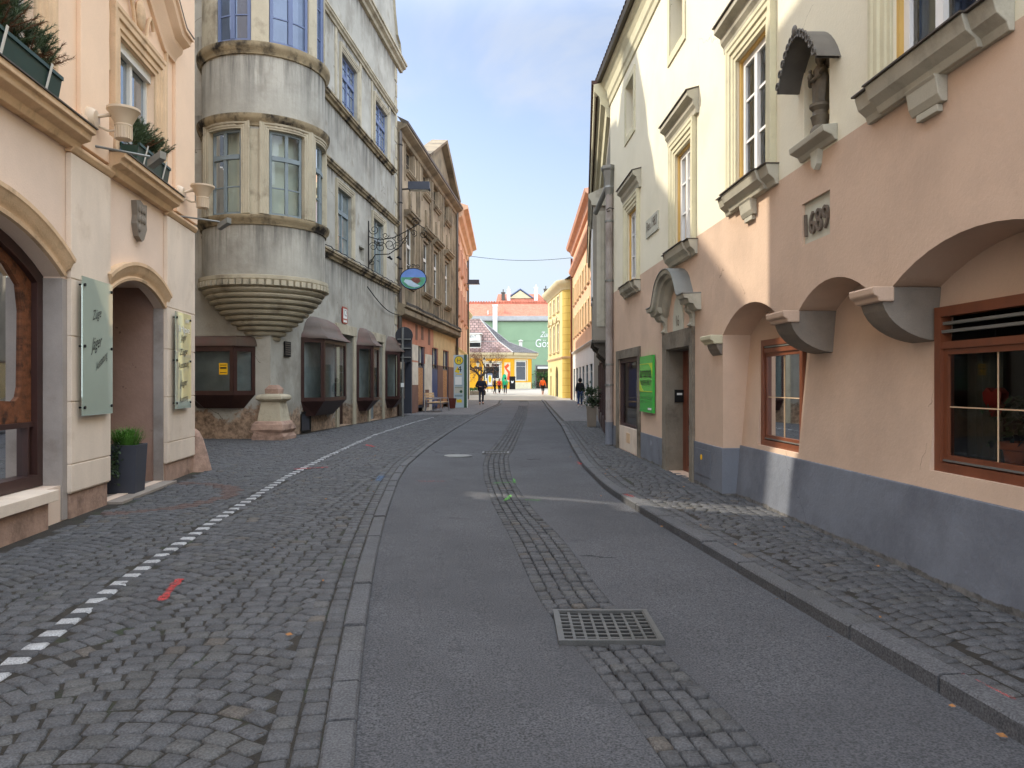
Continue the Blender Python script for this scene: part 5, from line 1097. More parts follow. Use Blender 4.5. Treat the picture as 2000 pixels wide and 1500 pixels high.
pot_plant(-9.35,yw+.28,.82,.2,'small terracotta pot behind the glass of the narrow brown window','small leafy plant behind the glass of the narrow brown window',160,'leaf_dark')
t=on(FU,'heart_ornament',-5.88,yw+.1,1.52,'red heart ornament hanging inside the big brown window','ornament'); b=MB(); b.plate([(.0,-.13),(.1,.0),(.11,.06),(.06,.1),(0,.065),(-.06,.1),(-.11,.06),(-.1,0)],-.03,.03); b.obj('heart',M['red'],t); b=MB(); b.tube([(0,0,.1),(0,0,.7)],.004,4); b.obj('string',M['iron'],t)
# upper wall and its windows
UW_=[(-18.02,-16.98,4.0,5.77),(-13.65,-12.65,4.07,5.84),(-10.42,-9.33,4.33,6.17),(-6.5,-5.38,4.3,6.2),(-2.2,-1.1,4.3,6.2)]
SM=[(-14.05,-13.15,7.85,9.08),(-18.25,-17.35,7.68,8.9),(-9.6,-8.7,7.85,9.08)]
NC=(-8.28,-7.68,4.3,5.1)
wu=rect(WE,EA,4.1,10.0); wu=[(WE,4.1)]+[(-18.02,4.1)]+[(-18.02,5.77),(-16.98,5.77),(-16.98,4.1)]+[(-13.65,4.1),(-13.65,5.84),(-12.65,5.84),(-12.65,4.1),(EA,4.1),(EA,9.6),(WE,9.6)]
MB().wall(wu,[rect(*q) for q in UW_[2:]+SM]+[archh(*NC[:3],NC[3],.28,10)],0,.3,[.16]*3+[.32]*3+[.34]).obj('upper_wall',M['cream_r'],G)
for q in UW_[:2]:
    b=MB()
    a,c,z0,z1=q
    b.quad((a,0,4.1),(a,.16,4.1),(a,.16,z1),(a,0,z1)); b.quad((c,0,4.1),(c,.16,4.1),(c,.16,z1),(c,0,z1)); b.quad((a,0,z1),(c,0,z1),(c,.16,z1),(a,.16,z1)); b.obj('reveal',M['cream_r'],G)
for i,q in enumerate(UW_):
    x0,x1,z0,z1=q; zz=max(z0,4.1)
    w=window(G,x0+.045,x1-.045,zz+.02,z1-.04,.07,.085,'white','glass',2,(.36,.68),None,.1,curt=[(0,.22),(.78,1.)])
    b=MB(); b.box(x0,x0+.045,.03,.16,zz,z1); b.box(x1-.045,x1,.03,.16,zz,z1); b.box(x0+.045,x1-.045,.03,.16,z1-.04,z1); b.box(x0+.05,x1-.05,.02,.16,zz-.0,zz+.02); b.obj('outer_frame',M['ochre'],w)
    surround(w,x0-.0,x1+.0,z0,z1,M['trim_pale'],1.05,.9); m=M['trim_r']
    b=MB(); e=.42; b.mould(x0-e,x1+e,[(0,z1+.28),(.05,z1+.28),(.06,z1+.36),(.1,z1+.42),(.11,z1+.5),(.2,z1+.56),(.2,z1+.64),(0,z1+.7)]); b.obj('hood',m,w)
    b=MB(); b.mould(x0-e-.01,x1+e+.01,[(0,z1+.7),(.205,z1+.642),(.225,z1+.642),(.225,z1+.66),(0,z1+.72)]); b.obj('hood_cover',M['tin'],w)
    b=MB(); e=.36; p=[(.0,z0-.26),(.04,z0-.26),(.06,z0-.2),(.13,z0-.14),(.16,z0-.04),(.16,z0-.02),(0,z0-.02)]; b.mould(x0-e,x1+e,p); b.mould(x0-.1,x1+.1,[(v+.04,z+.005) for v,z in p]); 
    if i>1:
        xm=(x0+x1)/2; b.mould(xm-.2,xm+.2,[(0,z0-.46),(.05,z0-.46),(.08,z0-.4),(.1,z0-.28),(.12,z0-.25),(0,z0-.25)]); b.mould(xm-.14,xm+.14,[(0,z0-.52),(.05,z0-.52),(.05,z0-.46),(0,z0-.46)])
    b.obj('sill',m,w); b=MB(); b.box(x0-e-.01,x1+e+.01,-.19,.03,z0-.02,z0-.005); b.box(x0-.11,x1+.11,-.225,-.19,z0-.017,z0-.003); b.obj('sill_cover',M['tin'],w)
for q in SM:
    w=window(G,q[0],q[1],q[2],q[3],.26,.06,'trim_r','dark_pane',1,()); b=MB(); b.sweep([(q[0],q[2]),(q[0],q[3]),(q[1],q[3]),(q[1],q[2])],[(0,0),(0,.025),(.16,.025),(.16,0)],True); b.obj('surround',M['trim_pale'],w)
# eaves
b=MB(); b.mould(WE-.25,EA,[(0,9.3),(.03,9.32),(.05,9.45),(.08,9.5),(.1,9.7),(.17,9.85),(.21,9.9),(.23,10.0),(.0,10.1)]); b.obj('cornice',M['trim_pale'],G)
b=MB(); b.mould(WE-.3,EA,[(.2,10.02),(.33,10.0),(.36,10.1),(.33,10.16),(.2,10.12)]); b.obj('gutter',M['tin'],G)
b=MB()
for i in range(110): x=WE-.3+i*.22; b.lathe([(.1,0),(.1,.35)],n=6,a0=0,a1=PI); b.xf(lambda X,Y,Z,x=x:(x+X,-.36+Z,10.13+Y*.6+Z*.5),len(b.v)-14)
b.obj('eaves_tiles',M['darktile'],G,smooth=True)
shell(G,WE,EA,11,-.1,9.9,M['shade_pl'],5.,M['darktile'],over=.2)
# niche with the Madonna
b=MB(); b.wall(archh(NC[0],NC[1],NC[2],NC[3],.28,10),[],.34,0); b.obj('niche_back',M['cream_r'],G)
t=on(FU,'niche_canopy',-7.93,0,4.93,'grey curved sheet metal canopy over the statue niche','canopy')
b=MB(); n=14; o=[(-.5+1.0*i/n,.45*math.sin(PI*i/n)**.8) for i in range(n+1)]; vs=[]
for y in (.01,-.25): vs+=[(x,y,z) for x,z in o]+[(x*.93,y,z*.93-.01) for x,z in o]
k=n+1; b.add(vs,[(i,i+1,2*k+i+1,2*k+i) for i in range(n)]+[(k+i,k+i+1,3*k+i+1,3*k+i) for i in range(n)]+[(2*k+i,2*k+i+1,3*k+i+1,3*k+i) for i in range(n)]); b.obj('roof',M['leadgrey'],t,smooth=True)
b=MB()
for i in range(n): xm=(o[i][0]+o[i+1][0])/2*.97; zm=(o[i][1]+o[i+1][1])/2*.97; b.tube([(xm+.035*math.cos(a),-.26,zm+.035*math.sin(a)) for a in [2*PI*j/8 for j in range(8)]],.012,5,True)
b.ball((0,-.26,.48),.05,6,(1,.5,1.3)); b.obj('scalloped_edge',M['leadgrey'],t,smooth=True)
b=MB(); b.mould(-8.32,-7.5,[(0,4.12),(.03,4.12),(.06,4.17),(.15,4.21),(.16,4.27),(0,4.29)]); ns=b.obj('niche_sill',M['trim_r'],G); b=MB(); b.plate([(-8.0,4.13),(-7.82,4.13),(-7.85,3.98),(-7.91,3.93),(-7.97,3.98)],-.06,.0); b.obj('niche_console',M['tablet'],ns)
t=on(FU,'statue',-7.93,.02,4.3,'dark weathered statue with a ray halo on a pedestal in the wall niche','statue')
b=MB(); b.lathe([(0,0),(.11,0),(.1,.06),(.075,.1),(.09,.17),(.1,.2),(.08,.22),(.075,.26),(.11,.3),(.11,.33),(0,.34)],n=16); b.obj('pedestal',M['bronze'],t,smooth=True)
b=MB(); rings=[(.34,.1,.08,0),(.42,.095,.08,.01),(.52,.1,.085,.02),(.6,.105,.085,.02),(.66,.085,.07,.01),(.7,.09,.07,0),(.735,.05,.045,0),(.75,.03,.03,0),(.77,.032,.032,0),(.79,.045,.045,-.005),(.83,.05,.05,-.005),(.865,.04,.04,0),(.885,.045,.045,0),(.91,.03,.03,0)]
nn=16
for i,(z,rx,ry,ox) in enumerate(rings): b.v+=[(ox+rx*math.cos(2*PI*j/nn)*(1+.12*math.sin(j*5+i*.6)*(z<.66)),ry*math.sin(2*PI*j/nn)*(1+.12*math.sin(j*5+i*.6)*(z<.66)),z) for j in range(nn)]
b.f=[(i*nn+j,i*nn+(j+1)%nn,(i+1)*nn+(j+1)%nn,(i+1)*nn+j) for i in range(len(rings)-1) for j in range(nn)]+[tuple((len(rings)-1)*nn+j for j in range(nn))]; b.m=[0]*len(b.f)
b.tube([(-.08,0,.68),(-.13,-.05,.58),(-.03,-.1,.6)],[.03,.028,.02],7); b.tube([(.08,0,.68),(.12,-.06,.6),(.02,-.1,.57)],[.03,.028,.02],7); b.ball((-.02,-.1,.63),.03,6,(1,1,1.5)); b.ball((-.02,-.1,.69),.02,6)
b.obj('figure',M['bronze'],t,smooth=True)
b=MB(); [b.tube([(0,.06,.72),(.3*math.cos(a)*(1 if i%2 else .8),.07,.72+.34*math.sin(a)*(1 if i%2 else .8))],[.01,.003],4) for i,a in enumerate([PI*j/13 - .2 for j in range(16)])]; b.obj('ray_halo',M['bronze'],t)
# tablet, plaque, portal
b=MB(); b.quad((TAB[0],.035,TAB[2]),(TAB[1],.035,TAB[2]),(TAB[1],.035,TAB[3]),(TAB[0],.035,TAB[3])); tb=b.obj('date_tablet',M['tablet'],G)
o=lettering(G,'1689',-8.0,3.29,.25,.56,.005,M['letter_stone'],dep=.028,slant=-.08); o.parent=tb
t=on(FU,'wall_plaque',-15.48,0,4.96,'small pale inscribed plaque between the two farther upper windows','plaque'); b=MB(); b.box(-.54,.54,-.025,.01,-.19,.19); b.obj('plate',M['tablet'],t); lettering(t,'Ren.1983',0,-.06,.2,.9,-.03,M['letter_stone'],slant=.1)
b=MB(); b.box(-14.5,-14.2,-.05,.1,-.05,2.3); b.box(-12.65,-12.45,-.05,.1,-.05,2.3); b.box(-14.5,-12.45,-.05,.1,2.3,2.62); pt=b.obj('portal',M['portal'],G)
b=MB(); b.box(-14.215,-14.19,.0,.42,.0,2.3); b.box(-12.66,-12.635,.0,.42,0,2.3); b.box(-14.2,-12.65,.0,.42,2.28,2.31); b.obj('portal_reveal',M['portal'],pt)
pc=-13.45; hp_=[(pc-1.35,3.0),(pc-.95,3.0),(pc-.82,3.06),(pc-.72,3.2)]+[(pc-.72*math.cos(PI*i/12)*.92,3.2+.38*math.sin(PI*i/12)) for i in range(1,12)]+[(pc+.72,3.2),(pc+.82,3.06),(pc+.95,3.0),(pc+1.35,3.0)]
b=MB(); b.sweep(hp_,[(-.13,-.02),(-.13,.06),(-.1,.1),(-.03,.13),(-.02,.2),(.05,.22),(.06,.28),(.12,.3),(.13,-.02)]); b.obj('portal_hood',M['trim_r'],pt,smooth=True)
b=MB(); b.sweep(hp_,[(.13,-.02),(.13,.31),(.145,.31),(.15,-.02)]); b.obj('hood_cover',M['zinc'],pt,smooth=True)
for sx in (-14.36,-12.54):
    b=MB(); pr=[(0,2.62),(.06,2.62),(.09,2.65),(.05,2.69),(.04,2.76),(.06,2.83),(.12,2.88),(.14,2.94),(.1,2.99),(.12,3.02),(.16,3.04),(.16,3.1),(0,3.1)]; b.mould(sx-.1,sx+.1,pr); b.obj('console',M['trim_r'],pt)
    b=MB(); b.mould(sx-.2,sx+.2,[(0,2.87),(.0,3.12),(.2,3.12),(.2,2.98),(.16,2.93)]) if 0 else b.mould(sx-.16,sx+.16,[(0,3.0),(.18,3.0),(.2,3.05),(.2,3.12),(0,3.12)]); b.obj('console_cap',M['trim_r'],pt)
b=MB(); b.plate([(pc-.34,2.62),(pc+.34,2.62),(pc+.34,2.92),(pc+.3,2.92)]+[(pc+.3*math.cos(PI*i/10),2.92+.34*math.sin(PI*i/10)) for i in range(1,10)]+[(pc-.3,2.92),(pc-.34,2.92)],-.02,.0); b.obj('number_tablet',M['tablet'],pt); lettering(pt,'16',pc,2.7,.2,.2,-.026,M['letter_stone'])
# house door
b=MB(); b.box(-14.19,-13.95,.28,.34,.0,2.28); b.box(-12.72,-12.66,.28,.34,0,2.28); b.box(-13.95,-12.72,.28,.34,2.12,2.28); b.box(-13.95,-12.72,.28,.34,.0,.12); b.box(-13.95,-13.82,.27,.34,.12,2.12); b.box(-12.86,-12.72,.27,.34,.12,2.12); b.box(-13.82,-12.86,.27,.34,.62,.78); b.box(-13.82,-12.86,.3,.34,.12,.62); b.box(-13.7,-12.98,.275,.3,.2,.54); d=b.obj('door',M['doorwood'],G)
b=MB(); b.quad((-13.82,.315,.78),(-12.86,.315,.78),(-12.86,.315,2.12),(-13.82,.315,2.12)); b.obj('door_pane',M['dark_pane'],d)
b=MB(); [b.tube([(x,.285,.8),(x,.285,2.1)],.012,5) for x in (-13.62,-13.45,-13.23,-13.06)]
for z,sg in ((.98,1),(1.45,-1),(1.62,1),(1.95,-1)):
    for x,q in ((-13.52,1),(-13.16,-1)): b.tube([(x+q*.0+.13*(1-.6*i/16)*math.cos(q*(i*.42)+PI/2*sg),.275,z+.11*(1-.6*i/16)*math.sin(q*(i*.42)+PI/2*sg)) for i in range(17)],.012,5)
b.ball((-13.34,.275,1.5),.06,6,(1,.4,1.3)); b.obj('door_grille',M['signback'],d,smooth=True)
t=on(FU,'letter_box',-13.0,.2,.28,'dark letter box hung on the lower part of the wooden house door','letter box'); b=MB(); b.plate([(-.22,.08),(-.14,0),(.14,0),(.22,.08),(.22,.42),(-.22,.42)],-.09,.07); b.obj('body',M['iron'],t); b=MB(); b.box(-.23,.23,-.1,.07,.42,.45); b.obj('lid',M['tin'],t); b=MB(); [b.box(-.14,-.1,-.094,-.09,.1+.07*i,.14+.07*i) for i in range(4)]; b.obj('name_tags',M['paper'],t)
t=on(FU,'bell_panel',-14.17,.2,1.42,'small dark bell panel on the stone reveal of the portal','bell panel'); b=MB(); b.box(.0,.03,-.09,.09,-.12,.12); b.obj('plate',M['iron'],t); b=MB(); b.box(.03,.034,-.05,.05,.02,.06); b.obj('name_tag',M['paper'],t)
# shop window and its stone surround
b=MB(); b.box(-19.45,-19.15,-.04,.1,-.05,2.28); b.box(-16.85,-16.6,-.04,.1,-.05,2.28); b.box(-19.45,-16.6,-.04,.1,2.28,2.5); b.obj('shop_surround',M['portal'],G)
b=MB(); b.box(-19.15,-16.85,.0,.16,.0,.6); p_=b.obj('stall_riser',M['clad'],G); b=MB(); b.box(-18.2,-17.8,-.01,.0,.22,.46); b.obj('vent_grille',M['trim_l'],p_)
b=MB(); b.box(-19.15,-19.05,.02,.14,.6,2.28); b.box(-16.97,-16.85,.02,.14,.6,2.28); b.box(-19.05,-16.97,.02,.14,2.18,2.28); b.box(-19.05,-16.97,.02,.14,.6,.66); s_=b.obj('shop_window',M['brownwood'],G)
b=MB(); b.quad((-19.05,.09,.66),(-16.97,.09,.66),(-16.97,.09,2.18),(-19.05,.09,2.18)); b.obj('pane',M['glass'],s_); b=MB(); x0,x1=-19.1,-16.9; b.add([(x0,.15,.6),(x1,.15,.6),(x1,1.2,.6),(x0,1.2,.6),(x0,.15,2.28),(x1,.15,2.28),(x1,1.2,2.28),(x0,1.2,2.28)],[(0,1,2,3),(4,5,6,7),(1,2,6,5),(2,3,7,6),(3,0,4,7)]); b.obj('display',M['display'],s_)
b=MB(); b.quad((-17.9,.3,.64),(-17.45,.22,.64),(-17.45,.42,.98),(-17.9,.5,.98)); b.quad((-18.5,.3,1.35),(-18.25,.28,1.35),(-18.25,.28,1.75),(-18.5,.3,1.75)); b.obj('display_cards',M['paper'],s_)
# shop sign
t=on(FU,'shop_sign',-15.8,-.07,1.05,'bright green upright shop sign between the shop window and the portal','sign'); b=MB(); b.box(-.6,.6,-.0,.05,0,1.2); b.obj('board',M['sign_green'],t); b=MB(); b.box(-.6,.6,-.006,.0,.44,1.03); c=b.obj('panel',M['sign_mid'],t)
b=MB(); b.box(-.6,.6,-.009,-.006,1.02,1.035); b.box(-.6,.6,-.009,-.006,.435,.45); b.plate([(.28,1.02),(.6,1.02),(.6,.75),(.5,.92)],-.009,-.006); b.plate([(-.6,.45),(-.6,.7),(-.42,.55),(-.2,.45)],-.009,-.006); b.obj('lime_accent',M['sign_lime'],t)
lettering(t,'aroma',-.02,.74,.23,1.04,-.013,M['black'],slant=.1); lettering(t,'TREFFPUNKT',-.02,.58,.1,1.06,-.013,M['black']); lettering(t,'Mo - Fr  9 - 12  14 - 18',0,.28,.045,.95,-.006,M['black']); lettering(t,'Sa   9 - 12',-.25,.2,.045,.45,-.006,M['black']); b=MB(); b.box(.2,.5,-.004,-.001,.06,.1); b.obj('fine_print',M['white'],t)
# rain pipe with hopper
t=on(FU,'downpipe',-20.0,-.11,0,'pale rain downpipe with a grey metal hopper at the far corner of the cream house','downpipe')
b=MB(); b.tube([(0,0,.62),(0,0,6.75)],.1,12); b.obj('pipe',M['greystone'],t,smooth=True); b=MB(); b.tube([(0,0,-.1),(0,0,.63)],.112,12); b.obj('standpipe',M['plinth'],t,smooth=True)
b=MB(); b.lathe([(.1,6.7),(.13,6.85),(.15,6.92),(.13,6.97),(.14,7.08),(.19,7.36),(.23,7.42),(.23,7.5),(.18,7.5),(.14,7.3)],n=6); b.obj('hopper',M['zinc'],t); b=MB(); b.tube([(-.12,-.05,6.95),(-.8,-.25,6.42)],.07,8); b.obj('inlet_pipe',M['zinc'],t,smooth=True); b=MB(); [b.lathe([(.1,z),(.118,z),(.118,z+.05),(.1,z+.05)],n=12) for z in (1.6,2.15,4.4,6.0)]; b.obj('collar',M['zinc'],t)
t=on(FU,'wall_hook',-19.9,0,6.35,'small black iron hook on the cream wall beside the hopper','hook'); b=MB(); b.tube([(0,0,0),(0,-.12,.02),(-.02,-.2,-.03),(0,-.18,-.08),(0,-.1,-.06)],.012,5); b.obj('hook_bar',M['iron'],t)
# ================================================================ R2 shaded house with the bay on corbels
FR2=Fr((2.72,20.55),(-.0957,-1)); H=FR2.empty('bay_house','shaded grey brown house with a bay on dark corbels, behind the downpipe','house')
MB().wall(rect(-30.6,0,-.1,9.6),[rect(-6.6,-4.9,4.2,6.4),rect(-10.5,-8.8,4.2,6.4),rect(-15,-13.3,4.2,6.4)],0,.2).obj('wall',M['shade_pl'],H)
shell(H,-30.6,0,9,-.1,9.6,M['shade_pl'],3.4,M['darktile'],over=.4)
for q in ((-6.6,-4.9,4.2,6.4),(-10.5,-8.8,4.2,6.4),(-15,-13.3,4.2,6.4)): window(H,*q,.12,.08,'white','dark_pane',2,(.5,))
b=MB(); b.mould(-30.6,.02,[(0,9.0),(.1,9.05),(.14,9.3),(.26,9.4),(.3,9.6),(.44,9.75),(.46,9.95),(0,10.05)]); b.obj('cornice',M['trim_pale'],H); b=MB()
for i in range(130): b.box(-30.5+i*.235,-30.5+i*.235+.16,-.52,-.3,9.96,10.08)
b.obj('eaves_tiles',M['darktile'],H)
bx0,bx1=-4.3,-.75
b=MB(); b.box(bx0,bx1,-.46,0,2.9,7.0); by=b.obj('bay',M['shade_pl'],H); b=MB(); b.mould(bx0-.06,bx1+.06,[(0,6.75),(.5,6.78),(.52,6.9),(.6,7.0),(.6,7.1),(0,7.35)]); b.obj('bay_roof',M['trim_r'],by)
b=MB()
for k in range(3): e=.1*k+.08; b.box(bx1-.001,bx1+.02+.01*k,-.44+e,-.02-e*.2 if 0 else -.02,3.3,6.7-e) if k==0 else b.box(bx1,bx1+.015*k+.02,-.44+e,-.42+e,3.3,6.7-e)
b.obj('bay_frame',M['trim_r'],by); window(H,bx0+.5,bx0+1.5,4.2,6.2,-.5,.07,'white','dark_pane',1,(.5,)); window(H,bx1-1.5,bx1-.5,4.2,6.2,-.5,.07,'white','dark_pane',1,(.5,))
for x in (bx0+.1,(bx0+bx1)/2,bx1-.45):
    b=MB(); pr=[(0,2.1),(.06,2.12),(.12,2.25),(.1,2.35),(.2,2.42),(.32,2.55),(.3,2.66),(.42,2.74),(.5,2.9),(0,2.9)]; b.ext(pr,lambda v,z,t:(t,-v,z),x,x+.35); b.obj('corbel',M['dark_stone'],H)
b=MB(); b.box(bx0,bx1,-.5,.0,2.84,2.92); b.obj('bay_base',M['dark_stone'],H)
for x0,x1 in ((-3.4,-1.2),(-6.6,-4.4),(-9.8,-7.6),(-13.6,-11)):
    b=MB(); b.box(x0,x0+.1,-.06,.05,.0,2.6); b.box(x1-.1,x1,-.06,.05,0,2.6); b.box(x0+.1,x1-.1,-.06,.05,2.5,2.6); b.box(x0+.1,x1-.1,-.06,.05,0,.5); s_=b.obj('shop_front',M['brownwood'],H); b=MB(); b.quad((x0+.1,-.01,.5),(x1-.1,-.01,.5),(x1-.1,-.01,2.5),(x0+.1,-.01,2.5)); b.obj('pane',M['dark_pane'],s_)
b=MB(); b.box(-30.6,-17,.1,9,9.6,13.4); tb_=b.obj('attic_block',mat('lilac grey render',hx('#a49ba0'),var=.06),H); b=MB(); b.mould(-30.7,-16.9,[(-.12,12.6),(-.02,12.7),(.05,13.0),(.3,13.2),(.36,13.5),(-.12,13.6)]); b.obj('attic_cornice',M['trim_pale'],tb_)
t=on(FR2,'planter',-8.2,-.42,0,'tall grey planter standing by the shaded shop front','planter'); b=MB(); b.lathe([(.0,0),(.24,0),(.28,.75),(.3,.75),(.3,.8),(.25,.8),(.25,.74),(0,.74)],n=4,a0=PI/4,a1=2*PI+PI/4); b.obj('pot',M['soffit'],t)
t=on(FR2,'shrub',-8.2,-.42,.75,'dark evergreen shrub growing in the grey planter','shrub'); b=MB(); pts=[(random.gauss(0,.16),random.gauss(0,.16),abs(random.gauss(.35,.25))) for i in range(80)]; leaves(b,pts,.05,900,.05); b.obj('foliage',M['leaf_dark'],t,smooth='raw'); b=MB(); b.tube([(0,0,-.1),(0,0,.4)],.02,5); b.obj('stem',M['bark'],t)
# ================================================================ R3 apricot house, R4 yellow corner house
FR3=Fr((5.64,50.9),(-.0170,-1)); J=FR3.empty('apricot_house','apricot house with a white ground floor, sunlit above, beyond the shaded house','house'); LJ=22.3
wr=[]
for zz,hh in ((6.1,1.9),(9.2,1.7)):
    for k in range(8): x=-LJ+1.3+k*2.7; wr.append((x,x+1.1,zz,zz+hh))
wr+=[( -LJ+1.5+k*2.7,-LJ+2.2+k*2.7,12.9,13.8) for k in range(8)]
MB().wall(rect(-LJ,0,4.5,14.8),[rect(*q) for q in wr],0,.18).obj('wall',M['r3_orange'],J); shell(J,-LJ,0,10,-.2,14.8,M['r3_orange'],3.,M['rooftile'])
for q in wr:
    w=window(J,*q,.1,.07,'creamwood','dark_pane',2,(.6,)); 
    if q[2]<12: ledge(w,q[0]-.15,q[1]+.15,q[2]-.16,.14,.16,M['trim_l']); b=MB(); b.sweep([(q[0],q[2]),(q[0],q[3]),(q[1],q[3]),(q[1],q[2])],[(0,0),(0,.05),(.14,.05),(.14,0)]); b.obj('surround',M['yellow_pl'],w)
b=MB(); b.wall(rect(-LJ,0,-.2,4.5),[rect(-LJ+1+k*3.6,-LJ+3.2+k*3.6,.3 if k%2 else .05,3.1) for k in range(6)],-.02,.2); b.obj('ground_floor',M['r3_white'],J); ledge(J,-LJ,0,4.5,.18,.22,M['r3_white'],'string_course')
for k in range(6):
    a=-LJ+1+k*3.6; c=a+2.2; b=MB(); b.box(a,a+.08,.05,.15,.05,3.1); b.box(c-.08,c,.05,.15,.05,3.1); b.box(a,c,.05,.15,2.5,2.6); b.box(a,c,.05,.15,.05,.35); s_=b.obj('shop_window',M['greywood'],J); b=MB(); b.quad((a,.12,.3),(c,.12,.3),(c,.12,3.1),(a,.12,3.1)); b.obj('pane',M['dark_pane'],s_)
b=MB(); b.mould(-LJ-.2,.1,[(0,14.2),(.2,14.3),(.3,14.6),(.6,14.8),(.7,15.05),(0,15.2)]); b.obj('cornice',M['orange_deep'],J); b=MB(); b.mould(-LJ,.0,[(0,12.1),(.15,12.2),(.4,12.5),(.45,12.7),(0,12.75)]); b.obj('cornice',M['orange_deep'],J)
b=MB(); b.tube([(-LJ+.1,-.15,0),(-LJ+.1,-.15,14)],.1,8); b.obj('downpipe',mat('red brown pipe paint',hx('#6b3a2c'),rough=.5),J,smooth=True)
FR4=Fr((4.4,90.),(.95,-12.5)); K=FR4.empty('yellow_corner_house','tall pale yellow house with a rounded quoined corner facing the square','house'); LK=12.54
w4=[(1.6+k*3.3,2.9+k*3.3,5.2,8.2) for k in range(3)]+[(1.6+k*3.3,2.9+k*3.3,9.6,11.2) for k in range(3)]; dr4=[archh(6.5,8.6,.1,2.6,1.0,10),rect(2.0,3.0,.2,2.6),rect(2.0,3.0,3.0,3.5)]
MB().wall(rect(-.2,LK-.8,0,12.3),[rect(*q) for q in w4]+dr4,0,.18).obj('wall',M['r4_yellow'],K)
b=MB(); b.lathe([(.95,0),(.95,12.3)],(LK-.8,.95),14,-PI/2,PI*.08); b.obj('rounded_corner',M['r4_quoin'],K,smooth=True)
for q in w4:
    w=window(K,*q,.08,.1,'white','curtain_pane',2,(.5,),.7); ledge(w,q[0]-.2,q[1]+.2,q[2]-.2,.18,.2,M['y1_cream']); b=MB(); b.sweep([(q[0],q[2]),(q[0],q[3]),(q[1],q[3]),(q[1],q[2])],[(0,0),(0,.06),(.2,.06),(.2,0)]); b.obj('surround',M['y1_cream'],w)
    if q[2]<9: xm=(q[0]+q[1])/2; b=MB(); b.sweep([(xm-1.1,q[3]+.25),(xm-.7,q[3]+.35),(xm-.4,q[3]+.7),(xm,q[3]+.85),(xm+.4,q[3]+.7),(xm+.7,q[3]+.35),(xm+1.1,q[3]+.25)],[(-.1,0),(-.1,.2),(.1,.25),(.1,0)]); b.obj('pediment',M['y1_cream'],w)
b=MB(); b.plate(archh(6.5,8.6,.1,2.6,1.0,10),.16,.2); b.obj('arched_gate',M['iron'],K); b=MB(); b.box(2.,3.,.14,.18,.2,2.6); b.obj('door',M['door_brown'],K); b=MB(); b.box(2,3,.14,.18,3.,3.5); b.obj('fanlight',M['dark_pane'],K)
ledge(K,-.2,LK-.8,4.3,.15,.25,M['trim_l'],'string_course'); b=MB(); b.lathe([(.95,4.3),(1.06,4.4),(1.1,4.55),(.95,4.55)],(LK-.8,.95),14,-PI/2,PI*.08); b.obj('string_course',M['trim_l'],K,smooth=True)
cp=[(0,11.5),(.1,11.55),(.2,11.8),(.5,12.0),(.7,12.3),(.7,12.5),(0,12.6)]; b=MB(); b.mould(-.6,LK-.8,cp); b.lathe([(.95+v,z) for v,z in cp],(LK-.8,.95),14,-PI/2,PI*.08); b.obj('cornice',M['y1_cream'],K,smooth=True)
# narrow return between the rounded corner and the apricot house
q=FR4.w(LK+.05,.6); FQ=Fr((5.9,72.9),(0,-1)); b=MB(); P0=Vector((*FR4.w(LK+.13,.8)[:2],0)); P1=Vector((6.0,72.8,0)); lw=lambda P:((P.x-FR4.P[0])*FR4.d[0]+(P.y-FR4.P[1])*FR4.d[1],-((P.x-FR4.P[0])*FR4.d[1]-(P.y-FR4.P[1])*FR4.d[0]))
a,c=lw(P0),lw(P1); b.quad((a[0],a[1],0),(c[0],c[1],0),(c[0],c[1],12.3),(a[0],a[1],12.3)); b.obj('return_wall',M['r4_yellow'],K)
b=MB(); d_=Vector((c[0]-a[0],c[1]-a[1])).normalized(); n_=Vector((d_.y,-d_.x)); A_=Vector(a)
def rb(u0,u1,z0,z1,th): p=A_+d_*u0; q=A_+d_*u1; e=n_*th; b.add([(p.x,p.y,z0),(q.x,q.y,z0),(q.x,q.y,z1),(p.x,p.y,z1),(p.x+e.x,p.y+e.y,z0),(q.x+e.x,q.y+e.y,z0),(q.x+e.x,q.y+e.y,z1),(p.x+e.x,p.y+e.y,z1)],[(0,1,2,3),(4,5,6,7),(0,1,5,4),(1,2,6,5),(2,3,7,6),(3,0,4,7)])
rb(1.2,2.4,5.2,8.2,.05); rb(1.2,2.4,9.6,11.2,.05); rb(.9,2.6,4.9,5.1,.2); b.obj('window',M['blind_pane'],K); b=MB(); rb(1.3,2.2,.1,3.,.04); b.obj('door',M['door_brown'],K)
b=MB(); b.add([(-.2,0,12.5),(LK,0,12.5),(c[0],c[1],12.5),(c[0],c[1]+8,12.5),(-.2,9,12.5),(4,5,15.8),(LK-2,5.5,15.8)],[(0,1,6,5),(1,2,6),(2,3,6),(3,4,5,6),(4,0,5)]); b.obj('roof',M['darktile'],K)
b=MB(); b.quad((-.2,0,0),(-.2,9,0),(-.2,9,12.4),(-.2,0,12.4)); b.obj('side_wall',M['r4_yellow'],K)
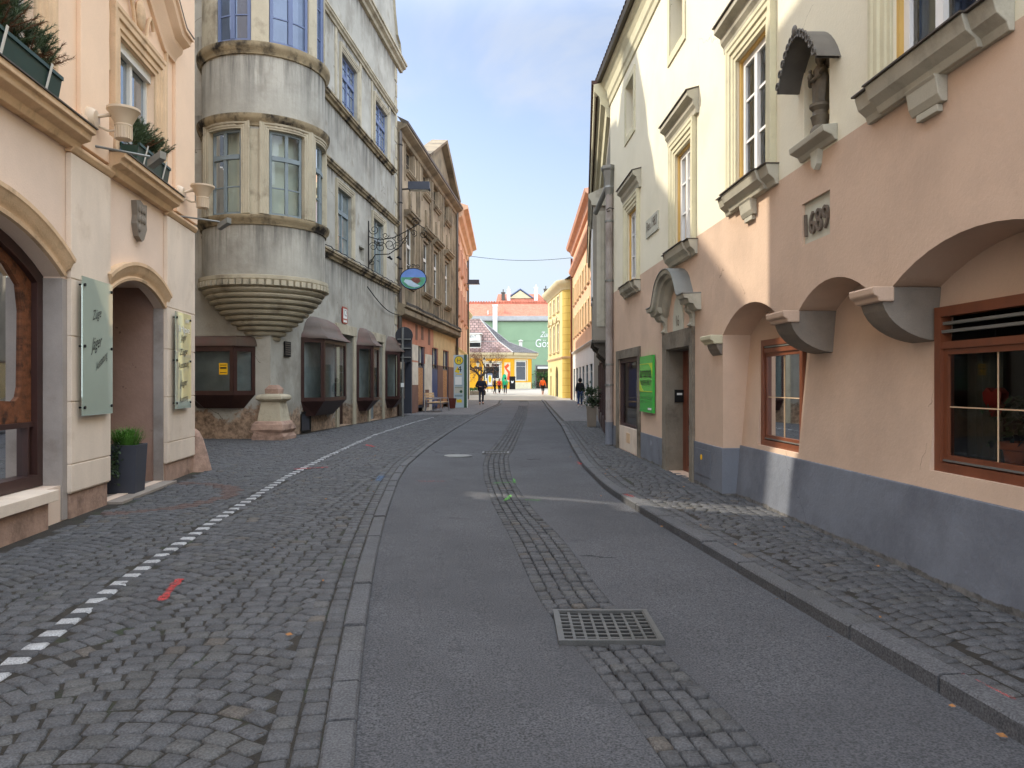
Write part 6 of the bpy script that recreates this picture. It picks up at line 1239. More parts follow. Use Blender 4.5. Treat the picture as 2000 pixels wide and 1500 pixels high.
# ================================================================ square: yellow shop house, green wall, roofs
FY=Fr((-.13,112.),(1,0)); Y=FY.empty('yellow_shop_house','low bright yellow shop house with a hipped brown shingle roof across the square','house'); z0=.7; ze=6.1
ang=Fr((-.13,112.),(2.95,4.2)); ca=5.1; cx_,cy_=2.95/1.0,4.2; 
wy=[(-4.0,-1.6,2.3,4.9),(-8.6,-6.4,2.3,4.9)]
MB().wall(rect(-16,0,z0,ze),[rect(*q) for q in wy],0,.15).obj('wall',M['y1_yellow'],Y)
ea=Vector((3.1,2.2)); 
def onang(b_,th=0.): L_=ea.length; d=ea/L_; return b_.xf(lambda X,Y_,Z:(X*d.x-Y_*d.y,X*d.y+Y_*d.x,Z))
LA=ea.length
b=MB(); b.wall(rect(0,LA,z0,ze),[rect(.8,2.9,2.1,5.2)],0,.15); onang(b).obj('corner_wall',M['y1_yellow'],Y); b=MB(); b.quad((ea.x,ea.y,z0),(ea.x+.4,ea.y+12,z0),(ea.x+.4,ea.y+12,ze),(ea.x,ea.y,ze)); b.obj('side_wall',M['y1_yellow'],Y)
b=MB(); b.box(.5,LA-.1,-.08,0,z0,1.9); onang(b).obj('stone_base',M['trim_pale'],Y)
w=window(Y,.85,2.85,2.15,5.15,.06,.14,'creamwood','dark_pane',1,(.72,),xf=lambda X,Y_,Z:(X*ea.x/LA-Y_*ea.y/LA,X*ea.y/LA+Y_*ea.x/LA,Z)); b=MB(); b.sweep([(.8,2.1),(.8,5.2),(2.9,5.2),(2.9,2.1)],[(0,0),(0,.06),(.2,.06),(.2,0)]); onang(b).obj('surround',M['y1_cream'],w)
for q in wy: w=window(Y,q[0]+.05,q[1]-.05,q[2]+.05,q[3]-.05,.06,.16,'creamwood','dark_pane',1,(.78,)); b=MB(); b.sweep([(q[0],q[2]),(q[0],q[3]),(q[1],q[3]),(q[1],q[2])],[(0,0),(0,.06),(.2,.06),(.2,0)],True); b.obj('surround',M['y1_cream'],w)
b=MB(); pf=[(0,5.5),(.15,5.55),(.3,5.8),(.7,6.0),(.8,6.2),(.8,6.4),(0,6.45)]
b.mould(-16,.25,pf); onang(MB().mould(0,LA+.8,pf)).obj('cornice',M['y1_cream'],Y); b.obj('cornice',M['y1_cream'],Y)
b=MB(); e0=(-16.5,-.85,6.4); e1=(.3,-.85,6.4); e2=(4.2,1.7,6.4); e3=(4.6,13,6.4); k0=(-16.5,2.3,8.2); k1=(-1.9,2.3,8.2); k1b=(-.4,4.0,8.2); k3=(0,13,8.2); a0=(-16.5,7,12.1); a1=(-5.0,7,12.1); a2=(-5.,13,12.1)
b.quad(e0,e1,k1,k0); b.quad(k0,k1,a1,a0); b.obj('roof',M['slate_brown'],Y); b=MB(); b.quad(e1,e2,k1b,k1); b.quad(e2,e3,k3,k1b); b.quad(k1,k1b,a1); b.quad(k1b,k3,a2,a1); b.obj('roof_side',M['slate_shaded'],Y)
b=MB(); b.tube([e1,k1,a1],.09,6); b.tube([e2,k1b,a1],.07,6); b.tube([k0,k1],.07,6); b.tube([a0,a1],.09,6); b.obj('ridge',M['zincroof'],Y)
t=empty('dormer',(-6.5,112.6,8.1),0); t.parent=Y; t.location=(-6.2,.5,7.1); b=MB(); b.box(-1.6,1.6,-.2,3,0,.9); b.box(-1.8,1.8,-.5,4,2.1,2.25); b.box(-1.6,1.6,-.1,3,.9,2.1); d=b.obj('dormer_wall',M['creamwood'],t)
b=MB(); [b.box(x-.45,x+.45,-.24,-.2,.15,.8) for x in (-.9,.2,1.1)]; b.obj('window',M['dark_pane'],t)
t=empty('roof_sign',(-6.2+-.13,112.3,8.1),0,'pale fascia sign with dark lettering on the dormer of the yellow house','sign'); b=MB(); b.box(-1.5,1.45,-.14,-.05,.12,1.2); b.obj('board',M['paper'],t); lettering(t,'MOMENT',-.05,.5,.4,2.0,-.15,M['black'])
t=empty('wall_poster',(-.7,111.95,2.),0,'orange and red poster on the yellow wall between its windows','poster'); b=MB(); b.box(-.45,.45,-.03,0,0,2.9); b.obj('sheet',M['y1_cream'],t); b=MB(); b.plate([(-.45,2.3),(.1,2.75),(.3,2.4),(-.1,2.0),(.42,1.5),(.4,.2),(-.1,.3),(.1,1.3),(-.3,1.9)],-.035,-.03); b.obj('artwork',M['poster_red'],t)
t=empty('roof_vent',(1.36,115.8,6.2),0,'slim pale metal roof vent on the dark side of the shingle roof','vent'); b=MB(); b.tube([(0,0,0),(0,0,2.1)],.25,8); b.lathe([(.38,2.1),(.38,2.2),(0,2.35)],(0,0),8); b.obj('pipe',M['creamwood'],t)
FG=Fr((-14.,134.),(1,0)); Q=FG.empty('green_house','long leaf green building with an orange tiled roof and large white lettering','house'); zt=13.0
MB().wall(rect(0,40,.5,zt),[rect(18.4,22.5,.9,4.9)],0,.5).obj('wall',M['g1_green'],Q)
b=MB(); b.mould(-.2,40,[(0,zt-.1),(.5,zt),(.5,zt+.2),(.0,zt+.95)]); b.obj('eaves_sheet',M['zincroof'],Q); b=MB(); b.quad((0,.0,zt+.9),(40,0,zt+.9),(40,7,zt+4.0),(0,7,zt+4.0)); b.obj('roof',M['rooftile'],Q); b=MB(); b.tube([(0,7,zt+4.02),(40,7,zt+4.02)],.2,6); [b.box(i*.5,i*.5+.3,6.8,7.2,zt+4.1,zt+4.35) for i in range(80)]; b.obj('ridge_tiles',M['rooftile'],Q)
b=MB(); b.box(0,40,.4,14,.5,zt); b.obj('body',M['g1_green'],Q) if 0 else None
b=MB(); b.quad((18.4,.5,.9),(22.5,.5,.9),(22.5,.5,4.9),(18.4,.5,4.9)); e=b.obj('entrance',M['dark_pane'],Q); b=MB(); b.wall(rect(18.2,22.7,.7,5.1),[rect(18.4,22.5,.9,4.9)],-.05,.2); b.obj('entrance_frame',M['zinc'],e); b=MB(); b.box(18.6,20.6,-.1,-.05,4.4,4.8); b.obj('entrance_board',M['paper'],e)
b=MB(); b.box(0,40,-.02,0,9.4,9.43); b.obj('render_joint',M['pylon_dark'],Q)
b=MB(); b.box(10.55,11.35,-.75,-.1,6.5,15.6); b.box(10.45,11.45,-.85,0,15.6,15.9); b.obj('flue',M['white'],Q); b=MB(); b.box(11.9,12.5,1.6,2.4,13.5,15.9); b.obj('chimney',M['orange_deep'],Q); b=MB(); b.box(9.5,9.75,.8,1.1,13.,15.); b.obj('vent_pipe',M['creamwood'],Q)
lettering(Q,'G\u00f6sser',20.6,8.3,1.45,4.7,-.08,M['white'],dep=.07); lettering(Q,'Zum',20.,10.1,1.0,1.9,-.08,M['white'],dep=.07,slant=.3)
t=empty('bush',(5.9,133.2,.9),0,'green bush in the dark entrance of the green building','bush'); b=MB(); pts=[(random.gauss(0,.8),random.gauss(0,.3),random.uniform(1.2,2.9)) for i in range(60)]; leaves(b,pts,.16,500,.15); b.obj('foliage',M['leaf'],t,smooth='raw')
FH=Fr((-3.,150.),(1,0)); V=FH.empty('gabled_house','far orange roofed house with a small blue grey gable, rising behind the green building','house')
b=MB(); b.box(0,16,0,8,0,17.6); b.obj('wall',M['creamwood'],V); b=MB(); b.quad((-.4,-.5,17.4),(10.8,-.5,17.4),(8.6,4,20.3),(.1,4,20.3)); b.quad((10.8,-.5,17.4),(10.8,8.5,17.4),(8.6,4,20.3)); b.quad((-.4,8.5,17.4),(10.8,8.5,17.4),(8.6,4,20.3),(.1,4,20.3)); b.quad((-.4,-.5,17.4),(-.4,8.5,17.4),(.1,4,20.3)); b.obj('roof',M['rooftile'],V)
b=MB(); b.plate([(2.4,19.2),(7.,19.2),(4.7,20.8)],2.0,5.); g_=b.obj('gable',M['y1_cream'],V); b=MB(); b.sweep([(2.1,19.2),(4.7,21.0),(7.3,19.2)],[(0,-2.0),(0,-5),(.2,-5),(.2,-2.)][::-1]); b.obj('gable_roof',M['bluewood'],V)
for x,zc_,m in ((2.3,20.8,'white'),(7.9,21.2,'white'),(9.9,20.9,'tin'),(1.2,20.2,'tin')): b=MB(); b.box(x-.35,x+.35,1.5,2.2,18.5,zc_); b.box(x-.45,x+.45,1.4,2.3,zc_,zc_+.2); b.box(x-.1,x+.1,1.7,1.9,zc_+.2,zc_+.8); b.obj('chimney',M[m],V)
b=MB(); b.box(10.2,15,.5,3.,18.4,19.3); b.obj('dormer',M['zincroof'],V)
# narrow cream house beyond the orange one, and the house across the side street
FN=Fr((-5.2,79.),(.02,1)); U=FN.empty('cream_house','narrow cream house end just beyond the orange house','house'); b=MB(); b.wall(rect(0,9,0,9.8),[rect(2,3.2,4.5,7),rect(5.5,6.7,4.5,7)],0,.15); b.obj('wall',M['y1_cream'],U); window(U,2,3.2,4.5,7,.1,.08,'white','dark_pane',2,(.6,)); window(U,5.5,6.7,4.5,7,.1,.08,'white','dark_pane',2,(.6,)); b=MB(); b.quad((0,0,0),(0,8,0),(0,8,9.8),(0,0,9.8)); b.obj('side_wall',M['y1_cream'],U); ledge(U,-.2,9,9.3,.4,.5,M['y1_cream'],'cornice'); b=MB(); b.quad((-.3,-.4,9.8),(9,-.4,9.8),(9,4,12.5),(-.3,4,12.5)); b.quad((-.3,8,9.8),(9,8,9.8),(9,4,12.5),(-.3,4,12.5)); b.obj('roof',M['rooftile'],U)
FB=Fr((-12.4,18.04),(0,1)); X=FB.empty('side_street_house','plain pale house closing the side street between the peach house and the grey corner house','house')
B5=[(0,17.6),(5.9,21.2)]
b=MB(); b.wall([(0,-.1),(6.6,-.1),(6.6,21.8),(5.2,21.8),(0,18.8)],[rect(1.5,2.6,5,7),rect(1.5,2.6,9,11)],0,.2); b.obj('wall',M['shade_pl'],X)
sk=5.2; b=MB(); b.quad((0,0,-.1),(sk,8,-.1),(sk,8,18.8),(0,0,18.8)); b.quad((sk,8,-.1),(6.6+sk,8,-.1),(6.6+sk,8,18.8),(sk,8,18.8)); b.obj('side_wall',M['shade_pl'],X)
b=MB(); b.quad((0,0,18.8),(5.2,0,21.8),(5.2+sk,8,21.8),(sk,8,18.8)); b.quad((5.2,0,21.8),(6.6,0,21.8),(6.6+sk,8,21.8),(5.2+sk,8,21.8)); b.obj('roof',M['darktile'],X)
b=MB(); b.add([(s_+y*.65,y,z) for s_,z in ((-4,-.1),(-.01,-.1),(-.01,12.3),(-4,12.3)) for y in (.3,.8)],[(0,2,4,6),(1,3,5,7),(0,1,7,6),(2,3,5,4),(4,5,7,6)]); b.obj('sun_block_wall',M['shade_pl'],X); b=MB(); b.box(-4,-.01,.3,.8,13.1,14.55); [b.box(x-.06,x+.06,.45,.6,12.3,13.1) for x in (-3.9,-2.9)]; b.obj('sun_block_slab',M['darktile'],X)  # unseen wall and slab on posts, added to cut the sun streak
for q in ((1.5,2.6,5,7),(1.5,2.6,9,11)): window(X,*q,.1,.08,'white','dark_pane',2,(.6,))
# ================================================================ street furniture
def at(px,py): return gp(px,py)
t=empty('traffic_sign',(-5.42,36.8,0),0,'dark backs of two traffic signs on a grey pole in front of the grey house','traffic sign')
b=MB(); b.tube([(0,0,-.1),(0,0,4.45)],.06,10); b.obj('pole',M['zinc'],t,smooth=True); b=MB(); b.lathe([(0,0),(.42,0),(.44,.01),(.42,.03),(0,.03)],n=28); b.xf(lambda X,Y_,Z:(X+.06,.07+Z,Y_+4.05)); b.obj('round_sign',M['signback'],t); b=MB(); b.box(-.3,.42,.07,.1,2.75,3.58); b.obj('square_sign',M['signback'],t)
b=MB(); [b.box(-.25,.4,-.07,.07,z,z+.045) for z in (2.95,3.4,3.85)]; b.obj('clamps',M['zinc'],t); b=MB(); b.box(-.08,.08,-.075,-.06,1.5,1.7); b.obj('sticker',M['paper'],t)
# bench facing the street
t=empty('park_bench',(-4.5,44.8,0),R_(-8),'pale slatted bench with grey metal legs in front of the painted shop','bench'); hl=1.15
b=MB(); [b.box(-.32+.16*i,-.2+.16*i,-hl,hl,.54,.58) for i in range(5)]; b.obj('seat',M['benchwood'],t)
b=MB()
for i in range(3): n0=len(b.v); b.box(-.02,.02,-hl,hl,.7+.15*i,.82+.15*i); b.xf(lambda X,Y_,Z:(X-.44-.16*(Z-.6),Y_,Z),n0)
b.obj('backrest',M['benchwood'],t)
for y in (-hl+.12,hl-.12):
    for pts in ([(-.5,y,0),(-.38,y,.5),(-.4,y,.6),(-.54,y,1.15)],[(.5,y,0),(.42,y,.78),(-.44,y,.8)]): b=MB(); b.tube(pts,.04,6); b.obj('leg',M['alu'],t)
b=MB(); b.box(-.4,.44,-hl+.1,-hl+.16,.47,.53); b.box(-.4,.44,hl-.16,hl-.1,.47,.53); b.obj('seat_frame',M['alu'],t)
t=empty('litter_bin',(-3.95,48.6,0),0,'small red brown slatted bin between the bench and the bus stop pylon','bin'); b=MB()
for i in range(18):
    a=2*PI*i/18; n0=len(b.v); b.box(-.045,.045,-.015,.015,.06,.72); b.xf(lambda X,Y_,Z,a=a:((.2+.09*Z/.7)*math.cos(a)-X*math.sin(a)+Y_*math.cos(a),(.2+.09*Z/.7)*math.sin(a)+X*math.cos(a)+Y_*math.sin(a),Z),n0)
b.obj('slats',M['binwood'],t); b=MB(); b.lathe([(0,.05),(.17,.05),(.24,.7),(.22,.7)],n=18); b.obj('liner',M['iron'],t,smooth=True)
t=empty('bus_stop_pylon',(-3.72,52,0),R_(4),'tall pale blue bus stop pylon with a yellow H disc and the number four','bus stop'); w_=.36
b=MB(); b.box(-w_,w_,-.06,.06,.0,3.68); b.obj('panel',M['pylon'],t); b=MB(); b.box(w_,w_+.2,-.1,.1,0,3.72); b.obj('edge_post',M['pylon_dark'],t); b=MB(); b.box(w_+.2,w_+.26,-.06,.06,0,3.7); b.obj('edge_strip',M['white'],t)
disc=lambda r,y0,y1,z,x=0.: (lambda b:(b.lathe([(0,0),(r,0),(r,y1-y0),(0,y1-y0)],n=24),b.xf(lambda X,Y_,Z:(x+X,y1-Z,z+Y_)),b)[-1])(MB())
disc(.31,-.066,-.06,3.3).obj('disc_rim',M['pylon_dark'],t); disc(.27,-.072,-.066,3.3).obj('disc_face',M['hyellow'],t); lettering(t,'H',0,3.17,.27,.24,-.078,M['pylon_dark']); lettering(t,'4',.04,2.5,.42,.3,-.07,M['black'])
b=MB(); b.plate([(-.3,2.5),(-.1,2.9),(.05,2.55),(.0,2.4)],-.064,-.06); b.box(-.2,.2,-.066,-.06,2.3,2.36); b.obj('route_mark',M['hyellow'],t); b=MB(); b.box(-.27,.2,-.07,-.06,1.6,2.15); b.obj('timetable',M['paper'],t); b=MB(); b.box(-.3,.3,-.065,-.06,1.0,1.45); b.obj('info_field',M['tablet'],t); b=MB(); [b.box(-.3,.25,-.068,-.06,z,z+.03) for z in (1.38,1.5,.85,.78)]; b.obj('text_lines',M['pylon_dark'],t); disc(.1,-.068,-.06,1.12,.15).obj('round_mark',M['pylon_dark'],t); b=MB(); b.plate([(-.15,.35),(.2,.35),(.22,.5),(.1,.62),(-.05,.55),(-.18,.6)],-.066,-.06); b.obj('yellow_map',M['hyellow'],t)
# ================================================================ people
def skin_obj(name,V,E,Rd,m,par,sub=1,root=0):
    me=bpy.data.meshes.new(name); me.from_pydata([tuple(v) for v in V],E,[]); o=bpy.data.objects.new(name,me); COL.objects.link(o)
    sk=o.modifiers.new('s','SKIN'); sk.use_smooth_shade=True; sd=o.modifiers.new('u','SUBSURF'); sd.levels=sub; sd.render_levels=sub
    for i,r in enumerate(Rd):
        d=me.skin_vertices[0].data[i]; d.radius=r if isinstance(r,tuple) else (r,r); d.use_root=(i==root)
    dg_=bpy.context.evaluated_depsgraph_get(); m2=bpy.data.meshes.new_from_object(o.evaluated_get(dg_)); bpy.data.objects.remove(o); m2.name=name; m2.materials.clear(); m2.materials.append(m)
    m2.polygons.foreach_set('use_smooth',[True]*len(m2.polygons)); o2=bpy.data.objects.new(name,m2); COL.objects.link(o2); o2.parent=par; return o2
def person(x,y,h,rz,label,top,legs,stride=.16,arms='down',hair='hair',shoe='shoe',hood=False,long_hair=False,bare_shin=False,bulk=1.,bag=None,head_down=0.):
    """walking figure facing local -y, skeleton scaled to height h"""
    t=empty('person',(x,y,gz(y)),rz,label,'person'); k=h/1.75
    s=stride
    J=dict(pel=(0,0,.93),wa=(0,0,1.1),ch=(0,-.01,1.32),nk=(0,-.015,1.47),hb=(0,-.02-head_down*.3,1.56),hc=(0,-.035-head_down,1.645),ht=(0,-.03-head_down,1.73),
        sl=(-.17,0,1.41),sr=(.17,0,1.41),hl=(-.09,0,.9),hr=(.09,0,.9),kl=(-.1,-s*.55-.03,.5),kr=(.1,s*.25-.05,.5),al=(-.1,-s,.1),ar=(.1,s*1.1,.13),fl=(-.11,-s-.16,.035),fr=(.12,s*1.1-.13,.035))
    if arms=='down': J.update(el=(-.24,.06+s*.3,1.14),er=(.24,-.02-s*.3,1.14),wl_=(-.25,.0+s*.2,.9),wr_=(.25,-.12-s*.4,.92))
    else: J.update(el=(-.28,.05,1.13),er=(.27,.05,1.13),wl_=(-.1,-.24,1.12),wr_=(.22,-.12,.98))
    if bulk>1.3:
        for n_ in ('sl','sr','el','er'): J[n_]=(J[n_][0]*1.22,)+tuple(J[n_][1:])
    P=lambda n: Vector(J[n])*k
    names=['pel','wa','ch','nk','hb','hc','ht','sl','el','wl_','sr','er','wr_','hl','kl','al','fl','hr','kr','ar','fr']; ix={n:i for i,n in enumerate(names)}
    E=[('pel','wa'),('wa','ch'),('ch','nk'),('nk','hb'),('hb','hc'),('hc','ht'),('ch','sl'),('sl','el'),('el','wl_'),('ch','sr'),('sr','er'),('er','wr_'),('pel','hl'),('hl','kl'),('kl','al'),('al','fl'),('pel','hr'),('hr','kr'),('kr','ar'),('ar','fr')]
    Rr=dict(pel=(.13,.1),wa=(.125,.09),ch=(.15,.1),nk=.05,hb=.062,hc=(.078,.092),ht=(.055,.065),sl=.06,el=.043,wl_=.03,sr=.06,er=.043,wr_=.03,hl=.085,kl=.058,al=.04,fl=.035,hr=.085,kr=.058,ar=.04,fr=.035)
    sc=lambda r,f=1.: tuple(q*k*f for q in r) if isinstance(r,tuple) else r*k*f
    V=[P(n) for n in names]
    # hands: palm, four fingers and a thumb grown on the wrists
    EE=[(ix[a],ix[b_]) for a,b_ in E]; RR=[sc(Rr[n]) for n in names]
    for w_n,e_n,sg in (('wl_','el',-1),('wr_','er',1)):
        d=(P(w_n)-P(e_n)).normalized(); side=Vector((0,-1,0)) if abs(d.y)<.8 else Vector((0,0,1)); side=(side-d*side.dot(d)).normalized()
        pi=len(V); V.append(P(w_n)+d*.08*k); RR.append((.034*k,.022*k)); EE.append((ix[w_n],pi))
        for f,(o_,L_) in enumerate(((-.03,.07),(-.01,.085),(.011,.08),(.03,.062))):
            b0=V[pi]+d*.03*k+side*o_*k; i0=len(V); V.append(b0); RR.append(.0095*k); V.append(b0+(d*.6+Vector((-sg*.5,0,0)))*L_*k*.8); RR.append(.008*k); EE+=[(pi,i0),(i0,i0+1)]
        b0=P(w_n)+d*.05*k-side*.045*k; i0=len(V); V.append(b0); RR.append(.011*k); V.append(b0+(d*.7-side*.5)*.05*k); RR.append(.009*k); EE+=[(ix[w_n],i0),(i0,i0+1)]
    body=skin_obj('body',V,EE,RR,M['skin'],t)
    def sub(ns,es,f,name,m,ex={}): 
        return skin_obj(name,[P(n) for n in ns],[(ns.index(a),ns.index(b_)) for a,b_ in es],[sc(ex.get(n,Rr[n]),f) for n in ns],M[m],t)
    J['hem']=(0,0,.84); J['wl2']=tuple(Vector(J['el']).lerp(Vector(J['wl_']),.92)); J['wr2']=tuple(Vector(J['er']).lerp(Vector(J['wr_']),.92)); Rr.update(hem=(.15,.115),wl2=.036,wr2=.036)
    sub(['hem','pel','wa','ch','nk','sl','el','wl2','sr','er','wr2'],[('hem','pel'),('pel','wa'),('wa','ch'),('ch','nk'),('ch','sl'),('sl','el'),('el','wl2'),('ch','sr'),('sr','er'),('er','wr2')],1.22*bulk,'jacket',top,dict(nk=.06,pel=(.15,.115),wa=(.145,.11)))
    J['tl']=tuple(Vector(J['kl']).lerp(Vector(J['al']),.92 if not bare_shin else .25)); J['tr']=tuple(Vector(J['kr']).lerp(Vector(J['ar']),.92 if not bare_shin else .25)); Rr.update(tl=.055,tr=.055)
    sub(['pel','hl','kl','tl','hr','kr','tr'],[('pel','hl'),('hl','kl'),('kl','tl'),('pel','hr'),('hr','kr'),('kr','tr')],1.18,'trousers',legs)
    for a,f in (('al','fl'),('ar','fr')):
        p,q=P(a),P(f); hl_=p+Vector((0,.05*k,-.045*k)); skin_obj('shoe',[p+Vector((0,0,-.02*k)),hl_,q+Vector((0,0,.012*k)),q+Vector((0,-.06*k,.008*k))],[(0,1),(1,2),(2,3)],[.048*k,(.045*k,.045*k),(.048*k,.04*k),(.036*k,.03*k)],M[shoe],t)
    b=MB(); c=P('hc'); f=k
    b.ball((c.x,c.y+.012*f,c.z+.022*f),.102*f,8,(.86,1.0,1.0)); 
    keep=[i for i,v in enumerate(b.v)]
    b.xf(lambda X,Y_,Z:(X,max(Y_,c.y-.05*f+ (c.z+.05*f-Z)*.9) if Z<c.z+.05*f else Y_,Z))
    if long_hair: b.ball((c.x,c.y+.05*f,c.z-.1*f),.11*f,7,(.95,.6,1.5))
    if hood: b.ball((c.x,c.y+.03*f,c.z-.0*f),.125*f,8,(1,1.,1.15))
    b.obj('hood' if hood else 'hair',M[top] if hood else M[hair],t,smooth=True)
    b=MB(); b.ball((c.x,c.y-.1*f,c.z-.018*f),.017*f,5,(.8,1.1,1.3)); [b.ball((c.x+sx*.076*f,c.y,c.z-.012*f),.024*f,5,(.5,.8,1.2)) for sx in (-1,1)]; b.obj('nose_and_ears',M['skin'],t,smooth=True)
    b=MB(); [b.ball((c.x+sx*.03*f,c.y-.086*f,c.z+.008*f),.01*f,5) for sx in (-1,1)]; b.obj('eyes',M['black'],t,smooth=True); b=MB(); b.ball((c.x,c.y-.085*f,c.z-.055*f),.02*f,5,(1.2,.5,.4)); b.obj('mouth',M['terracotta'],t,smooth=True)
    return t
pm=person(-2.47,59.8,2.24,R_(6),'person in a bulky navy jacket and dark jeans walking towards the viewer','navyjacket','denim_d',.15,'hold',shoe='blackcloth',bulk=1.42,head_down=.03)
person(4.88,53.2,2.05,PI-R_(4),'person in a dark hooded jacket and blue jeans walking away on the right pavement','blackcloth','denim',.14,'down',hood=True,bulk=1.2)
person(-2.13,91,2.08,PI*.6,'person in dark clothes, leftmost of the group standing on the sunny square','navyjacket','blackcloth',.08,'hold')
person(-1.57,92,1.9,R_(25),'person in a red jacket in the middle of the group on the sunny square','redjacket','blackcloth',.12,'down',long_hair=True)
person(-.82,90.6,2.05,PI,'person in a green top and dark trousers, rightmost of the group on the square','tealtop','denim_d',.1,'down')
person(3.56,86,2.1,R_(15),'person in an orange top and knee length dark trousers walking before the green building','orangevest','blackcloth',.2,'down',bare_shin=True)
# ================================================================ square furniture and planting
def tree(x,y,label):
    random.seed(21); t=empty('tree',(x,y,gz(y)),0,label,'tree'); b=MB(); b.tube([(0,0,-.2),(.05,0,.7),(.0,0,1.5),(.05,0,2.1)],[.3,.24,.21,.2],10); b.obj('trunk',M['bark'],t,smooth=True); b=MB(); cr_=MB()
    def br(p,d,L_,r,lv):
        q=p+d*L_*.5+Vector((random.gauss(0,.05),random.gauss(0,.05),.05))*L_; e=p+d*L_; (b if lv<2 else cr_).tube([p,q,e],[r,r*.8,r*.6],5 if lv<2 else 3)
        if lv<6:
            for i in range(3 if lv<5 else 2): a=Vector((random.gauss(0,1),random.gauss(0,1),random.gauss(.15,.6))).normalized(); br(e if i<2 else q,(d*.75+a*.75).normalized(),L_*random.uniform(.62,.85),r*.55,lv+1)
    for i in range(5): a=2*PI*i/5+.3; br(Vector((.05,0,2.05)),Vector((math.cos(a)*.9,math.sin(a)*.9,.7)).normalized(),1.6,.13,0)
    b.obj('limbs',M['bark'],t,smooth=True); cr_.obj('crown',M['twig'],t)
tree(-4.0,93,'bare pollarded tree with a rounded crown of fine brown twigs on the square')
t=empty('lamp_post',(-3.3,88,gz(88)),0,'black cast lamp post with three old fashioned lanterns beside the bare tree','lamp post'); b=MB(); b.tube([(0,0,-.1),(0,0,.6),(0,0,.7),(0,0,3.2)],[.14,.12,.07,.05],10); b.tube([(-.75,0,3.3),(-.6,0,3.0),(0,0,2.9),(.6,0,3.0),(.75,0,3.3)],.035,6); b.tube([(0,0,3.1),(0,0,3.7)],.04,6); b.obj('post',M['iron'],t,smooth=True)
for x,z in ((-.75,3.3),(.75,3.3),(0,3.7)):
    b=MB(); b.lathe([(.09,0),(.2,.5)],(x,0),6); b.xf(lambda X,Y_,Z,z=z:(X,Y_,Z+z)); l_=b.obj('lantern',M['lampwhite'],t); b=MB(); b.lathe([(.0,.85),(.05,.78),(.06,.68),(.23,.5),(.2,.49)],(x,0),6); b.xf(lambda X,Y_,Z,z=z:(X,Y_,Z+z)); b.lathe([(0,z-.02),(.1,z-.02),(.1,z+.01),(0,z+.01)],(x,0),6); b.obj('lantern_cap',M['iron'],l_)
for sx,lb in ((-8.5,'low green planting in the raised bed, left part beyond the bus stop'),):
    t=empty('flower_bed',(-7.6,90,gz(90)),0,'raised stone edged bed with low green planting at the edge of the square','flower bed'); b=MB(); b.box(-6,4.4,-1.2,1.2,-.3,.42); b.obj('edging',M['portal'],t); b=MB(); pts=[(random.uniform(-5.9,4.3),random.uniform(-1.1,1.1),.45+random.uniform(0,.35)) for i in range(500)]; leaves(b,pts,.09,3000,.06); b.obj('planting',M['leaf'],t,smooth='raw')
t=empty('info_board',(-2.95,99,gz(99)),R_(8),'rounded blue framed map board standing before the yellow house','information board'); b=MB(); b.plate([(-.36,.7),(.36,.7),(.36,2.3),(.28,2.45),(-.28,2.45),(-.36,2.3)],-.06,.06); b.obj('frame',M['bluewood'],t); b=MB(); b.box(-.27,.27,-.07,-.06,.9,2.25); b.obj('map_sheet',M['paper'],t); b=MB(); b.box(-.32,-.26,-.05,.05,-.1,.7); b.box(.26,.32,-.05,.05,-.1,.7); b.obj('feet',M['iron'],t); b=MB(); b.plate([(-.15,1.3),(.1,1.2),(.2,1.8),(0,2.3),(-.2,1.9)],-.075,-.07); b.obj('map_figure',M['hyellow'],t)
t=empty('finger_post',(-4.4,97,gz(97)),0,'thin dark post with one horizontal direction board before the yellow wall','sign'); b=MB(); b.tube([(0,0,-.1),(0,0,3.4)],.05,6); b.obj('post',M['iron'],t); b=MB(); b.box(-.5,.5,-.07,-.03,3.0,3.35); b.obj('board',M['planter'],t)
t=empty('waste_container',(.05,106,gz(106)),0,'black waste container at the corner of the yellow house','bin'); b=MB(); b.box(-.42,.42,-.4,.4,.1,1.75); b.obj('body',M['blackcloth'],t); b=MB(); b.plate([(-.47,1.75),(.47,1.75),(.4,1.95),(-.4,1.95)],-.45,.45); b.obj('lid',M['iron'],t); b=MB(); b.plate([(-.12,1.0),(.12,1.0),(.2,1.35),(0,1.2),(-.2,1.35)],-.41,-.4); b.obj('mark',M['paper'],t)
t=empty('sail_banner',(-1.05,101,gz(101)),0,'turquoise and white teardrop banner standing behind the group','banner'); b=MB(); b.plate([(-.2,.4),(.22,.4),(.32,1.2),(.32,1.9),(.22,2.25),(0,2.35),(-.2,2.2),(-.29,1.8)],-.02,.02); b.obj('cloth',M['tealtop'],t); b=MB(); b.tube([(-.2,.03,0),(-.3,.03,1.75),(-.06,.03,2.35)],.03,5); b.obj('pole',M['iron'],t)
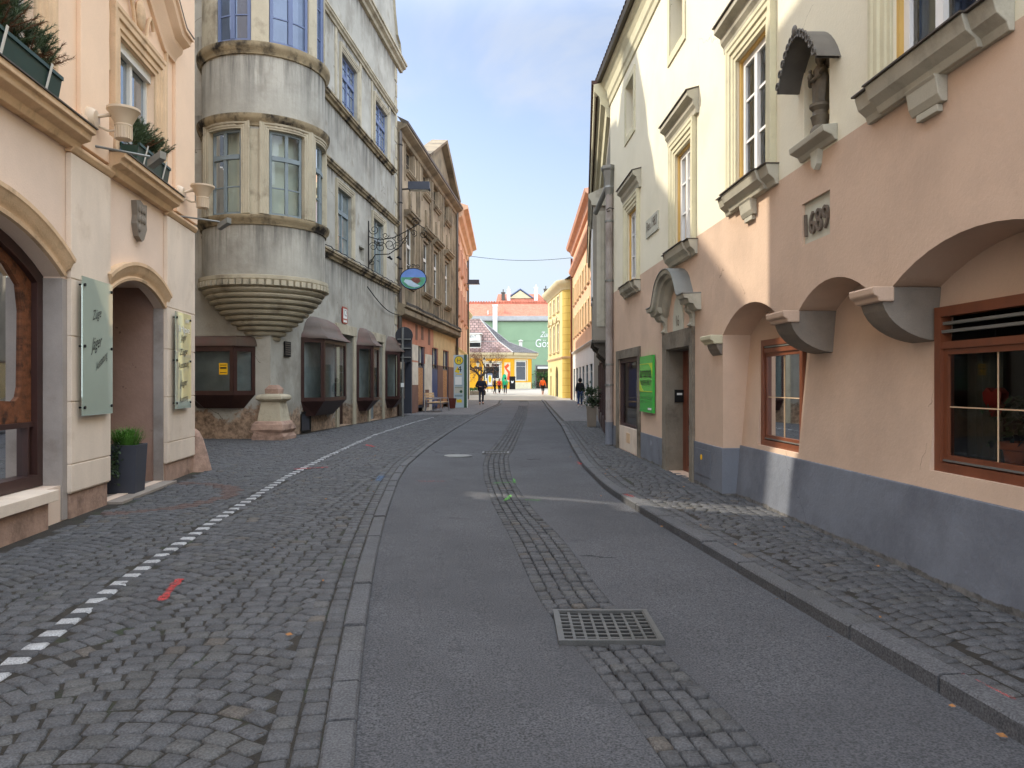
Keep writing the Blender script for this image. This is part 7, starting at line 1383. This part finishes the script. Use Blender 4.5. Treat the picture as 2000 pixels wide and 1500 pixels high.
def bicycle(x,y,rz,label):
    t=empty('bicycle',(x,y,gz(y)),rz,label,'bicycle','bicycles parked by the green building'); 
    for wx in (-.62,.62): b=MB(); b.tube([(wx+.4*math.cos(2*PI*i/24),0,.41+.4*math.sin(2*PI*i/24)) for i in range(24)],.03,5,True); [b.tube([(wx,0,.41),(wx+.38*math.cos(a),0,.41+.38*math.sin(a))],.008,3) for a in [2*PI*i/10 for i in range(10)]]; b.obj('wheel',M['iron'],t)
    b=MB(); [b.tube(p,.025,6) for p in ([(-.62,0,.41),(-.2,0,.95),(.4,0,.98),(.0,0,.4),(-.62,0,.41)],[(0,0,.4),(-.22,0,1.08)],[(.62,0,.41),(.42,0,1.15)])]; b.obj('frame',M['truck'],t); b=MB(); b.tube([(.35,-.32,1.22),(.44,0,1.15),(.35,.32,1.22)],.02,5); b.obj('handlebar',M['zinc'],t); b=MB(); b.ball((-.24,0,1.1),.12,5,(1.3,.7,.4)); b.obj('saddle',M['blackcloth'],t)
bicycle(2.9,117,R_(70),'dark bicycle parked nearest the yellow house, left of the row'); bicycle(3.7,118,R_(60),'dark bicycle in the middle of the row by the green building'); bicycle(4.5,117.5,R_(75),'dark bicycle right of the row by the green building')
t=empty('parked_van',(-7.1,100,gz(100)),R_(80),'white small van parked behind the planting at the left of the square','van')
b=MB(); b.ext([(-1.9,.35),(1.9,.35),(1.95,1.0),(1.3,1.15),(.8,1.95),(-1.8,2.0),(-1.95,1.2)],lambda p,q,t_:(p,t_,q),-.85,.85); b.obj('body',M['white'],t); b=MB(); b.ext([(.85,1.2),(1.2,1.18),(.82,1.8),(.4,1.8)],lambda p,q,t_:(p,t_,q),-.86,.86); b.obj('window',M['dark_pane'],t)
for wx in (-1.2,1.2):
    for sy in (-.8,.8): b=MB(); b.lathe([(0,-.1),(.33,-.1),(.36,-.06),(.36,.06),(.33,.1),(0,.1)],n=18); b.xf(lambda X,Y_,Z,wx=wx,sy=sy:(X+wx,sy+Z,Y_+.36)); b.obj('wheel',M['blackcloth'],t)
# cable across the street, with small cables on the grey house
t=tag(MB().tube([(-4.3+10.0*i/16,70+1.2*i/16,13.75-.35*math.sin(PI*i/16)) for i in range(17)],.022,5).obj('overhead_cable',M['iron']),'thin dark cable strung across the street between the houses','cable')
t=tag(MB().tube([F2.w(26.8+.3*i,-.24+.02*(i%2),6.66+.02*(i%3)) for i in range(39)],.02,5).obj('wall_cable',M['iron']),'thin cable lying along the upper ledge of the grey house','cable')
t=tag(MB().tube([F2.w(32.6+5.9*i/16,-.12,5.9-.5*math.sin(PI*min(1,i/16*.75))-.02*i) for i in range(17)],.025,5).obj('wall_cable',M['iron']),'slack cable drooping across the grey wall below the iron bracket','cable')
BV=('corbel','corbel_cap','sill','hood','portal','console','console_cap','niche_sill','door_surround','sill_base','pilaster','base','string_course','cornice','shop_surround','portal_reveal','stall_riser','plinth','pier_return','pot','shaft','cap','clamp','lamp_housing','surround')
for o in bpy.data.objects:
    if o.type=='MESH' and o.name.split('.')[0] in BV:
        m_=o.modifiers.new('worn_edge','BEVEL'); m_.width=.012 if o.name.startswith(('corbel','base','shaft','cap')) else .006; m_.segments=2; m_.limit_method='ANGLE'; m_.angle_limit=R_(38); m_.harden_normals=False
# ================================================================ to real size
done=set()
for o in bpy.data.objects:
    o.location=[c*S for c in o.location]
    if o.type=='MESH' and o.data.name not in done:
        done.add(o.data.name); me=o.data; n=len(me.vertices); co=np.empty(n*3,np.float32); me.vertices.foreach_get('co',co); me.vertices.foreach_set('co',co*S); me.update()
print('objects',len(bpy.data.objects),'verts',sum(len(o.data.vertices) for o in bpy.data.objects if o.type=='MESH'))
